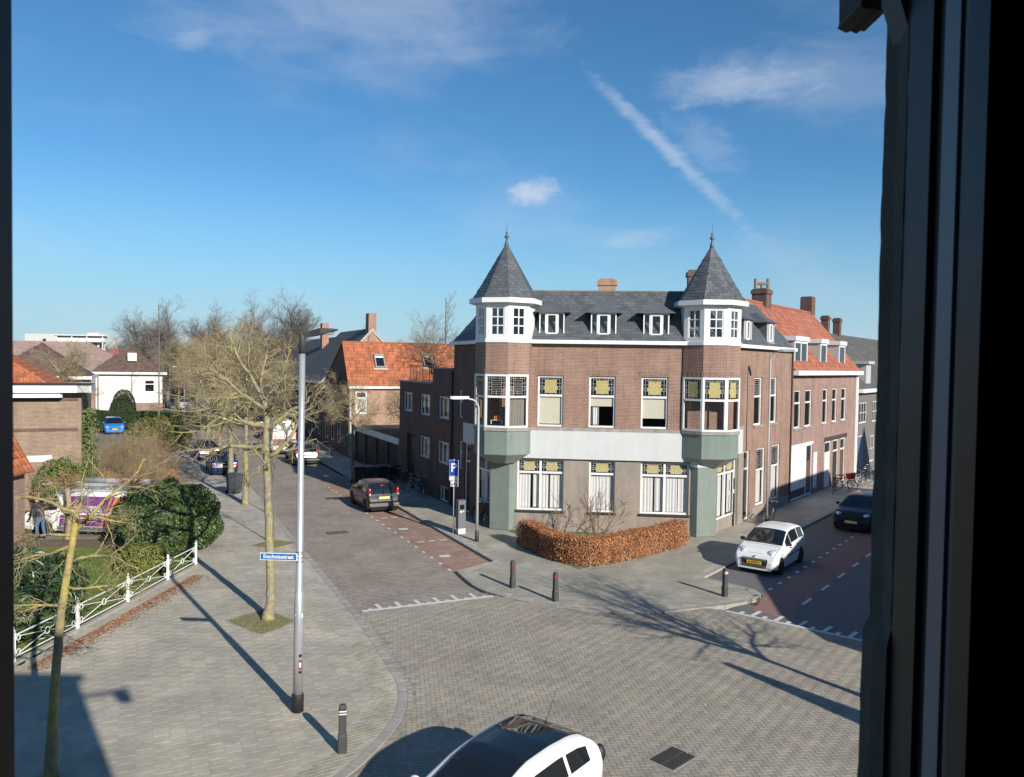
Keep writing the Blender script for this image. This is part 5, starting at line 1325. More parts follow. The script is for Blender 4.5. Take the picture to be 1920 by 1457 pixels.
# the tall steel pole with the street name
TP = thing('street_name_pole', 'tall galvanised lamp pole with a blue street name sign in the left foreground', 'lamp post', (-4.37, 16.25, 0), 90)
Mp = WM[TP] @ Matrix.Rotation(R_(.35), 4, 'Y')
WM[TP] = Mp; TP.matrix_basis = Mp
b = MB(); b.lathe([(.125, 0), (.125, .34), (.115, .37)], 20); b.build('foot', mat('black_pole_foot', (.02, .02, .022), .6, .2), TP, Mp, True)
b = MB(); b.lathe([(.098, .36), (.098, 2.2), (.094, 2.21), (.092, 2.5), (.074, 2.52), (.072, 4.8), (.066, 4.82), (.062, 7.6)], 24); b.build('pole', GALV, TP, Mp, True)
b = MB(); b.lathe([(.07, 7.45), (.07, 7.8), (.05, 7.86)], 16); b.build('pole_cap', BLK, TP, Mp, True)
b = MB(); b.grid([[(.0, -.05, 7.78), (.0, .05, 7.78), (.0, .05, 7.88), (0, -.05, 7.88)], [(.18, -.07, 7.8), (.18, .07, 7.8), (.18, .07, 7.92), (.18, -.07, 7.92)], [(.4, -.17, 7.85), (.4, .17, 7.85), (.4, .17, 7.98), (.4, -.17, 7.98)], [(.66, -.13, 7.93), (.66, .13, 7.93), (.66, .1, 7.975), (.66, -.1, 7.975)], [(.72, -.06, 7.95), (.72, .06, 7.95), (.72, .05, 7.965), (.72, -.05, 7.965)]], True)
b.build('lamp_head', mat('dark_lamp_housing', (.05, .05, .055), .5), TP, Mp)
b = MB(); b.box(.3, .62, -.11, .11, 7.845, 7.9); b.build('lamp_glass', mat('grey_lamp_lens', (.25, .25, .26), .15), TP, Mp)
BLUE = mat('sign_blue', (.018, .14, .42), .4, .03)
def text(body, size, m, parent, M, name='lettering', ext=.002, align='CENTER', sx=1.):
    cu = bpy.data.curves.new(name, 'FONT'); cu.body = body; cu.size = size; cu.extrude = ext; cu.align_x = align; cu.align_y = 'CENTER'; cu.offset = size * .02
    o = bpy.data.objects.new('tmp', cu); COL.objects.link(o)
    bpy.context.view_layer.update()
    me = bpy.data.meshes.new_from_object(o.evaluated_get(bpy.context.evaluated_depsgraph_get())); bpy.data.objects.remove(o); bpy.data.curves.remove(cu)
    me.materials.clear(); me.materials.append(m)
    return link(name, me, parent, M @ Matrix.Diagonal((sx, 1, 1, 1)))
FACE = Matrix.Rotation(R_(90), 4, 'X')       # text upright, facing -y
Ms = Mp @ Matrix.Translation((0, -.09, 3.25)) @ Matrix.Rotation(R_(-1.5), 4, 'Z')
b = MB(); b.box(-.80, -.03, .0, .03, -.075, .075); sg = b.build('name_sign', WHITE, TP, Ms)
b = MB(); b.box(-.787, -.043, -.003, 0, -.062, .062); b.build('sign_face', BLUE, sg, Ms)
text('Enschotsestraat', .108, WREF, sg, Ms @ Matrix.Translation((-.415, -.005, .0)) @ FACE, sx=.92)
for z in (3.14, 3.22, 3.30, 3.34):
    b = MB(); b.lathe([(.079, z), (.079, z + .012)], 16); b.build('sign_band', DARKM, TP, Mp, True)
for z, h, m in ((1.16, .06, DARKM), (.9, .2, RED), (.95, .1, WREF), (.82, .05, DARKM), (1.98, .09, WREF), (2.02, .04, WREF)):
    b = MB(); r = .0995 if m is not WREF else .1005; a0 = -70 if m is not WREF else -62; a1 = a0 + (42 if m is not WREF else 22)
    if z > 1.9: a0, a1 = (-40, -20) if h > .05 else (-130, -112)
    rows = [[(r * math.cos(R_(a)), r * math.sin(R_(a)), zz) for a in np.linspace(a0, a1, 6)] for zz in (z, z + h)]
    b.grid(rows); b.build('sticker', m, TP, Mp)
# parking sign and ticket machine
PS = thing('parking_sign', 'blue parking sign on a white post beside the ticket machine', 'sign', (-2.42, 33.69, 0), 90 + 12); Fp = WM[PS]
b = MB(); b.tube((0, 0, 0), (0, 0, 3.2), .03, n=10); b.build('post', OFFW, PS, Fp, True)
b = MB(); b.box(-.2, .2, -.05, -.035, 2.48, 3.16); s1 = b.build('sign_plate', WHITE, PS, Fp); b = MB(); b.box(-.19, .19, -.054, -.05, 2.49, 3.15); b.build('sign_face', mat('traffic_blue', (.012, .07, .36), .4), s1, Fp)
text('P', .52, WREF, s1, Fp @ Matrix.Translation((-.01, -.056, 2.82)) @ FACE)
b = MB(); b.box(-.2, .2, -.05, -.04, 2.28, 2.46); b.build('lower_plate', OFFW, PS, Fp); b = MB(); b.box(-.14, .2, -.05, -.04, 2.02, 2.26); lp = b.build('lower_plate', OFFW, PS, Fp)
b = MB()
for x, z in ((-.08, 2.1), (.03, 2.14), (.12, 2.1)): b.ball((x, -.052, z), .03, .003, .05, 6)
b.build('plate_symbol', DARKM, lp, Fp)
TM = thing('ticket_machine', 'grey parking ticket machine on the pavement left of the turret house', 'ticket machine', (-2.12, 33.75, 0), 90 - 25); Ft = WM[TM]
b = MB(); b.box(-.17, .17, -.15, .15, .22, 1.36); b.prism([(-.17, -.15), (.17, -.15), (.17, .15), (-.17, .15)], 1.361, 1.44); b.build('cabinet', mat('grey_machine', (.13, .145, .155), .45, .08), TM, Ft)
b = MB(); b.box(-.16, .16, -.155, .14, 0, .22); b.build('white_base', WREF, TM, Ft); b = MB(); b.box(-.1, .1, -.156, -.15, 1.05, 1.25); b.build('screen', DGLASS, TM, Ft)
b = MB(); b.box(-.1, .02, -.158, -.15, .92, .98); b.box(.05, .1, -.158, -.15, .95, 1.0); b.build('coin_panel', OFFW, TM, Ft)
# wheelie bins
def bin_(x, y, az, label, m, lid):
    B_ = thing('wheelie_bin', label, 'bin', (x, y, 0), az, None); F = WM[B_]; b = MB()
    b.grid([[(-.24, -.3, .08), (.24, -.3, .08), (.24, .3, .08), (-.24, .3, .08)], [(-.29, -.36, 1.0), (.29, -.36, 1.0), (.29, .34, 1.0), (-.29, .34, 1.0)]], True); b.build('body', m, B_, F)
    b = MB(); b.grid([[(-.31, -.39, 1.0), (.31, -.39, 1.0), (.31, .38, 1.0), (-.31, .38, 1.0)], [(-.27, -.33, 1.07), (.27, -.33, 1.07), (.27, .38, 1.1), (-.27, .38, 1.1)]], True); b.face([(-.27, -.33, 1.07), (.27, -.33, 1.07), (.27, .38, 1.1), (-.27, .38, 1.1)]); b.build('lid', lid, B_, F)
    for s in (-.26, .26):
        w = MB(); w.tube((s - .03, .3, .1), (s + .03, .3, .1), .1, n=12); w.build('wheel', RUBBER, B_, F)
    b = MB(); b.tube((-.25, .42, 1.03), (.25, .42, 1.03), .018, n=6); b.build('handle', m, B_, F)
BD = mat('dark_green_bin', (.02, .028, .026), .5, .1); BB = mat('blue_bin_lid', (.015, .03, .10), .5, .1)
nb = Vector((.905, .426, 0))
p0 = Vector((-9.15, 46.9, 0))
for k, (m, lid, lab) in enumerate(((BD, BD, 'dark wheelie bin, leftmost of the row on the pavement by the garages'), (BD, BB, 'wheelie bin with a blue lid, second in the row by the garages'), (DARKM, BD, 'black wheelie bin, third in the row by the garages'), (DARKM, DARKM, 'black wheelie bin, rightmost in the row by the garages'))):
    q = p0 + Vector((.36, .12, 0)) * k * 1.9; bin_(q.x, q.y, 60, lab, m, lid)
bin_(-15.1, 43.0, 20, 'dark grey bin beside the tree trunk on the left pavement', mat('grey_bin', (.07, .08, .085), .6), mat('grey_bin_lid', (.06, .065, .07), .6))
# drains
DR = thing('road_drain', 'square cast iron drain cover in the herringbone crossing at lower right', 'drain cover', (3.11, 14.54, -.02), 46); F = WM[DR]
IRON = mat('cast_iron', (.10, .098, .092), .6, .25, 12, .3, metal=.4)
b = MB(); b.box(-.4, .4, -.3, .3, -.01, .002); b.build('drain_frame', KERB, DR, F)
b = MB(); b.box(-.36, .36, -.26, .26, .0021, .006); b.build('drain_pit', DARKM, DR, F)
b = MB()
for k in range(15): b.box(-.345 + k * .048, -.345 + k * .048 + .028, -.25, .25, .0061, .018)
b.box(-.36, .36, -.01, .01, .0061, .02); b.build('drain_bars', IRON, DR, F)
D2_ = thing('manhole_cover', 'flat iron cover in the long street right of the tall pole', 'drain cover', (-7.45, 33.9, ZR), 64.8); b = MB(); b.box(-.45, .45, -.28, .28, 0, .012); b.build('cover', IRON, D2_, WM[D2_]); b = MB(); b.box(-.42, .42, -.25, .25, .0121, .016); b.build('cover_plate', mat('worn_iron', (.13, .11, .095), .7, .3, 9), D2_, WM[D2_])
GU = thing('gully_grate', 'small rusty gully posts at the rounded kerb corner before the white hatchback', 'gully', (7.75, 24.3, 0), 37); b = MB()
for k in range(3): b.tube((-.1 + k * .1, 0, -.05), (-.1 + k * .1, 0, .16), .025, n=6)
b.build('grate_bars', mat('rusty_iron', (.12, .06, .045), .8, .3, 12), GU, WM[GU])

# ================================================================== vehicles
def paint(name, col, metal=0., rough=.3): return mat(name, col, .22, .0, metal=metal, spec=.35, coat=.35)
CARGLASS = mat('car_glass', (.010, .014, .018), .04, 0, spec=.7)
CHROME = mat('chrome', (.75, .76, .78), .15, 0, metal=1.)
HEADL = mat('headlamp_glass', (.62, .65, .68), .12, .1, 20, metal=.3, spec=.8)
TAILR = mat('tail_lamp_red', (.42, .012, .018), .2, .05, spec=.8)
PLATEY = mat('yellow_plate', (.75, .48, .02), .45, .03); PLATEW = mat('pale_plate', (.78, .70, .28), .45)
RIM = mat('alloy_rim', (.42, .43, .45), .35, .05, metal=.7)
CARBLK = mat('black_car_trim', (.02, .02, .021), .55, .05)
CARGRY = mat('grey_car_trim', (.13, .135, .135), .6, .05)
def smooth_interp(pts, x, rad=.05):
    xs = np.array([p[0] for p in pts]); zs = np.array([p[1] for p in pts])
    acc = 0; n = 9
    for k in range(n): acc = acc + np.interp(x + rad * (k - (n - 1) / 2) / ((n - 1) / 2), xs, zs)
    return acc / n
class Car:
    def __init__(s, name, label, cat, c, az, L, W_, top, belt, wheels, R, body, group=None, tumble=.30, side=(), ws=None, rw=None, roofglass=None, sill=.2, z=0., plan=.80, rr=.03, taper=.45, wfrac=.86, pillar=.03):
        s.pillar = pillar
        s.T = thing(name, label, cat, (c[0], c[1], z), az, group)
        s.F = WM[s.T] @ Matrix.Translation((-L / 2, 0, 0)); s.L, s.W = L, W_; s.body = body
        s.top, s.belt_p, s.tumble, s.R, s.wheels, s.sill, s.plan, s.taper, s.wfrac = top, belt, tumble, R, wheels, sill, plan, taper, wfrac
        st = sorted(set(np.round(np.concatenate([np.arange(0, L + 1e-6, .045), np.linspace(0, .35, 18), np.linspace(L - .3, L, 14), [L]]), 4)))
        s.st = [x for x in st if 0 <= x <= L]
        b = MB(); rows = []
        for x in s.st: rows.append(s.section(x))
        full = [[(x, -y, zz) for y, zz in r] + [(x, y, zz) for y, zz in r[::-1][1:]] for x, r in zip(s.st, rows)]
        b.grid(full)
        sh = b.build('body', body, s.T, s.F, True)
        s.sh = sh
        b = MB(); b.face(full[0]); b.face(full[-1][::-1]); b.build('end_panel', body, sh, s.F)
        b = MB(); b.box(.12, L - .12, -W_ / 2 + .22, W_ / 2 - .22, .17, .6); b.build('underbody', CARBLK, s.T, s.F)
        for xw in wheels:
            for sg in (-1, 1): s.wheel(xw, sg * (W_ / 2 - .115))
        for x0, x1 in side: s.sideglass(x0, x1)
        if ws: s.topglass(*ws, name='windscreen')
        if rw: s.topglass(*rw, name='rear_window')
        if roofglass: s.topglass(*roofglass, name='glass_roof')
    def topz(s, x): return float(smooth_interp(s.top, x))
    def belt(s, x): return min(float(smooth_interp(s.belt_p, x)), s.topz(x) - .015)
    def w(s, x):
        d = min(x, s.L - x); k = s.taper
        f = 1 if d >= k else s.plan + (1 - s.plan) * math.sqrt(max(0, 1 - (1 - d / k) ** 2))
        return s.W / 2 * f
    def low(s, x):
        z = s.sill + .06 * max(0, 1 - min(x, s.L - x) / .5)
        for xw in s.wheels:
            Ra = s.R + .05; dx = abs(x - xw)
            if dx < Ra: z = max(z, s.R + math.sqrt(Ra * Ra - dx * dx))
        return z
    def up(s, x):
        be, tp, w = s.belt(x), s.topz(x), s.w(x); h = tp - be
        y0 = w * .965; y1 = max(y0 - s.tumble * h * 1.0 - .02, y0 * .45)
        return be, tp, h, y0, (y1, be + h * s.wfrac)
    def section(s, x):
        be, tp, h, y0, p1 = s.up(x); w = s.w(x); zl = min(s.low(x), be - .08)
        pts = [(w * .93, zl), (w * .975, zl + (be - zl) * .3), (w, zl + (be - zl) * .62), (w * .993, zl + (be - zl) * .86), (y0, be)]
        for k in range(1, 5): t = k / 4; pts.append((y0 + (p1[0] - y0) * t, be + (p1[1] - be) * t))
        c = (p1[0] * .9, tp)
        for k in range(1, 7):
            t = k / 6; pts.append(((1 - t) ** 2 * p1[0] + 2 * t * (1 - t) * c[0], (1 - t) ** 2 * p1[1] + 2 * t * (1 - t) * c[1] + t * t * tp))
        return pts
    def sideglass(s, x0, x1, m=None):
        m = m or CARGLASS
        for sg in (-1, 1):
            b = MB(); rows = []
            for x in np.linspace(x0, x1, max(4, int((x1 - x0) / .03))):
                be, tp, h, y0, p1 = s.up(x); lo, hi = be + .035, p1[1] - s.pillar
                if hi - lo < .04: continue
                r = []
                for k in range(4):
                    z = lo + (hi - lo) * k / 3; t = (z - be) / (p1[1] - be); r.append((x, sg * (y0 + (p1[0] - y0) * t + .007), z))
                rows.append(r)
            if len(rows) > 1:
                if sg > 0: rows = rows[::-1]
                b.grid(rows); b.build('side_window', m, s.sh, s.F, True)
    def topglass(s, x0, x1, fr=.9, name='windscreen', m=None):
        b = MB(); rows = []; ny = 12
        for x in np.linspace(x0, x1, max(5, int(abs(x1 - x0) / .03))):
            be, tp, h, y0, p1 = s.up(x); dz = (s.topz(x + .02) - s.topz(x - .02)) / .04; n = Vector((-dz, 0, 1)).normalized() * .008
            r = []
            for k in range(ny + 1):
                q = -fr + 2 * fr * k / ny; t = 1 - abs(q); c = p1[0] * .9
                y = ((1 - t) ** 2 * p1[0] + 2 * t * (1 - t) * c) * (1 if q > 0 else -1)
                z = (1 - t) ** 2 * p1[1] + 2 * t * (1 - t) * tp + t * t * tp
                r.append((x + n.x, y, z + n.z))
            rows.append(r)
        b.grid(rows); b.build(name, m or CARGLASS, s.sh, s.F, True)
    def wheel(s, x, y):
        R = s.R; sg = 1 if y > 0 else -1
        w = link('wheel', None, s.T, s.F @ Matrix.Translation((x, y, R)))
        T = Matrix.Rotation(R_(90), 4, 'X')
        b = MB(); b.lathe([(R * .66, -.09), (R * .93, -.09), (R, -.06), (R, .06), (R * .93, .09), (R * .66, .09)], 22, T); b.build('tyre', RUBBER, w, WM[w], True)
        b = MB(); b.lathe([(R * .67, .02), (R * .62, .03), (R * .1, .06)], 20, Matrix.Rotation(R_(-90 * sg), 4, 'X'))
        for k in range(5): b.box(.04, R * .64, -.03, .03, .05, .085, Matrix.Rotation(R_(-90 * sg), 4, 'X') @ Matrix.Rotation(k * 1.2566, 4, 'Z'))
        b.build('rim', RIM, w, WM[w])
    def box(s, name, x0, x1, y0, y1, z0, z1, m, par=None):
        b = MB(); b.box(x0, x1, y0, y1, z0, z1); return b.build(name, m, par or s.T, s.F)
    def blob(s, name, c, r, m, par=None, both=True, rot=0):
        for sg in ((-1, 1) if both else (1,)):
            b = MB(); T = Matrix.Translation((c[0], c[1] * sg, c[2])) @ Matrix.Rotation(R_(rot * sg), 4, 'Z'); b.ball((0, 0, 0), *r, 8, T); b.build(name, m, par or s.T, s.F, True)
    def seam(s, xs, m=None):
        """door gaps, thin dark lines down the flank"""
        for sg in (-1, 1):
            b = MB()
            for x in xs:
                sec = s.section(x)[0:5]
                for (ya, za), (yb, zb) in zip(sec, sec[1:]):
                    q = [(x - .006, sg * (ya + .003), za + .04), (x + .006, sg * (ya + .003), za + .04), (x + .006, sg * (yb + .003), zb - .0), (x - .006, sg * (yb + .003), zb - .0)]
                    b.face(q if sg < 0 else q[::-1])
            b.build('door_gap', m or CARBLK, s.sh, s.F)
    def extras(s, mirror_x, mirror_z, seams, handles, m=None, rail=False):
        s.blob('mirror', (mirror_x, s.w(mirror_x) + .06, mirror_z), (.07, .1, .07), m or s.body); s.seam(seams)
        for x in handles:
            for sg in (-1, 1): s.box('door_handle', x - .08, x + .08, sg * s.w(x) - .012, sg * s.w(x) + .012, s.belt(x) - .12, s.belt(x) - .09, m or s.body, s.sh)
    def plate(s, front, z, body, m=None, yw=.26):
        x = s.L + .012 if front else -.012
        p = s.box('number_plate', min(x, x - .01), max(x, x + .01) , -yw, yw, z - .055, z + .055, m or PLATEY)
        if body:
            M = s.F @ Matrix.Translation((x + (.012 if front else -.012), 0, z)) @ Matrix.Rotation(R_(90 if front else -90), 4, 'Z') @ FACE
            text(body, .10, CARBLK, p, M, ext=.001)

def wipers(c, x0, x1):
    for y0, y1 in ((-.1, -.55), (.45, 0.02)):
        b = MB(); z0, z1 = c.topz(x0) + .015, c.topz(x0 - .1) + .022; b.tube((x0, y0, z0 - .02), (x0 - .1, y1, z1 - .03), .009, n=5); b.build('wiper', CARBLK, c.sh, c.F)
def bonnet(c, x0, x1):
    b = MB()
    for sy in (-1, 1):
        pts = []
        for x in np.linspace(x0, x1, 8): be, tp, h, y0, p1 = c.up(x); pts.append((x, sy * (p1[0] - .03), p1[1] + .004))
        b.path(pts, .005, 4)
    be, tp, h, y0, p1 = c.up(x1); b.path([(x1, y, c.topz(x1) - .03 * (y / .6) ** 2 + .002) for y in np.linspace(-p1[0] + .04, p1[0] - .04, 9)], .005, 4)
    b.build('bonnet_gap', CARBLK, c.sh, c.F)
    b = MB(); b.box(x0 - .06, x0 + .0, -.6, .6, c.topz(x0) - .03, c.topz(x0) + .006); b.build('cowl_strip', CARBLK, c.sh, c.F)
# profiles: x from the rear bumper forward
def hatch(L, H, wsl=.62, hood=.92):
    return [(0, .50), (.03, .72), (.07, .88), (.13, 1.02), (.22, 1.2), (.34, H - .12), (.5, H - .04), (.9, H - .005), (L * .42, H), (L * .52, H - .04), (L * .57, H - .10), (L * .76, hood + .08), (L * .80, hood + .03), (L * .90, hood - .06), (L * .96, hood - .17), (L * .985, hood - .3), (L, .45)]
BELT = lambda L, z0=.95, z1=.86: [(0, z0), (L * .3, z0), (L * .62, z1 + .03), (L * .8, z1), (L, z1 - .25)]
PWHITE = paint('white_car_paint', (.74, .75, .75)); PBLACK = paint('black_car_paint', (.016, .015, .018)); PDARK = paint('dark_grey_car_paint', (.035, .038, .042), .3)
PBLUE = paint('dark_blue_car_paint', (.02, .035, .10), .3); PSILV = paint('silver_car_paint', (.35, .36, .37), .6); PRED = paint('red_car_paint', (.33, .02, .025)); PCYAN = paint('bright_blue_car_paint', (.02, .22, .60))
PNAVY = paint('navy_car_paint', (.012, .018, .055), .2)

# white hatchback with a glass roof passing below the window
L = 4.02
c = Car('glass_roof_car', 'white hatchback with a dark glass roof at the bottom edge of the view', 'car', (-.2, 11.72), 37.1 + 180, L, 1.74,
        [(0, .5), (.03, .76), (.07, .93), (.14, 1.08), (.3, 1.26), (.5, 1.39), (.75, 1.45), (1.3, 1.485), (1.9, 1.47), (2.25, 1.40), (3.1, 1.0), (3.25, .95), (3.65, .86), (3.9, .7), (3.98, .6), (L, .45)],
        BELT(L, 1.0, .9), (.72, 3.22), .31, PWHITE, side=((.55, 1.1), (1.18, 2.15), (2.2, 2.75)), ws=None, rw=(.12, .40, .8), roofglass=(.5, 3.1, .62), z=-.02, plan=.78, tumble=.36, pillar=.11)
c.extras(2.72, 1.03, (1.12, 2.1, 2.9), (1.35,)); c.blob('tail_lamp', (.12, .74, .95), (.1, .1, .16), CARBLK)
b = MB(); b.tube((.62, 0, 1.42), (.30, 0, 1.92), .006, .003, 6); b.tube((.64, 0, 1.42), (.6, 0, 1.46), .02, .012, 8); b.build('antenna', CARBLK, c.T, c.F)
c.blob('headlamp', (3.75, .62, .78), (.18, .14, .1), HEADL); c.box('bumper', -.04, .05, -.62, .62, .42, .62, PWHITE); c.plate(False, .75, None)
c.box('parcel_shelf', .4, .41, -.5, .5, 1.0, 1.02, CARBLK)
b = MB()
for sy in (-1, 1):
    pts = []
    for x in np.linspace(.45, 3.1, 14): be, tp, h, y0, p1 = c.up(x); t_ = .38; pts.append((x, sy * ((1 - t_) ** 2 * p1[0] + 2 * t_ * (1 - t_) * p1[0] * .9), (1 - t_) ** 2 * p1[1] + 2 * t_ * (1 - t_) * tp + t_ * t_ * tp + .006))
    b.path(pts, .012, 6)
b.build('roof_seal', CARBLK, c.sh, c.F, True)
# small white hatchback parked at the kerb
L = 3.5
fc = Vector((8.85, 28.15, 0)) + D2 * 1.75
c = Car('parked_white_car', 'small white hatchback facing us, parked at the kerb right of the green pillar', 'car', xy(fc + Vector((-.12, -.22, 0))), 37.1 + 180, L, 1.6, hatch(L, 1.48), BELT(L, .98, .9), (.6, 2.86), .28, PWHITE,
        side=((.45, .98), (1.05, 1.85), (1.9, 2.4)), ws=(L * .545, L * .765, .92), rw=(.12, .34, .8), z=ZR + .03, plan=.76, tumble=.3)
c.extras(2.38, 1.02, (1.02, 1.88, 2.52), (1.25, 2.0), CARBLK)
c.blob('headlamp', (3.12, .545, .77), (.24, .16, .13), HEADL, rot=-28); c.blob('lamp_bulb', (3.325, .53, .74), (.05, .05, .05), CHROME)
b = MB(); b.prism([(-.42, .30), (.42, .30), (.47, .56), (.44, .60), (-.44, .60), (-.47, .56)], 0, .03, Matrix.Translation((L - .005, 0, 0)) @ Matrix.Rotation(R_(90), 4, 'Z') @ Matrix.Rotation(R_(90), 4, 'X')); g = b.build('grille', CARBLK, c.T, c.F)
for z in (.585, .55, .33, .36): c.box('grille_bar', L + .02, L + .035, -.43, .43, z - .009, z + .009, CHROME, g)
c.plate(True, .46, '61-PDD-2'); c.L = L
for o in c.T.children:
    if o.name.startswith('number_plate'): o.matrix_basis = Matrix.Translation(WM[c.T].to_3x3().inverted() @ (WM[c.T].to_3x3() @ Vector((.035, 0, 0)))) @ o.matrix_basis
for sg in (-1, 1): c.box('fog_vent', L - .12, L - .02, sg * .56 - .1, sg * .56 + .1, .33, .41, CARBLK)
c.blob('badge', (L - .05, 0, .66), (.03, .05, .03), CHROME, both=False); c.box('rub_strip', .9, 2.4, -.803, -.795, .56, .60, CARBLK); c.box('rub_strip', .9, 2.4, .795, .803, .56, .60, CARBLK)
c.box('bumper', L - .06, L + .0, -.6, .6, .2, .3, PWHITE)
wipers(c, L * .75, L * .60); bonnet(c, L * .79, L * .955)
# black hatchback in the parking bay
L = 3.95
c = Car('black_hatchback', 'black hatchback with tall red tail lamps parked in the brick bay', 'car', (-7.0, 40.2), -25.2, L, 1.68, [(0, .5), (.03, .75), (.06, .92), (.12, 1.12), (.22, 1.32), (.36, 1.43), (.7, 1.48), (1.6, 1.5), (2.1, 1.46), (2.3, 1.40), (3.05, 1.0), (3.2, .95), (3.6, .86), (3.85, .7), (L, .45)], BELT(L, 1.0, .9), (.66, 3.2), .3, PBLACK,
        side=((.4, .95), (1.02, 1.95), (2.0, 2.65)), ws=(2.25, 3.02, .92), rw=(.075, .27, .86), z=ZR, plan=.85)
c.extras(2.6, 1.03, (1.0, 1.98, 2.8), (1.2, 2.1))
c.blob('tail_lamp', (.12, .70, 1.06), (.09, .07, .22), TAILR); c.blob('reverse_lamp', (.06, .71, .93), (.06, .05, .05), HEADL); c.box('bumper', -.06, .08, -.74, .74, .36, .52, CARGRY); c.plate(False, .78, None, PLATEW)
c.box('plate_chrome', -.03, .0, -.38, .38, .85, .88, CHROME); c.blob('brake_lamp', (.2, .06, 1.36), (.03, .12, .025), TAILR, both=False); c.blob('reflector', (-.06, .64, .44), (.02, .07, .035), TAILR); c.box('rear_wiper', -.015, .06, -.01, .01, .95, 1.12, CARBLK)
# black car in the shade on the right
L = 4.2
c = Car('shaded_black_car', 'black car in deep shade at the right beside the window frame', 'car', xy(Vector((15.55, 35.6, 0)) + D2 * 1.75), 37.1 + 180, L, 1.76, hatch(L, 1.52, hood=.98), BELT(L, 1.02, .95), (.75, 3.4), .32, PBLACK, side=((.5, 1.1), (1.15, 2.1), (2.15, 2.8)), ws=(L * .545, L * .765, .92), rw=(.12, .34, .8), z=ZR + .03)
c.extras(2.85, 1.1, (1.1, 2.1, 3.0), (1.3, 2.3)); c.blob('headlamp', (3.9, .62, .78), (.2, .15, .1), HEADL, rot=-35); c.plate(True, .5, None, PLATEW); c.box('grille', L - .03, L + .01, -.45, .45, .55, .7, CARBLK); c.box('bumper', L - .1, L + .01, -.7, .7, .3, .42, PBLACK); wipers(c, L * .75, L * .6)
# cars further along the long street
def plain_car(name, label, cpos, az, L, Wd, H, m, front, suv=False, hood=.95):
    c = Car(name, label, 'car', cpos, az, L, Wd, hatch(L, H, hood=hood), BELT(L, H * .66, H * .6), (L * .18, L * .81), .31 if not suv else .36, m, side=((.45, L * .26), (L * .28, L * .48), (L * .49, L * .66)), ws=(L * .545, L * .765, .92), rw=(.12, .34, .82), z=ZR, sill=.2 if not suv else .28)
    c.extras(L * .68, H * .7, (L * .27, L * .48, L * .7), (L * .3, L * .52))
    c.blob('headlamp', (L - .28, Wd * .37, .74), (.2, .16, .1), HEADL, rot=-35); c.blob('tail_lamp', (.1, Wd * .41, .95), (.1, .08, .17), TAILR)
    c.plate(front, .55 if front else .74, None, PLATEY); c.box('bumper', -.05, .06, -Wd * .42, Wd * .42, .36, .5, CARGRY); c.box('grille', L - .03, L + .008, -.42, .42, .5, .66, CARBLK)
    return c
plain_car('dark_suv', 'dark grey car with red tail lamps parked behind the white van', (-15.3, 57.5), -25.2, 4.3, 1.8, 1.62, PDARK, False, True)
sed = [(0, .5), (.03, .8), (.08, .96), (.3, 1.0), (.75, 1.03), (1.0, 1.1), (1.45, 1.38), (1.7, 1.43), (2.3, 1.44), (2.6, 1.38), (3.35, 1.0), (3.6, .93), (4.1, .84), (4.35, .68), (4.45, .45)]
c = Car('blue_sedan', 'dark blue saloon with its boot towards us, parked on the left under the trees', 'car', (-19.0, 51.6), -25.2, 4.45, 1.74, sed, BELT(4.45, .97, .9), (.9, 3.55), .31, PBLUE, side=((1.1, 1.65), (1.7, 2.3), (2.35, 3.0)), ws=(2.58, 3.3, .92), rw=(1.0, 1.42, .88), z=ZR)
c.extras(2.95, 1.03, (1.68, 2.35, 3.1), (1.8, 2.5)); c.blob('tail_lamp', (.08, .68, .78), (.08, .15, .08), TAILR); c.plate(False, .66, None); c.box('boot_chrome', -.01, .05, -.5, .5, .84, .9, CHROME); c.box('bumper', -.06, .06, -.75, .75, .38, .54, PBLUE)
plain_car('navy_hatchback', 'navy hatchback parked in front of the blue saloon', (-22.6, 58.6), -25.2, 4.0, 1.7, 1.5, PNAVY, False)
plain_car('silver_car', 'silver car facing us at the left kerb beside a thin lamp post', (-35.2, 86.5), 154.8, 4.3, 1.72, 1.45, PSILV, True)
plain_car('red_car', 'red car parked behind the silver one', (-39.3, 94.5), 154.8, 4.0, 1.7, 1.48, PRED, True)
plain_car('bright_blue_car', 'bright blue car standing in the side road behind the bare hedge', (-39.2, 77.6), 150, 4.0, 1.75, 1.6, PCYAN, True)
plain_car('white_nosed_car', 'dark car with a bright bonnet driving away down the street', (-32.7, 90.6), -25.2, 4.2, 1.75, 1.45, PDARK, False)
plain_car('black_estate', 'black car parked at the right kerb beyond the white van', (-27.4, 85), -25.2, 4.4, 1.78, 1.5, PBLACK, False)
plain_car('orange_lit_car', 'dark grey car between the white van and the black car at the right kerb', (-23.0, 75), -25.2, 4.2, 1.76, 1.5, PDARK, False)
plain_car('distant_white_car', 'white car farthest down the long street near the lamp posts', (-49, 118), 154.8, 4.2, 1.74, 1.5, PWHITE, True)
plain_car('distant_pale_car', 'pale grey car far down the middle of the long street', (-42.5, 112), 154.8, 4.2, 1.74, 1.5, PSILV, True)
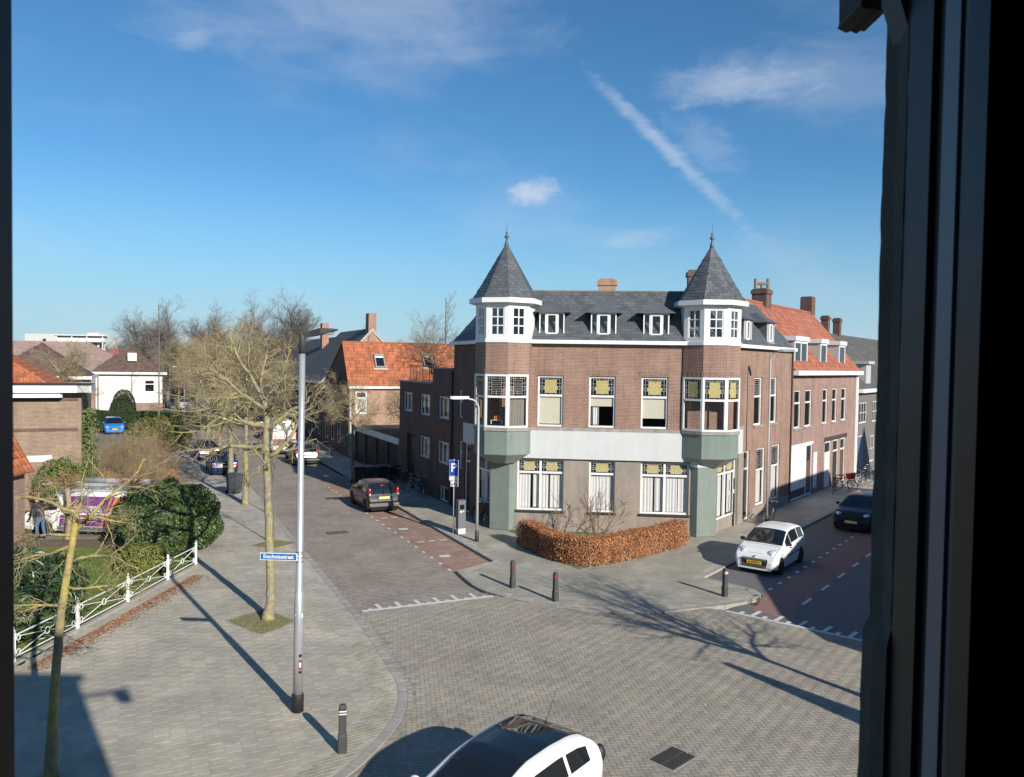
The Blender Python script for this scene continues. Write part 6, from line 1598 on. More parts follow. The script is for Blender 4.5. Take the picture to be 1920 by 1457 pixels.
# vans
def van(name, label, cpos, az, L, Wd, H, m, **k):
    top = [(0, .6), (.02, 1.2), (.06, H - .2), (.15, H - .05), (.4, H), (L * .62, H), (L * .72, H - .08), (L * .86, 1.25), (L * .88, 1.18), (L * .97, .98), (L * .99, .75), (L, .5)]
    return Car(name, label, 'van', cpos, az, L, Wd, top, [(0, 1.15), (L * .7, 1.12), (L * .86, 1.05), (L, .8)], (L * .2, L * .82), .34, m, tumble=.10, side=((L * .70, L * .835),), ws=(L * .735, L * .855, .92), z=ZR, sill=.3, taper=.15, plan=.9, wfrac=.9, **k)
c = van('white_van', 'tall white panel van parked beyond the dark grey car', (-18.95, 64.2), -25.2, 5.4, 1.98, 2.75, PWHITE)
c.blob('tail_lamp', (.03, .93, 1.5), (.05, .05, .3), TAILR); c.box('bumper', -.1, .1, -.95, .95, .42, .72, PWHITE); c.box('rear_door_gap', -.012, .03, -.008, .008, .7, 2.5, CARBLK); c.plate(False, .85, None); c.extras(4.2, 1.5, (1.6, 3.7), (3.8,), CARBLK); c.box('painted_brown_reflection', -.015, .02, -.9, .9, .75, 1.25, mat('brown_reflection_panel', (.22, .13, .08), .5))  # brown patch on the rear doors is a reflection put into the colour
# the electrician's van in the drive
L = 5.0; vc = Vector((-17.5, 33.0, 0))
c = van('purple_van', 'white van with purple and orange livery in the drive behind the evergreen bush', (vc.x, vc.y), -90 + 3, L, 1.9, 1.95, PWHITE)
WM_z = .0
PURP = mat('purple_vinyl', (.16, .035, .20), .35, .03); ORNG = mat('orange_vinyl', (.75, .22, .04), .35)
sgn = 1     # side that faces the camera (van points to -X, its left flank looks to -Y)
def flank(c, name, pts, m, off, par=None):
    """flat vinyl following the flank: pts are (x,z) of a strip, given as bottom and top edges"""
    b = MB(); rows = []
    (x0b, x1b, zb), (x0t, x1t, zt) = pts
    for k in range(7):
        f = k / 6; z = zb + (zt - zb) * f; r = []
        for j in range(13):
            x = (x0b + (x0t - x0b) * f) + ((x1b + (x1t - x1b) * f) - (x0b + (x0t - x0b) * f)) * j / 12
            be, tp, h, y0, p1 = c.up(x); w = c.w(x); zl = c.sill
            if z < be: y = np.interp((z - zl) / (be - zl), [0, .3, .62, .86, 1], [.93 * w, .975 * w, w, .993 * w, y0])
            else: y = y0 + (p1[0] - y0) * (z - be) / (p1[1] - be)
            r.append((x, (y + off), z))
        rows.append(r)
    b.grid(rows[::-1]); return b.build(name, m, par or c.sh, c.F, True)
pv = flank(c, 'purple_panel', ((1.15, 3.42, .5), (.75, 3.2, 1.72)), PURP, .006)
flank(c, 'orange_stripe', ((1.28, 1.5, .5), (.85, 1.07, 1.72)), ORNG, .010); flank(c, 'orange_stripe', ((.98, 1.2, .5), (.55, .77, 1.72)), ORNG, .010); flank(c, 'orange_stripe', ((1.62, 1.68, .5), (1.19, 1.25, 1.72)), ORNG, .010)
flank(c, 'red_stripe', ((.8, .88, .5), (.35, .43, 1.72)), mat('red_vinyl', (.5, .05, .03), .4), .010); flank(c, 'sill_trim', ((1.4, 3.5, .32), (1.4, 3.5, .48)), CARGRY, .012)
for body, xx, zz, sz in (('ELEKTROTECHNIEK', 2.32, 1.13, .165), ('SNIJDERS', 1.98, 1.28, .15), ('BOUW', 2.9, 1.28, .15), ('www.', 2.05, .82, .06)):
    if body == 'www.': continue
    M = c.F @ Matrix.Translation((xx, c.up(xx)[3] + .012 - .1 * max(0, zz - 1.13), zz)) @ Matrix.Rotation(R_(180), 4, 'Z') @ FACE
    text(body, sz, WREF, pv, M, ext=.001)
flank(c, 'text_underline', ((1.75, 2.5, .90), (1.75, 2.5, .94)), mat('red_vinyl', (.5, .05, .03)), .010); flank(c, 'text_line', ((1.85, 2.5, .83), (1.85, 2.5, .86)), WREF, .010)
c.extras(4.0, 1.3, (3.5,), (3.7,), CARBLK); c.blob('headlamp', (4.8, .75, .85), (.18, .14, .14), HEADL)
b = MB()
for y in (-.55, .55): b.tube((.3, y, 2.08), (3.6, y, 2.08), .025, n=6)
for x in (.5, 1.5, 2.5, 3.4): b.tube((x, -.7, 2.03), (x, .7, 2.03), .02, n=6); b.tube((x, -.7, 1.9), (x, -.7, 2.03), .02, n=6); b.tube((x, .7, 1.9), (x, .7, 2.03), .02, n=6)
b.build('roof_rack', OFFW, c.T, c.F)
LD = thing('ladder', 'long pale ladder lying on the roof rack of the purple van', 'ladder', M=c.F @ Matrix.Translation((0, 0, 2.11))); b = MB()
for y in (.3, .62): b.box(-.2, 4.3, y - .025, y + .025, 0, .07)
LD_side = b.build('stile', mat('pale_aluminium', (.6, .62, .62), .4, metal=.5), LD, WM[LD])
for k in range(15):
    b = MB(); x = -.05 + k * .3; b.tube((x, .32, .035), (x, .6, .035), .015, n=6); b.build('rung', mat('pale_aluminium', (.6, .62, .62)), LD, WM[LD])
TB = thing('roof_tube', 'grey storage tube on the roof of the purple van beside the ladder', 'tube', M=c.F @ Matrix.Translation((0, 0, 2.2))); b = MB(); b.tube((.2, -.35, 0), (3.0, -.35, 0), .11, n=14); b.build('tube_body', mat('grey_tube', (.42, .43, .46), .5), TB, WM[TB], True)
for x in (.18, 3.02): b = MB(); b.tube((x - .03, -.35, 0), (x + .03, -.35, 0), .12, n=14); b.build('tube_cap', CARGRY, TB, WM[TB], True)

# ================================================================== bicycles
def bike(x, y, az, label, m, lean=6, basket=None, z=0., group='parked bicycles'):
    M = Matrix.Translation((x, y, z)) @ Matrix.Rotation(R_(90 - az), 4, 'Z') @ Matrix.Rotation(R_(lean), 4, 'X')
    B_ = thing('bicycle', label, 'bicycle', group=group, M=M)
    R = .34
    for xc in (-.52, .55):
        w = link('wheel', None, B_, M @ Matrix.Translation((xc, 0, R)))
        b = MB(); n = 28; rows = []
        for k in range(n):
            t = 2 * math.pi * k / n; rows.append([((R + .018 * math.cos(q)) * math.cos(t), .018 * math.sin(q), (R + .018 * math.cos(q)) * math.sin(t)) for q in (0, 2.09, 4.19)])
        rows.append(rows[0]); b.grid(rows, True); b.build('tyre', RUBBER, w, WM[w])
        b = MB()
        for k in range(14): t = 2 * math.pi * k / 14; b.tube((0, 0, 0), (R * math.cos(t), 0, R * math.sin(t)), .003, n=3, cap=False)
        b.tube((0, -.04, 0), (0, .04, 0), .025, n=8); b.build('spokes', GALV, w, WM[w])
        b = MB(); rows = [[((R + .035) * math.cos(t), yy, (R + .035) * math.sin(t)) for yy in (-.025, .025)] for t in np.linspace(.3, 2.9, 12)]; b.grid(rows); b.build('mudguard', m, w, WM[w])
    b = MB(); r = .016
    for p, q in (((-.52, 0, R), (-.1, 0, .28)), ((-.1, 0, .28), (-.22, 0, .86)), ((-.22, 0, .8), (-.52, 0, R)), ((-.1, 0, .28), (.34, 0, .72)), ((-.2, 0, .74), (.33, 0, .84)), ((.32, 0, .95), (.36, 0, .66)), ((.36, 0, .66), (.55, 0, R))): b.tube(p, q, r, n=6)
    b.build('frame', m, B_, M)
    b = MB(); b.path([(.15, -.29, 1.05), (.3, -.26, 1.07), (.34, 0, 1.03), (.3, .26, 1.07), (.15, .29, 1.05)], .013, 6); b.tube((.32, 0, .93), (.335, 0, 1.04), .014, n=6); b.build('handlebar', GALV, B_, M)
    b = MB(); b.prism([(-.4, -.1), (-.3, -.11), (-.05, -.025), (-.05, .025), (-.3, .11), (-.4, .1)], .88, .94); b.build('saddle', CARBLK, B_, M)
    b = MB(); b.box(-.8, -.35, -.07, .07, .70, .715); b.build('carrier', DARKM, B_, M)
    b = MB(); b.lathe([(.09, -.012), (.09, .012)], 14, Matrix.Translation((-.1, -.06, .28)) @ Matrix.Rotation(R_(90), 4, 'X')); b.tube((-.1, -.07, .28), (.05, -.07, .2), .01, n=5); b.build('crank', GALV, B_, M)
    if basket: b = MB(); b.grid([[(.3, -.16, .78), (.58, -.16, .78), (.58, .16, .78), (.3, .16, .78)], [(.25, -.22, 1.08), (.64, -.22, 1.08), (.64, .22, 1.08), (.25, .22, 1.08)]], True); b.face([(.3, -.16, .79), (.58, -.16, .79), (.58, .16, .79), (.3, .16, .79)]); b.build('basket', basket, B_, M)
BKB = mat('black_bike_paint', (.02, .021, .022), .4); BKG = mat('dark_green_bike_paint', (.02, .045, .035), .4); BKS = mat('silver_bike_paint', (.35, .36, .37), .35, metal=.5)
aw = L0 + N1 * .45
for t, az, lab, m in ((13.0, -60, 'black bicycle leaning by the dark garage door, leftmost of four at the annex', BKB), (11.9, -75, 'dark bicycle, second of the four at the annex wall', BKG), (10.6, -65, 'silver bicycle, third of the four at the annex wall', BKS), (9.6, -20, 'black bicycle nearest the basement window at the annex wall', BKB)):
    q = aw + D1 * t; bike(q.x, q.y, az, lab, m)
q = aw + D1 * 1.35; bike(q.x, q.y, -25 + 180, 'black bicycle leaning below the shop window behind the curved lamp post', BKB, -8)
bike(12.1, 36.9, 37, 'dark bicycle chained at the foot of the slim lamp post', BKB, 5)
REDB = mat('red_basket', (.55, .02, .03), .6)
for k, (t, off, az, lab, m, bk) in enumerate(((17.8, 1.2, 150, 'bicycle with a bright red front basket by the terraced houses', BKB, REDB), (19.6, 1.4, 60, 'silver bicycle just right of the red basket', BKS, None), (20.6, 1.6, 75, 'dark green bicycle amid the cluster near the window frame', BKG, None), (21.7, 1.5, 50, 'black bicycle with large wheels near the window frame', BKB, None), (22.8, 1.3, 65, 'black bicycle farthest right in the cluster, half behind the frame', BKB, None), (16.6, .9, 30, 'thin dark bicycle left of the red basket by the doors', BKB, None))):
    q = R0 + D2 * t + N2 * off; bike(q.x, q.y, az, lab, m, 4, bk)

# ================================================================== trees and plants
BARKY = mat('lichen_yellow_bark', (.26, .215, .13), .95, .35, 9, .9, 24, col2=(.36, .30, .085), c2lo=.42, c2hi=.58, c2s=2.6)
BARKM = mat('grey_green_bark', (.26, .225, .165), .95, .38, 9, .9, 22, col2=(.30, .275, .10), c2lo=.45, c2hi=.62, c2s=1.9)
TWIGY = mat('olive_twig', (.25, .205, .115), .9, .2, 2)
TWIGO = mat('yellow_olive_twig', (.29, .235, .125), .9, .3, 1.2, col2=(.25, .20, .13), c2lo=.45, c2hi=.65, c2s=.8)
TWIGB = mat('brown_twig', (.22, .155, .10), .9, .25, 2)
TWIGG = mat('grey_twig', (.17, .145, .125), .9, .2, 2)
TWIGR = mat('reddish_twig', (.27, .15, .075), .9, .25, 3)
TWIGP = mat('pale_twig', (.36, .31, .24), .9, .2, 3)
def rot_about(d, ang, rg):
    a = d.orthogonal().normalized(); b = d.cross(a); t = rg.uniform(0, 2 * math.pi)
    s = a * math.cos(t) + b * math.sin(t)
    return (d * math.cos(ang) + s * math.sin(ang)).normalized()
def grow_tree(seed, trunk, r0, limbs, spec, wander=.16, flare=True, r_limb=.5, split=2, start=None, tz=None, rmin=.0032):
    """trunk: list of points. limbs: (height fraction range, count, angle range, length). spec: per level (count, angle, length ratio, upward pull, start frac)"""
    rg = random.Random(seed); A, B = MB(), MB()
    pts = [Vector(p) for p in trunk]; n = len(pts)
    rs = [r0 * (1 - .45 * k / max(1, n - 1)) for k in range(n)]
    if flare: rs[0] = r0 * 1.35
    P2, R2 = [], []
    for k in range(n - 1):
        m_ = max(1, int((pts[k + 1] - pts[k]).length / .22))
        for j in range(m_):
            f = j / m_; P2.append(pts[k].lerp(pts[k + 1], f) + Vector((rg.gauss(0, r0 * .05), rg.gauss(0, r0 * .05), 0))); R2.append((rs[k] + (rs[k + 1] - rs[k]) * f) * (1 + rg.gauss(0, .045)))
    P2.append(pts[-1]); R2.append(rs[-1])
    if flare and len(P2) > 3: P2.insert(1, P2[0] + Vector((0, 0, .1))); R2[0] = r0 * 1.6; R2.insert(1, r0 * 1.25)
    A.path(P2, R2, 11)
    def interp(P, t):
        x = t * (len(P) - 1); i = min(int(x), len(P) - 2); return P[i].lerp(P[i + 1], x - i), (P[i + 1] - P[i]).normalized()
    def br(p, d, r, L, lv):
        c = spec[min(lv, len(spec) - 1)]; ns = max(3, int(5 + L * 1.2) - lv)
        P = [p]; q = p.copy(); dd = d.copy()
        for k in range(ns):
            dd = (dd + Vector((rg.gauss(0, wander), rg.gauss(0, wander), rg.gauss(0, wander) + c[3] * (k / ns)))).normalized()
            q = q + dd * (L / ns); P.append(q.copy())
        end = max(rmin * .85, r * (.35 if lv < len(spec) - 1 else .5))
        R = [r + (end - r) * k / ns for k in range(ns + 1)]
        (A if lv < split else B).path(P, R, 7 if lv == 0 else (5 if lv == 1 else 3))
        if lv + 1 <= len(spec) - 1:
            nc = c[0]; nx = spec[lv + 1]
            for k in range(nc):
                t = c[4] + (1 - c[4]) * (k + rg.random() * .8) / nc
                pp, pd = interp(P, min(t, .985))
                br(pp, rot_about(pd, R_(c[1] + rg.uniform(-14, 14)), rg), max(rmin, r * (1 - .55 * t) * .55), L * c[2] * rg.uniform(.7, 1.2) * (1.15 - .4 * t), lv + 1)
    for lm in limbs:
        if lm[0] == 'x':
            _, f, azd, an, L, rk = lm; p, d = interp(pts, min(f, .999)); an = R_(an)
            br(p, Vector((math.sin(an) * math.sin(R_(azd)), math.sin(an) * math.cos(R_(azd)), math.cos(an))), r0 * rk, L, 0); continue
        f0, f1, cnt, a0, a1, L, ph = lm
        for k in range(cnt):
            f = f0 + (f1 - f0) * (k + rg.random() * .5) / max(1, cnt)
            p, d = interp(pts, min(f, .999)); az = ph + 2 * math.pi * k / cnt + rg.uniform(-.35, .35); an = R_(rg.uniform(a0, a1))
            dv = Vector((math.sin(an) * math.cos(az), math.sin(an) * math.sin(az), math.cos(an)))
            br(p, dv, r0 * r_limb * rg.uniform(.8, 1.1), L * rg.uniform(.8, 1.15), 0)
    return A, B
TREEM = {}
def tree_thing(name, label, x, y, meshes, s=1., rz=0., group=None, cat='tree', z=0.):
    M = Matrix.Translation((x, y, z)) @ Matrix.Rotation(rz, 4, 'Z') @ Matrix.Scale(s, 4)
    T = thing(name, label, cat, group=group, M=M)
    for nm, me in meshes:
        if me: link(nm, me, T, M)
    return T
def tmesh(AB, m1, m2): return (('trunk', AB[0].mesh('trunk', m1, True)), ('crown', AB[1].mesh('crown', m2)))
# the gnarled tree in the left foreground
AB = grow_tree(7, [(0, 0, 0), (.05, -.02, 1.0), (.09, .03, 2.0), (.16, .06, 2.9), (.24, .12, 3.6), (.30, .2, 4.2), (.30, .3, 4.6)], .088,
               [('x', .70, 85, 80, 1.3, .34), ('x', .78, -85, 82, 1.3, .4), ('x', .86, 60, 62, 1.7, .42), ('x', .9, -60, 70, 1.6, .42), ('x', .93, 125, 80, 1.2, .34), ('x', .99, 20, 50, 1.4, .42), ('x', .99, -100, 55, 1.3, .4), ('x', .6, 100, 95, 1.1, .3), ('x', .52, -75, 100, 1.0, .28), ('x', .83, -120, 80, 1.2, .35)],
               [(6, 46, .56, -.03, .15), (5, 50, .55, .0, .15), (4, 48, .55, .02, .15), (0, 0, 0, .05, 0)], wander=.22, r_limb=.42)
tree_thing('lichen_tree', 'slender bare tree with yellow lichen, nearest to us at the left edge', -7.92, 13.51, tmesh(AB, BARKY, TWIGO))
# the tree behind the street name pole
AB = grow_tree(11, [(0, 0, 0), (.06, .0, .5), (.05, 0, 1.4), (-.02, .03, 2.8), (-.06, 0, 4.0), (-.12, .05, 4.9), (-.1, .05, 5.6), (-.16, .05, 6.2)], .135,
               [('x', .66, 95, 80, 2.3, .55), ('x', .72, -80, 84, 2.2, .5), ('x', .80, 70, 55, 2.1, .55), ('x', .83, -85, 66, 2.7, .6), ('x', .88, -30, 60, 1.9, .45), ('x', .92, 120, 62, 1.7, .42), ('x', .93, -120, 55, 2.0, .45), ('x', .97, -60, 40, 2.2, .5), ('x', .99, 30, 32, 1.7, .4), ('x', .99, -70, 18, 1.9, .42), ('x', .6, 160, 75, 1.3, .3)],
               [(7, 46, .52, .0, .15), (6, 48, .52, .02, .12), (5, 46, .52, .03, .12), (0, 0, 0, .05, 0)], wander=.21, r_limb=.46, rmin=.0036)
tree_thing('street_tree', 'bare tree standing in a mossy grass square just behind the tall pole', -6.79, 22.11, tmesh(AB, BARKM, TWIGO), group='bare street trees')
VAR = [tmesh(grow_tree(20 + k, [(0, 0, 0), (.05, .02, 1.3), (-.03, .04, 2.6), (.03, 0, 3.8), (0, .06, 5.2), (.05, 0, 6.4)], .14, [(.5, .75, 4, 60, 85, 2.5, k), (.72, .99, 6, 30, 68, 2.4, 1 + k), (.98, 1, 3, 10, 30, 1.8, .5)],
       [(8, 46, .56, .03, .12), (7, 50, .55, .04, .1), (6, 48, .55, .05, .1), (0, 0, 0, .05, 0)], wander=.2, r_limb=.46, rmin=.0046), BARKM, TWIGO) for k in range(3)]
labs = ['bare tree beside the dark grey bin on the left pavement', 'bare tree level with the blue saloon on the left pavement', 'bare tree level with the navy hatchback', 'bare tree just beyond the navy hatchback', 'bare tree halfway down the left row before the silver car', 'bare tree next to the silver car', 'bare tree at the far end of the left row', 'last bare tree at the very end of the left row']
for k, lab in enumerate(labs):
    q = Vector((-13.44, 39.84, 0)) + Vector((-3.85, 8.75, 0)) * k
    tree_thing('street_tree', lab, q.x, q.y, VAR[k % 3], 1.0 + .08 * ((k * 5) % 3), k * 1.7, 'bare street trees')
for k, (x, y, s, lab) in enumerate(((-13.2, 62.5, .8, 'bare tree on the right pavement beside the dark grey car'), (-10.9, 54.2, .7, 'small bare tree before the orange-roofed house'), (-22.5, 78, .9, 'bare tree on the right pavement near the parked black car'), (-30, 52.5, .95, 'bare tree in the garden behind the ivy wall'), (-36, 100, 1.2, 'bare tree right of the thin poplar'), (-44, 104, 1.2, 'bare tree in front of the pale roofs'))):
    tree_thing('street_tree', lab, x, y, VAR[(k + 1) % 3], s, 2.1 * k + .6, 'bare street trees')
# thin young trees and poplars
SAP = tmesh(grow_tree(31, [(0, 0, 0), (.02, 0, 1.2), (0, .02, 2.4), (.02, 0, 3.2)], .03, [(.5, .98, 9, 30, 60, .9, 0)], [(5, 40, .55, .05, .2), (4, 40, .5, .05, .2), (0, 0, 0, 0, 0)], r_limb=.4), TWIGG, TWIGB)
tree_thing('sapling', 'thin young tree right of the grass patch beside the long street', -9.4, 31.2, SAP, 1.0, 0)
tree_thing('sapling', 'thin bare sapling between the bin and the tall pole', -11.2, 37.0, SAP, 1.05, 2)
POP = tmesh(grow_tree(33, [(0, 0, 0), (.05, 0, 3), (0, .05, 6), (.04, 0, 9), (0, 0, 12.4)], .075, [(.25, .97, 26, 25, 45, 1.5, 0)], [(6, 38, .5, .1, .2), (4, 40, .5, .05, .2), (0, 0, 0, 0, 0)], r_limb=.25), TWIGG, TWIGG)
tree_thing('poplar', 'tall thin bare poplar in front of the white-walled house', -33.6, 75, POP, 1.0)
tree_thing('poplar', 'tall thin bare tree behind the ridge of the orange roof', -6.3, 74, POP, 1.08, 1.0)
BIGV = [tmesh(grow_tree(41 + k, [(0, 0, 0), (.1, 0, 2), (0, .1, 4.5), (.1, 0, 7)], .42, [(.45, .95, 7, 25, 60, 7.0, k), (.95, 1, 5, 5, 28, 8.5, .4)], [(10, 40, .5, .10, .15), (8, 42, .5, .07, .12), (7, 40, .52, .05, .12), (5, 40, .5, .05, .2), (0, 0, 0, 0, 0)], wander=.12, r_limb=.42), TWIGG, TWIGG) for k in range(2)]
for k, (x, y, s, lab) in enumerate(((-33.5, 122, 1.2, 'tallest dark bare tree on the skyline left of the lamp head'), (-39.5, 121, 1.14, 'large dark bare tree second from the lamp head on the skyline'), (-46, 118, 1.05, 'large bare tree in the middle of the skyline group'), (-51, 117, 1.08, 'rounded bare tree fourth in the skyline group'), (-56, 120, 1.0, 'leftmost bare tree of the skyline group'))):
    tree_thing('skyline_tree', lab, x, y, BIGV[k % 2], s * .80, k * 1.3, 'large bare trees on the skyline')
for k, (x, y, s) in enumerate(((-62, 150, .7), (-70, 142, .6), (-86, 170, .75), (-98, 160, .6), (-112, 185, .7), (-30, 160, .9), (-20, 150, .75), (-12, 140, .62), (-4, 128, .6), (-24, 130, .8))):
    tree_thing('distant_tree', ['far bare tree, first from the pale roofs towards the left', 'far bare tree above the pale pink roof', 'far bare tree left of the pale pink roof', 'far bare tree beside the apartment block', 'farthest bare tree left of the apartment block', 'far bare tree behind the street end', 'far bare tree behind the row of chimneys', 'far bare tree above the slate roof', 'low far tree behind the orange roof ridge', 'far bare tree behind the tall lamp head'][k], x, y, BIGV[k % 2], s * .85, k * .9, 'far bare trees')
# pollards in front of the van
POL = tmesh(grow_tree(51, [(0, 0, 0), (.03, 0, .8), (-.05, .02, 1.5), (-.1, 0, 2.1)], .15, [(.97, 1, 60, 12, 85, .75, 0), (.75, .9, 2, 40, 50, .7, 0)], [(3, 25, .6, .02, .3), (0, 0, 0, 0, 0)], wander=.1, r_limb=.1, split=0), mat('pale_pollard_bark', (.34, .26, .17), .95, .25, 5, .5), TWIGR)
tree_thing('pollard', 'pollarded tree with a red-brown tuft right in front of the purple van', -17.7, 31.55, POL, 1.0, 0)
tree_thing('pollard', 'pollarded tree with a red-brown tuft above the evergreen bush', -15.4, 32.0, POL, 1.02, 2)
# bare shrubs
SHR = [tmesh(grow_tree(61 + k, [(0, 0, 0), (0, 0, .25), (0, 0, .3)], .05, [(.5, 1, 13, 15, 60, 1.9, 0)], [(6, 35, .6, .04, .2), (6, 38, .55, .03, .2), (4, 38, .55, 0, .2), (0, 0, 0, 0, 0)], wander=.16, r_limb=.35, split=1), TWIGB, (TWIGB, TWIGY, TWIGB)[k]) for k in range(3)]
sh = [(-20.5, 37.2), (-19.0, 38.6), (-17.6, 37.6), (-20.4, 43.6), (-19.6, 41.8), (-18.2, 39.8), (-21.6, 43.4), (-22.4, 46.6), (-21.4, 47.4), (-19.6, 44.4), (-24.5, 49.6), (-23.6, 52.2), (-26.5, 54.5)]
for k, (x, y) in enumerate(sh):
    tree_thing('bare_shrub', ['brown', 'olive', 'tan'][k % 3] + ' bare shrub behind the van, ' + ['nearest the brown house', 'left of centre in front', 'just above the van roof', 'back row at centre', 'second row near the house', 'right of the van roof', 'by the ivy wall', 'back row near the ivy', 'back row beside the pavement', 'second row near the pavement', 'far back on the left', 'far back by the side road', 'farthest by the side road'][k], x, y, SHR[k % 3], .8 + .1 * (k % 4), k * 1.1, 'bare garden shrubs', 'shrub')
tree_thing('bare_shrub', 'pale leafless shrub in front of the middle ground-floor window', 3.55, 32.1, tmesh(grow_tree(71, [(0, 0, 0), (0, 0, .1), (0, 0, .12)], .04, [(.5, 1, 12, 12, 52, 1.55, 0)], [(5, 32, .5, .06, .35), (4, 36, .5, .04, .3), (0, 0, 0, 0, 0)], wander=.09, r_limb=.45, split=1, rmin=.0065), TWIGB, TWIGB), 1.12, 0, None, 'shrub')
tree_thing('bare_shrub', 'rounded tan bush against the lit wall of the orange-roofed house', -6.6, 53.0, SHR[2], 1.5, 0, None, 'shrub', 2.4)
tree_thing('bare_shrub', 'red-brown treetop just above the orange roof ridge', -6.2, 63.0, SHR[2], 1.6, 0, None, 'shrub', 6.6)

# leafy things
def leaves(P, Nn, size, m, seed, asp=.5, rndn=.6):
    rg = np.random.default_rng(seed); n = len(P)
    Nn = Nn + rg.normal(0, rndn, (n, 3)); Nn /= np.linalg.norm(Nn, axis=1, keepdims=True) + 1e-9
    t = np.cross(Nn, rg.normal(0, 1, (n, 3))); t /= np.linalg.norm(t, axis=1, keepdims=True) + 1e-9
    b = np.cross(Nn, t); s = (size * rg.uniform(.6, 1.3, n))[:, None]
    V = np.stack([P - t * s, P + b * s * asp + Nn * s * .12, P + t * s, P - b * s * asp + Nn * s * .12], 1).reshape(-1, 3)
    F = np.arange(n * 4).reshape(-1, 4)
    me = bpy.data.meshes.new('leaves'); me.from_pydata(V.tolist(), [], F.tolist()); me.materials.append(m)
    at_ = me.attributes.new('rnd', 'FLOAT', 'FACE'); at_.data.foreach_set('value', rg.random(n).astype(np.float32)); me.update()
    return me
def bush_points(n, c, r, seed, lump=.14, flat=.0, zmin=.05):
    rg = np.random.default_rng(seed); d = rg.normal(0, 1, (n, 3)); d /= np.linalg.norm(d, axis=1, keepdims=True)
    ph = rg.uniform(0, 6.28, (6, 3)); fr = rg.uniform(2.2, 5.5, (6, 3))
    k = np.ones(n)
    for i in range(6): k += lump / 2 * np.sin(d[:, 0] * fr[i, 0] * 2 + ph[i, 0]) * np.sin(d[:, 1] * fr[i, 1] * 2 + ph[i, 1]) * np.cos(d[:, 2] * fr[i, 2] + ph[i, 2])
    dep = 1 - np.abs(rg.normal(0, .07, n)) - (rg.random(n) < .25) * rg.uniform(0, .35, n)
    P = np.array(c) + d * np.array(r) * (k * dep)[:, None]
    ok = P[:, 2] > zmin
    return P[ok], d[ok] + np.array([0, 0, .35])
EVG = mat('glossy_evergreen_leaf', (.068, .112, .032), .38, .25, 3, rnd=.45, spec=.55, col2=(.075, .11, .03), c2lo=.45, c2hi=.7, c2s=1.3)
LAU = mat('laurel_leaf', (.055, .095, .035), .35, .25, 3, rnd=.45, spec=.6)
IVY = mat('ivy_leaf', (.085, .12, .035), .5, .25, 3, rnd=.4)
YEW = mat('clipped_conifer', (.035, .06, .018), .7, .3, 3, rnd=.4)
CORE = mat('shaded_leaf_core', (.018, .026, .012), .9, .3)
def bush(name, label, c, r, n, size, m, seed, cat='bush', lump=.14, asp=.5, core=True, group=None):
    B_ = thing(name, label, cat, (c[0], c[1], 0), 90, group)
    P, Nn = bush_points(n, c, r, seed, lump); M = Matrix.Identity(4)
    link('foliage', leaves(P, Nn, size, m, seed, asp), B_, M)
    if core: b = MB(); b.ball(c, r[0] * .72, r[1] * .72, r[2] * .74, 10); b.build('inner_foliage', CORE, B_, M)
    b = MB(); b.tube((c[0], c[1], 0), (c[0], c[1], c[2]), .07, .04, 6); b.build('stem', TWIGB, B_, M)
    return B_
bush('evergreen_bush', 'large rounded glossy evergreen bush behind the white fence', (-13.3, 30.4, .95), (1.92, 2.05, 1.6), 42000, .062, EVG, 1, lump=.2)
bush('evergreen_bush', 'low yellow-green shrub at the foot of the large evergreen', (-12.55, 26.9, .35), (.85, .75, .6), 6000, .05, mat('yellow_green_leaf', (.13, .15, .03), .5, .25, 3, rnd=.4), 2)
bush('laurel_bush', 'long-leaved laurel at the lower left behind the lichen tree', (-12.75, 20.6, .95), (1.35, 1.5, 1.25), 9000, .12, LAU, 3, asp=.22)
bush('laurel_bush', 'laurel clump at the left edge below the lawn', (-13.6, 18.3, .8), (1.2, 1.4, 1.1), 7000, .12, LAU, 4, asp=.22)
bush('topiary_cone', 'dark egg-shaped conifer in front of the white-walled house', (-41.6, 84.5, 1.9), (1.25, 1.2, 2.1), 9000, .07, YEW, 5, lump=.04)
bush('green_shrub', 'bright green leafy shrub between the wing and the van', (-20.6, 36.2, 1.4), (1.4, 1.0, 1.3), 7000, .06, mat('fresh_green_leaf', (.10, .16, .03), .5, .25, 3, rnd=.4), 6)
bush('green_shrub', 'olive green shrub beside the bright blue car', (-28.0, 62.5, 1.1), (2.4, 2.0, 1.6), 9000, .09, mat('olive_leaf', (.15, .16, .035), .6, .25, 3, rnd=.4), 7)
rgn = np.random.default_rng(8)
IW = thing('ivy_wall', 'pillar of ivy growing on the end of the brown brick house', 'ivy', (-21.2, 41, 0), 90)
n = 11000; u = rgn.random(n); zz = rgn.random(n) ** .8 * 4.7
P = np.stack([-21.0 - .47 * u * 5 + rgn.normal(0, .16, n) * (1.2 - zz / 6), 39.2 + .95 * u * 5 * .6 + rgn.normal(0, .3, n), zz], 1)
link('foliage', leaves(P, np.tile([.6, -.8, .2], (n, 1)), .075, IVY, 9, .7), IW, Matrix.Identity(4))
b = MB()
for k in range(6): b.path([(-21 - k * .25, 39.4 + k * .35, 0), (-20.9 - k * .25, 39.3 + k * .35, 2), (-21 - k * .3, 39.4 + k * .35, 4)], .03, 5)
b.build('stem', TWIGB, IW, Matrix.Identity(4))
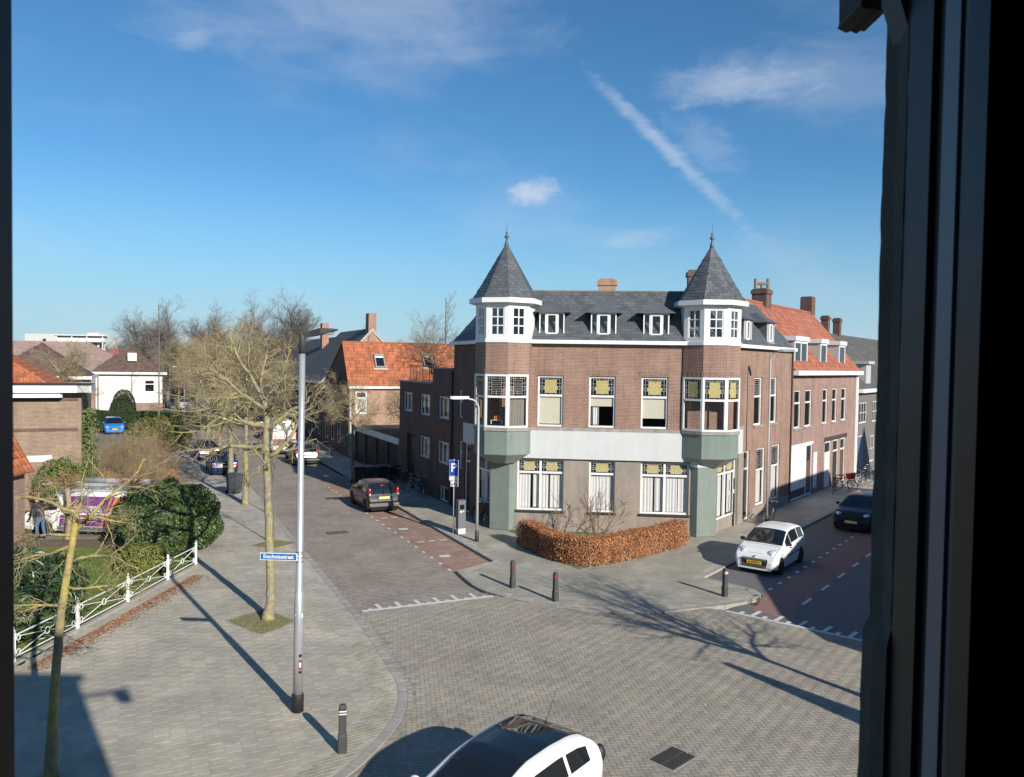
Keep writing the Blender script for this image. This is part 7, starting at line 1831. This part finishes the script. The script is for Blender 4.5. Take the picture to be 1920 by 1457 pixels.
def box_hedge(name, label, pts, hgt, wid, n, size, m, seed, mcore, asp=.5, top_r=.12, stems=None, bottom=.06):
    H = thing(name, label, 'hedge', (*pts[0], 0), 90); rg = np.random.default_rng(seed)
    pp = [Vector((*p, 0)) for p in pts]; seg = [(b_ - a_).length for a_, b_ in zip(pp, pp[1:])]; tot_ = sum(seg); cum = np.cumsum([0] + seg)
    per = 2 * hgt + wid; s = rg.random(n) * tot_; q = rg.random(n) * per
    P = np.zeros((n, 3)); Nn = np.zeros((n, 3))
    X = np.interp(s, cum, [p.x for p in pp]); Y_ = np.interp(s, cum, [p.y for p in pp]); i = np.clip(np.searchsorted(cum, s) - 1, 0, len(seg) - 1)
    vd = np.array([((pp[min(k + 1, len(pp) - 1)] - pp[max(k - 1, 0)]).normalized())[:2] for k in range(len(pp))]); dx = np.stack([np.interp(s, cum, vd[:, 0]), np.interp(s, cum, vd[:, 1])], 1); dx /= np.linalg.norm(dx, axis=1, keepdims=True); nx = np.stack([-dx[:, 1], dx[:, 0]], 1)
    o = np.where(q < hgt, -wid / 2, np.where(q < hgt + wid, q - hgt - wid / 2, wid / 2)); z = np.where(q < hgt, q, np.where(q < hgt + wid, hgt, per - q))
    wv = .04 * np.sin(s * 3.1) + .05 * np.sin(s * 1.3 + z * 4) + rg.normal(0, .035, n); dep = 1 - np.abs(rg.normal(0, .06, n))
    o2 = o * dep + np.sign(o) * wv * (np.abs(o) > wid / 2 - .01); z2 = z * np.where(q < hgt, 1, dep) + np.where((q >= hgt) & (q < hgt + wid), rg.normal(0, .035, n) + .03 * np.sin(s * 2.2), 0)
    P[:, 0] = X + nx[:, 0] * o2; P[:, 1] = Y_ + nx[:, 1] * o2; P[:, 2] = np.maximum(z2, bottom * rg.random(n) * 3)
    side = np.where(q < hgt, -1, np.where(q < hgt + wid, 0, 1)); Nn[:, :2] = nx * side[:, None]; Nn[:, 2] = np.where(side == 0, 1, .2)
    link('foliage', leaves(P, Nn, size, m, seed, asp, .7), H, Matrix.Identity(4))
    b = MB(); rows = []; hw = wid / 2 - .12
    for k_, p_ in enumerate(pp):
        d = (pp[min(k_ + 1, len(pp) - 1)] - pp[max(k_ - 1, 0)]).normalized(); nn_ = Vector((-d.y, d.x, 0)) * hw
        p_ = p_ + d * (.1 if k_ == 0 else -.1 if k_ == len(pp) - 1 else 0)
        rows.append([at(p_ - nn_, bottom * 2), at(p_ - nn_, hgt - .12), at(p_ + nn_, hgt - .12), at(p_ + nn_, bottom * 2)])
    b.grid(rows, True); b.face(rows[0]); b.face(rows[-1][::-1])
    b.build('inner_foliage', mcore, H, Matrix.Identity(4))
    if stems:
        b = MB()
        for k in range(stems):
            t = rg.random() * tot_; x_, y_ = np.interp(t, cum, [p.x for p in pp]), np.interp(t, cum, [p.y for p in pp]); a_ = rg.normal(0, wid * .22, 2)
            b.tube((x_ + a_[0], y_ + a_[1], 0), (x_ + a_[0] * 1.3, y_ + a_[1] * 1.3, .5), .012, .008, 4, False)
        b.build('stems', TWIGP, H, Matrix.Identity(4))
    return H
BEECH = mat('copper_beech_leaf', (.40, .185, .085), .6, .25, 3, rnd=.5, spec=.35, col2=(.30, .12, .05), c2lo=.45, c2hi=.7, c2s=2)
hed = smoothline(HEDGE[1:-1], 2)
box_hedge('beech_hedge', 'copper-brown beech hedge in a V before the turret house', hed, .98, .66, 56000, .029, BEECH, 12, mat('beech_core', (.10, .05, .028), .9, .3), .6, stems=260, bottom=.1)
box_hedge('clipped_hedge', 'dark green clipped hedge along the side road behind the bright blue car', [(-44.5, 82.5), (-31.5, 82.0)], 1.8, .9, 16000, .08, YEW, 13, CORE)
box_hedge('clipped_hedge', 'brown-leaved low hedge above the van by the garden', [(-22.0, 41.2), (-18.6, 43.6)], 1.1, .8, 7000, .07, mat('rust_leaf', (.34, .18, .07), .7, .3, 3, rnd=.4), 14, mat('beech_core', (.10, .05, .028)))
# outside the frame on the right: the tree and the conifer whose shadows cross the clinkers
AB = grow_tree(81, [(0, 0, 0), (.03, 0, 1.2), (0, .03, 2.4), (.02, 0, 3.3)], .13, [(.85, 1, 6, 28, 58, 2.5, .4), (.98, 1, 4, 8, 25, 3.1, 0)], [(7, 40, .55, .04, .2), (6, 42, .55, .03, .15), (4, 42, .5, .03, .2), (0, 0, 0, 0, 0)], wander=.13, r_limb=.5)
tree_thing('kerb_tree', 'bare tree just outside the frame whose branching shadow lies on the crossing', 10.15, 14.35, tmesh(AB, BARKM, TWIGY), 1.0)
CF = thing('slim_conifer', 'slim conifer just outside the frame throwing a pointed shadow on the crossing', 'tree', (11.1, 11.2, 0), 90)
n = 9000; h = rgn.random(n) ** 1.3 * 4.45; rr = (1 - h / 4.5) * .62 + .05; a = rgn.random(n) * 6.283; P = np.stack([11.1 + rr * np.cos(a), 11.2 + rr * np.sin(a), h + .1], 1)
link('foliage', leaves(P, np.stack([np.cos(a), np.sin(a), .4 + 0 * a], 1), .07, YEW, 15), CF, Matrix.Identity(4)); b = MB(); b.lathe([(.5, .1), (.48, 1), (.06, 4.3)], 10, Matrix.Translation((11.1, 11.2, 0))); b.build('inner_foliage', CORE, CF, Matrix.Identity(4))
# grass squares round the trees, lawn blades, leaf litter
def blades(name, label, poly, n, hgt, m, seed, clump=True):
    rg = random.Random(seed); xs = [p[0] for p in poly]; ys = [p[1] for p in poly]; b = MB(); k = 0
    while k < n:
        x, y = rg.uniform(min(xs), max(xs)), rg.uniform(min(ys), max(ys)); k += 1
        if not inside((x, y), poly): continue
        a = rg.uniform(0, 6.28); h_ = hgt * rg.uniform(.4, 1.2); lx, ly = rg.gauss(0, .4) * h_, rg.gauss(0, .4) * h_; w_ = .006 + hgt * .04
        b.face([(x - w_ * math.cos(a), y - w_ * math.sin(a), .0), (x + w_ * math.cos(a), y + w_ * math.sin(a), 0), (x + lx, y + ly, h_)]); b.rn.append(rg.random())
    return tag(b.build(name, m), label, 'grass', kind='stuff')
GRS = mat('grass_blade', (.12, .17, .035), .7, .2, 2, rnd=.35, col2=(.20, .19, .06), c2lo=.45, c2hi=.65, c2s=1.5)
MOSS = mat('mossy_soil', (.22, .20, .11), .95, .3, 5, .5, 20)
GRM = mat('mossy_grass_blade', (.20, .19, .075), .8, .25, 2, rnd=.35, col2=(.15, .18, .05), c2lo=.45, c2hi=.65, c2s=2.5)
for k, g in enumerate((GR1, GR2)):
    sheet('tree_square', g, .004, MOSS); blades('grass', ['short mossy grass square around the tree behind the pole', 'small grass patch around the thin young tree'][k], [(cx_ + (x_ - cx_) * 1.1, cy_ + (y_ - cy_) * 1.1) for x_, y_ in g for cx_, cy_ in [(sum(p[0] for p in g) / len(g), sum(p[1] for p in g) / len(g))]], 4200, .035, GRM, 5 + k)
blades('lawn_grass', 'short lawn grass behind the white fence', [(-17.5, 18.5), (-11.7, 18.5), (-11.25, 25.5), (-11.9, 28.6), (-16.5, 30)], 26000, .055, GRS, 9)
rg = random.Random(12); b = MB()
LIT = mat('fallen_leaf', (.36, .17, .085), .8, .2, 3, rnd=.5)
for k in range(2600):
    t = rg.random(); x = -11.4 + .6 * t + abs(rg.gauss(0, .28)) + .14; y = 18.2 + 8.2 * t + rg.gauss(0, .08); a = rg.uniform(0, 6.28); s = rg.uniform(.02, .042); z = rg.uniform(.004, .02)
    d = Vector((math.cos(a) * s, math.sin(a) * s, rg.uniform(-.012, .012))); e_ = Vector((-math.sin(a) * s * .6, math.cos(a) * s * .6, rg.uniform(-.008, .012))); c_ = Vector((x, y, z + .012)); b.face([c_ - d, c_ - e_, c_ + d, c_ + e_]); b.rn.append(rg.random())
tag(b.build('leaf_litter', LIT), 'strip of fallen brown leaves along the foot of the white fence', 'leaves', kind='stuff')
b = MB()
for k in range(260):
    x, y = rg.uniform(-10, 7.5), rg.uniform(13.5, 31); a = rg.uniform(0, 6.28); s = rg.uniform(.01, .035); c_ = Vector((x, y, .012)); d = Vector((math.cos(a) * s, math.sin(a) * s, .004)); e_ = Vector((-math.sin(a) * s * .5, math.cos(a) * s * .5, -.002)); b.face([c_ - d, c_ - e_, c_ + d, c_ + e_]); b.rn.append(rg.random())
tag(b.build('street_litter', mat('pale_litter', (.45, .42, .36), .8, .2, 3, rnd=.6)), 'scattered leaf scraps and pebbles on the paving', 'litter', kind='stuff')

# ================================================================== white iron fence
FPTS = [(-11.95, 16.1), (-11.72, 18.5), (-11.52, 20.9), (-11.34, 23.3), (-11.2, 25.7), (-11.08, 27.7)]
FN_ = thing('iron_fence', 'low white ornamental iron fence along the lawn at the left', 'fence', (*FPTS[1], 0), 0)
FWH = mat('white_iron_paint', (.72, .73, .72), .5, .08, 6)
I4 = Matrix.Identity(4)
def ringm(b, c, ax, r, t=.014, n=14):
    ax = Vector(ax).normalized(); pts = [Vector(c) + ax * (r * math.cos(a)) + Vector((0, 0, 1)) * (r * math.sin(a)) for a in np.linspace(0, 6.2832, n)]
    b.path(pts, t, 5)
for k, (a, c_) in enumerate(zip(FPTS, FPTS[1:])):
    a, c_ = Vector((*a, 0)), Vector((*c_, 0)); d = (c_ - a).normalized(); Ln = (c_ - a).length; m_ = (a + c_) / 2
    zu, zd = .68, .16; p0, p1 = a + d * .1, c_ - d * .1
    for nm, z in (('top_rail', zu), ('bottom_rail', zd)): b = MB(); b.tube(at(p0, z), at(p1, z), .018, n=6); b.build(nm, FWH, FN_, I4)
    zm = (zu + zd) / 2
    for s in (1, -1): b = MB(); b.tube(at(p0 + d * .1, zm - s * .2), at(m_ - d * .07, zm - s * .02), .013, n=5); b.tube(at(m_ + d * .07, zm + s * .02), at(p1 - d * .1, zm + s * .2), .013, n=5); b.build('diagonal_bar', FWH, FN_, I4)
    b = MB(); ringm(b, at(m_, zm), d, .085); b.build('centre_ring', FWH, FN_, I4)
    for q in (p0 + d * .07, p1 - d * .07):
        for z in (zu - .09, zd + .09): b = MB(); ringm(b, at(q, z), d, .065, .012, 12); b.build('corner_ring', FWH, FN_, I4)
for p_ in FPTS:
    b = MB(); T = Matrix.Translation((*p_, 0)); b.lathe([(.06, 0), (.06, .05), (.028, .08), (.026, .76), (.045, .78), (.045, .81), (.02, .84), (.03, .87), (.01, .9)], 10, T)
    for s in (-.07, .07): b.tube((p_[0], p_[1] + s, .05), (p_[0], p_[1] + s, .74), .014, n=6)
    b.build('post', FWH, FN_, I4)
b = MB()
for a, c_ in zip(FPTS, FPTS[1:]):
    a, c_ = Vector((*a, 0)), Vector((*c_, 0)); d = (c_ - a).normalized(); nn_ = Vector((-d.y, d.x, 0)) * .07; b.prism([(v.x, v.y) for v in (a - nn_, c_ - nn_, c_ + nn_, a + nn_)], -.02, .06)
b.build('stone_kerb', KERB, FN_, I4)

# ================================================================== the person by the van
def person(label, x, y, az):
    M = Matrix.Translation((x, y, 0)) @ Matrix.Rotation(R_(90 - az), 4, 'Z')     # local +x = facing
    Pn = thing('person', label, 'person', M=M)
    V = [((0, 0, .93), .15), ((.06, 0, 1.12), .145), ((.14, 0, 1.32), .155), ((.2, 0, 1.44), .10), ((.25, 0, 1.51), .058), ((.31, 0, 1.60), .088), ((.335, 0, 1.70), .085),
         ((0, .09, .86), .10), ((.06, .12, .48), .068), ((-.02, .13, .1), .045), ((.13, .14, .04), .04),
         ((0, -.09, .86), .10), ((.02, -.11, .48), .068), ((-.1, -.12, .1), .045), ((.05, -.13, .04), .04),
         ((.17, .19, 1.38), .065), ((.22, .25, 1.12), .048), ((.42, .2, .98), .036), ((.5, .18, .97), .032),
         ((.17, -.19, 1.38), .065), ((.2, -.26, 1.12), .048), ((.4, -.2, 1.0), .036), ((.48, -.18, 1.0), .032)]
    E_ = [(0, 1), (1, 2), (2, 3), (3, 4), (4, 5), (5, 6), (0, 7), (7, 8), (8, 9), (9, 10), (0, 11), (11, 12), (12, 13), (13, 14), (2, 15), (15, 16), (16, 17), (17, 18), (2, 19), (19, 20), (20, 21), (21, 22)]
    for hand, s in ((18, 1), (22, -1)):
        h = Vector(V[hand][0])
        for f in range(4):
            i = len(V); V.append(((h.x + .045, h.y + (f - 1.5) * .018, h.z - .005), .010)); V.append(((h.x + .075 + .006 * (1 - abs(f - 1.2)), h.y + (f - 1.5) * .019, h.z - .03), .008)); E_ += [(hand, i), (i, i + 1)]
        i = len(V); V.append(((h.x + .03, h.y - s * .045, h.z + .005), .010)); V.append(((h.x + .055, h.y - s * .05, h.z - .012), .008)); E_ += [(hand, i), (i, i + 1)]
    me = bpy.data.meshes.new('tmp'); me.from_pydata([v[0] for v in V], E_, []); o = bpy.data.objects.new('tmp', me); COL.objects.link(o)
    sk = o.modifiers.new('s', 'SKIN'); sub = o.modifiers.new('u', 'SUBSURF'); sub.levels = 2; sub.render_levels = 2
    for k, d in enumerate(me.skin_vertices[0].data): d.radius = (V[k][1], V[k][1]); d.use_root = (k == 0)
    bpy.context.view_layer.update()
    m2 = bpy.data.meshes.new_from_object(o.evaluated_get(bpy.context.evaluated_depsgraph_get())); bpy.data.objects.remove(o)
    m2.materials.clear()
    for m in (mat('dark_jacket', (.025, .027, .03), .85, .2, 8, .3), mat('blue_jeans', (.07, .13, .24), .85, .2, 8, .3), mat('skin', (.45, .24, .17), .6, .05), mat('dark_shoe', (.02, .02, .02), .6)): m2.materials.append(m)
    for p in m2.polygons:
        c = p.center; p.use_smooth = True
        p.material_index = 3 if c.z < .1 else 1 if c.z < .92 and c.x < .3 else 2 if (c.z > 1.5 or (c.x > .40 and c.z < 1.1)) else 0
    bo = link('body', m2, Pn, M)
    b = MB(); b.ball((.315, 0, 1.71), .10, .088, .085, 8); b.build('hair', mat('red_brown_hair', (.28, .11, .05), .8, .2, 20), Pn, M, True)
    b = MB(); b.ball((.425, 0, 1.645), .022, .014, .022, 6); b.build('nose', mat('skin', (.45, .24, .17)), Pn, M, True)
    for s in (-1, 1): b = MB(); b.ball((.408, s * .032, 1.668), .008, .012, .008, 5); b.build('eye', CARBLK, Pn, M); b = MB(); b.ball((.325, s * .088, 1.65), .022, .012, .032, 6); b.build('ear', mat('skin', (.45, .24, .17)), Pn, M, True)
    b = MB(); b.ball((.40, 0, 1.605), .012, .026, .006, 6); b.build('mouth', mat('lip', (.3, .1, .08), .6), Pn, M)
person('person in a dark jacket and blue jeans bending at the side of the purple van', -18.75, 31.35, -60)
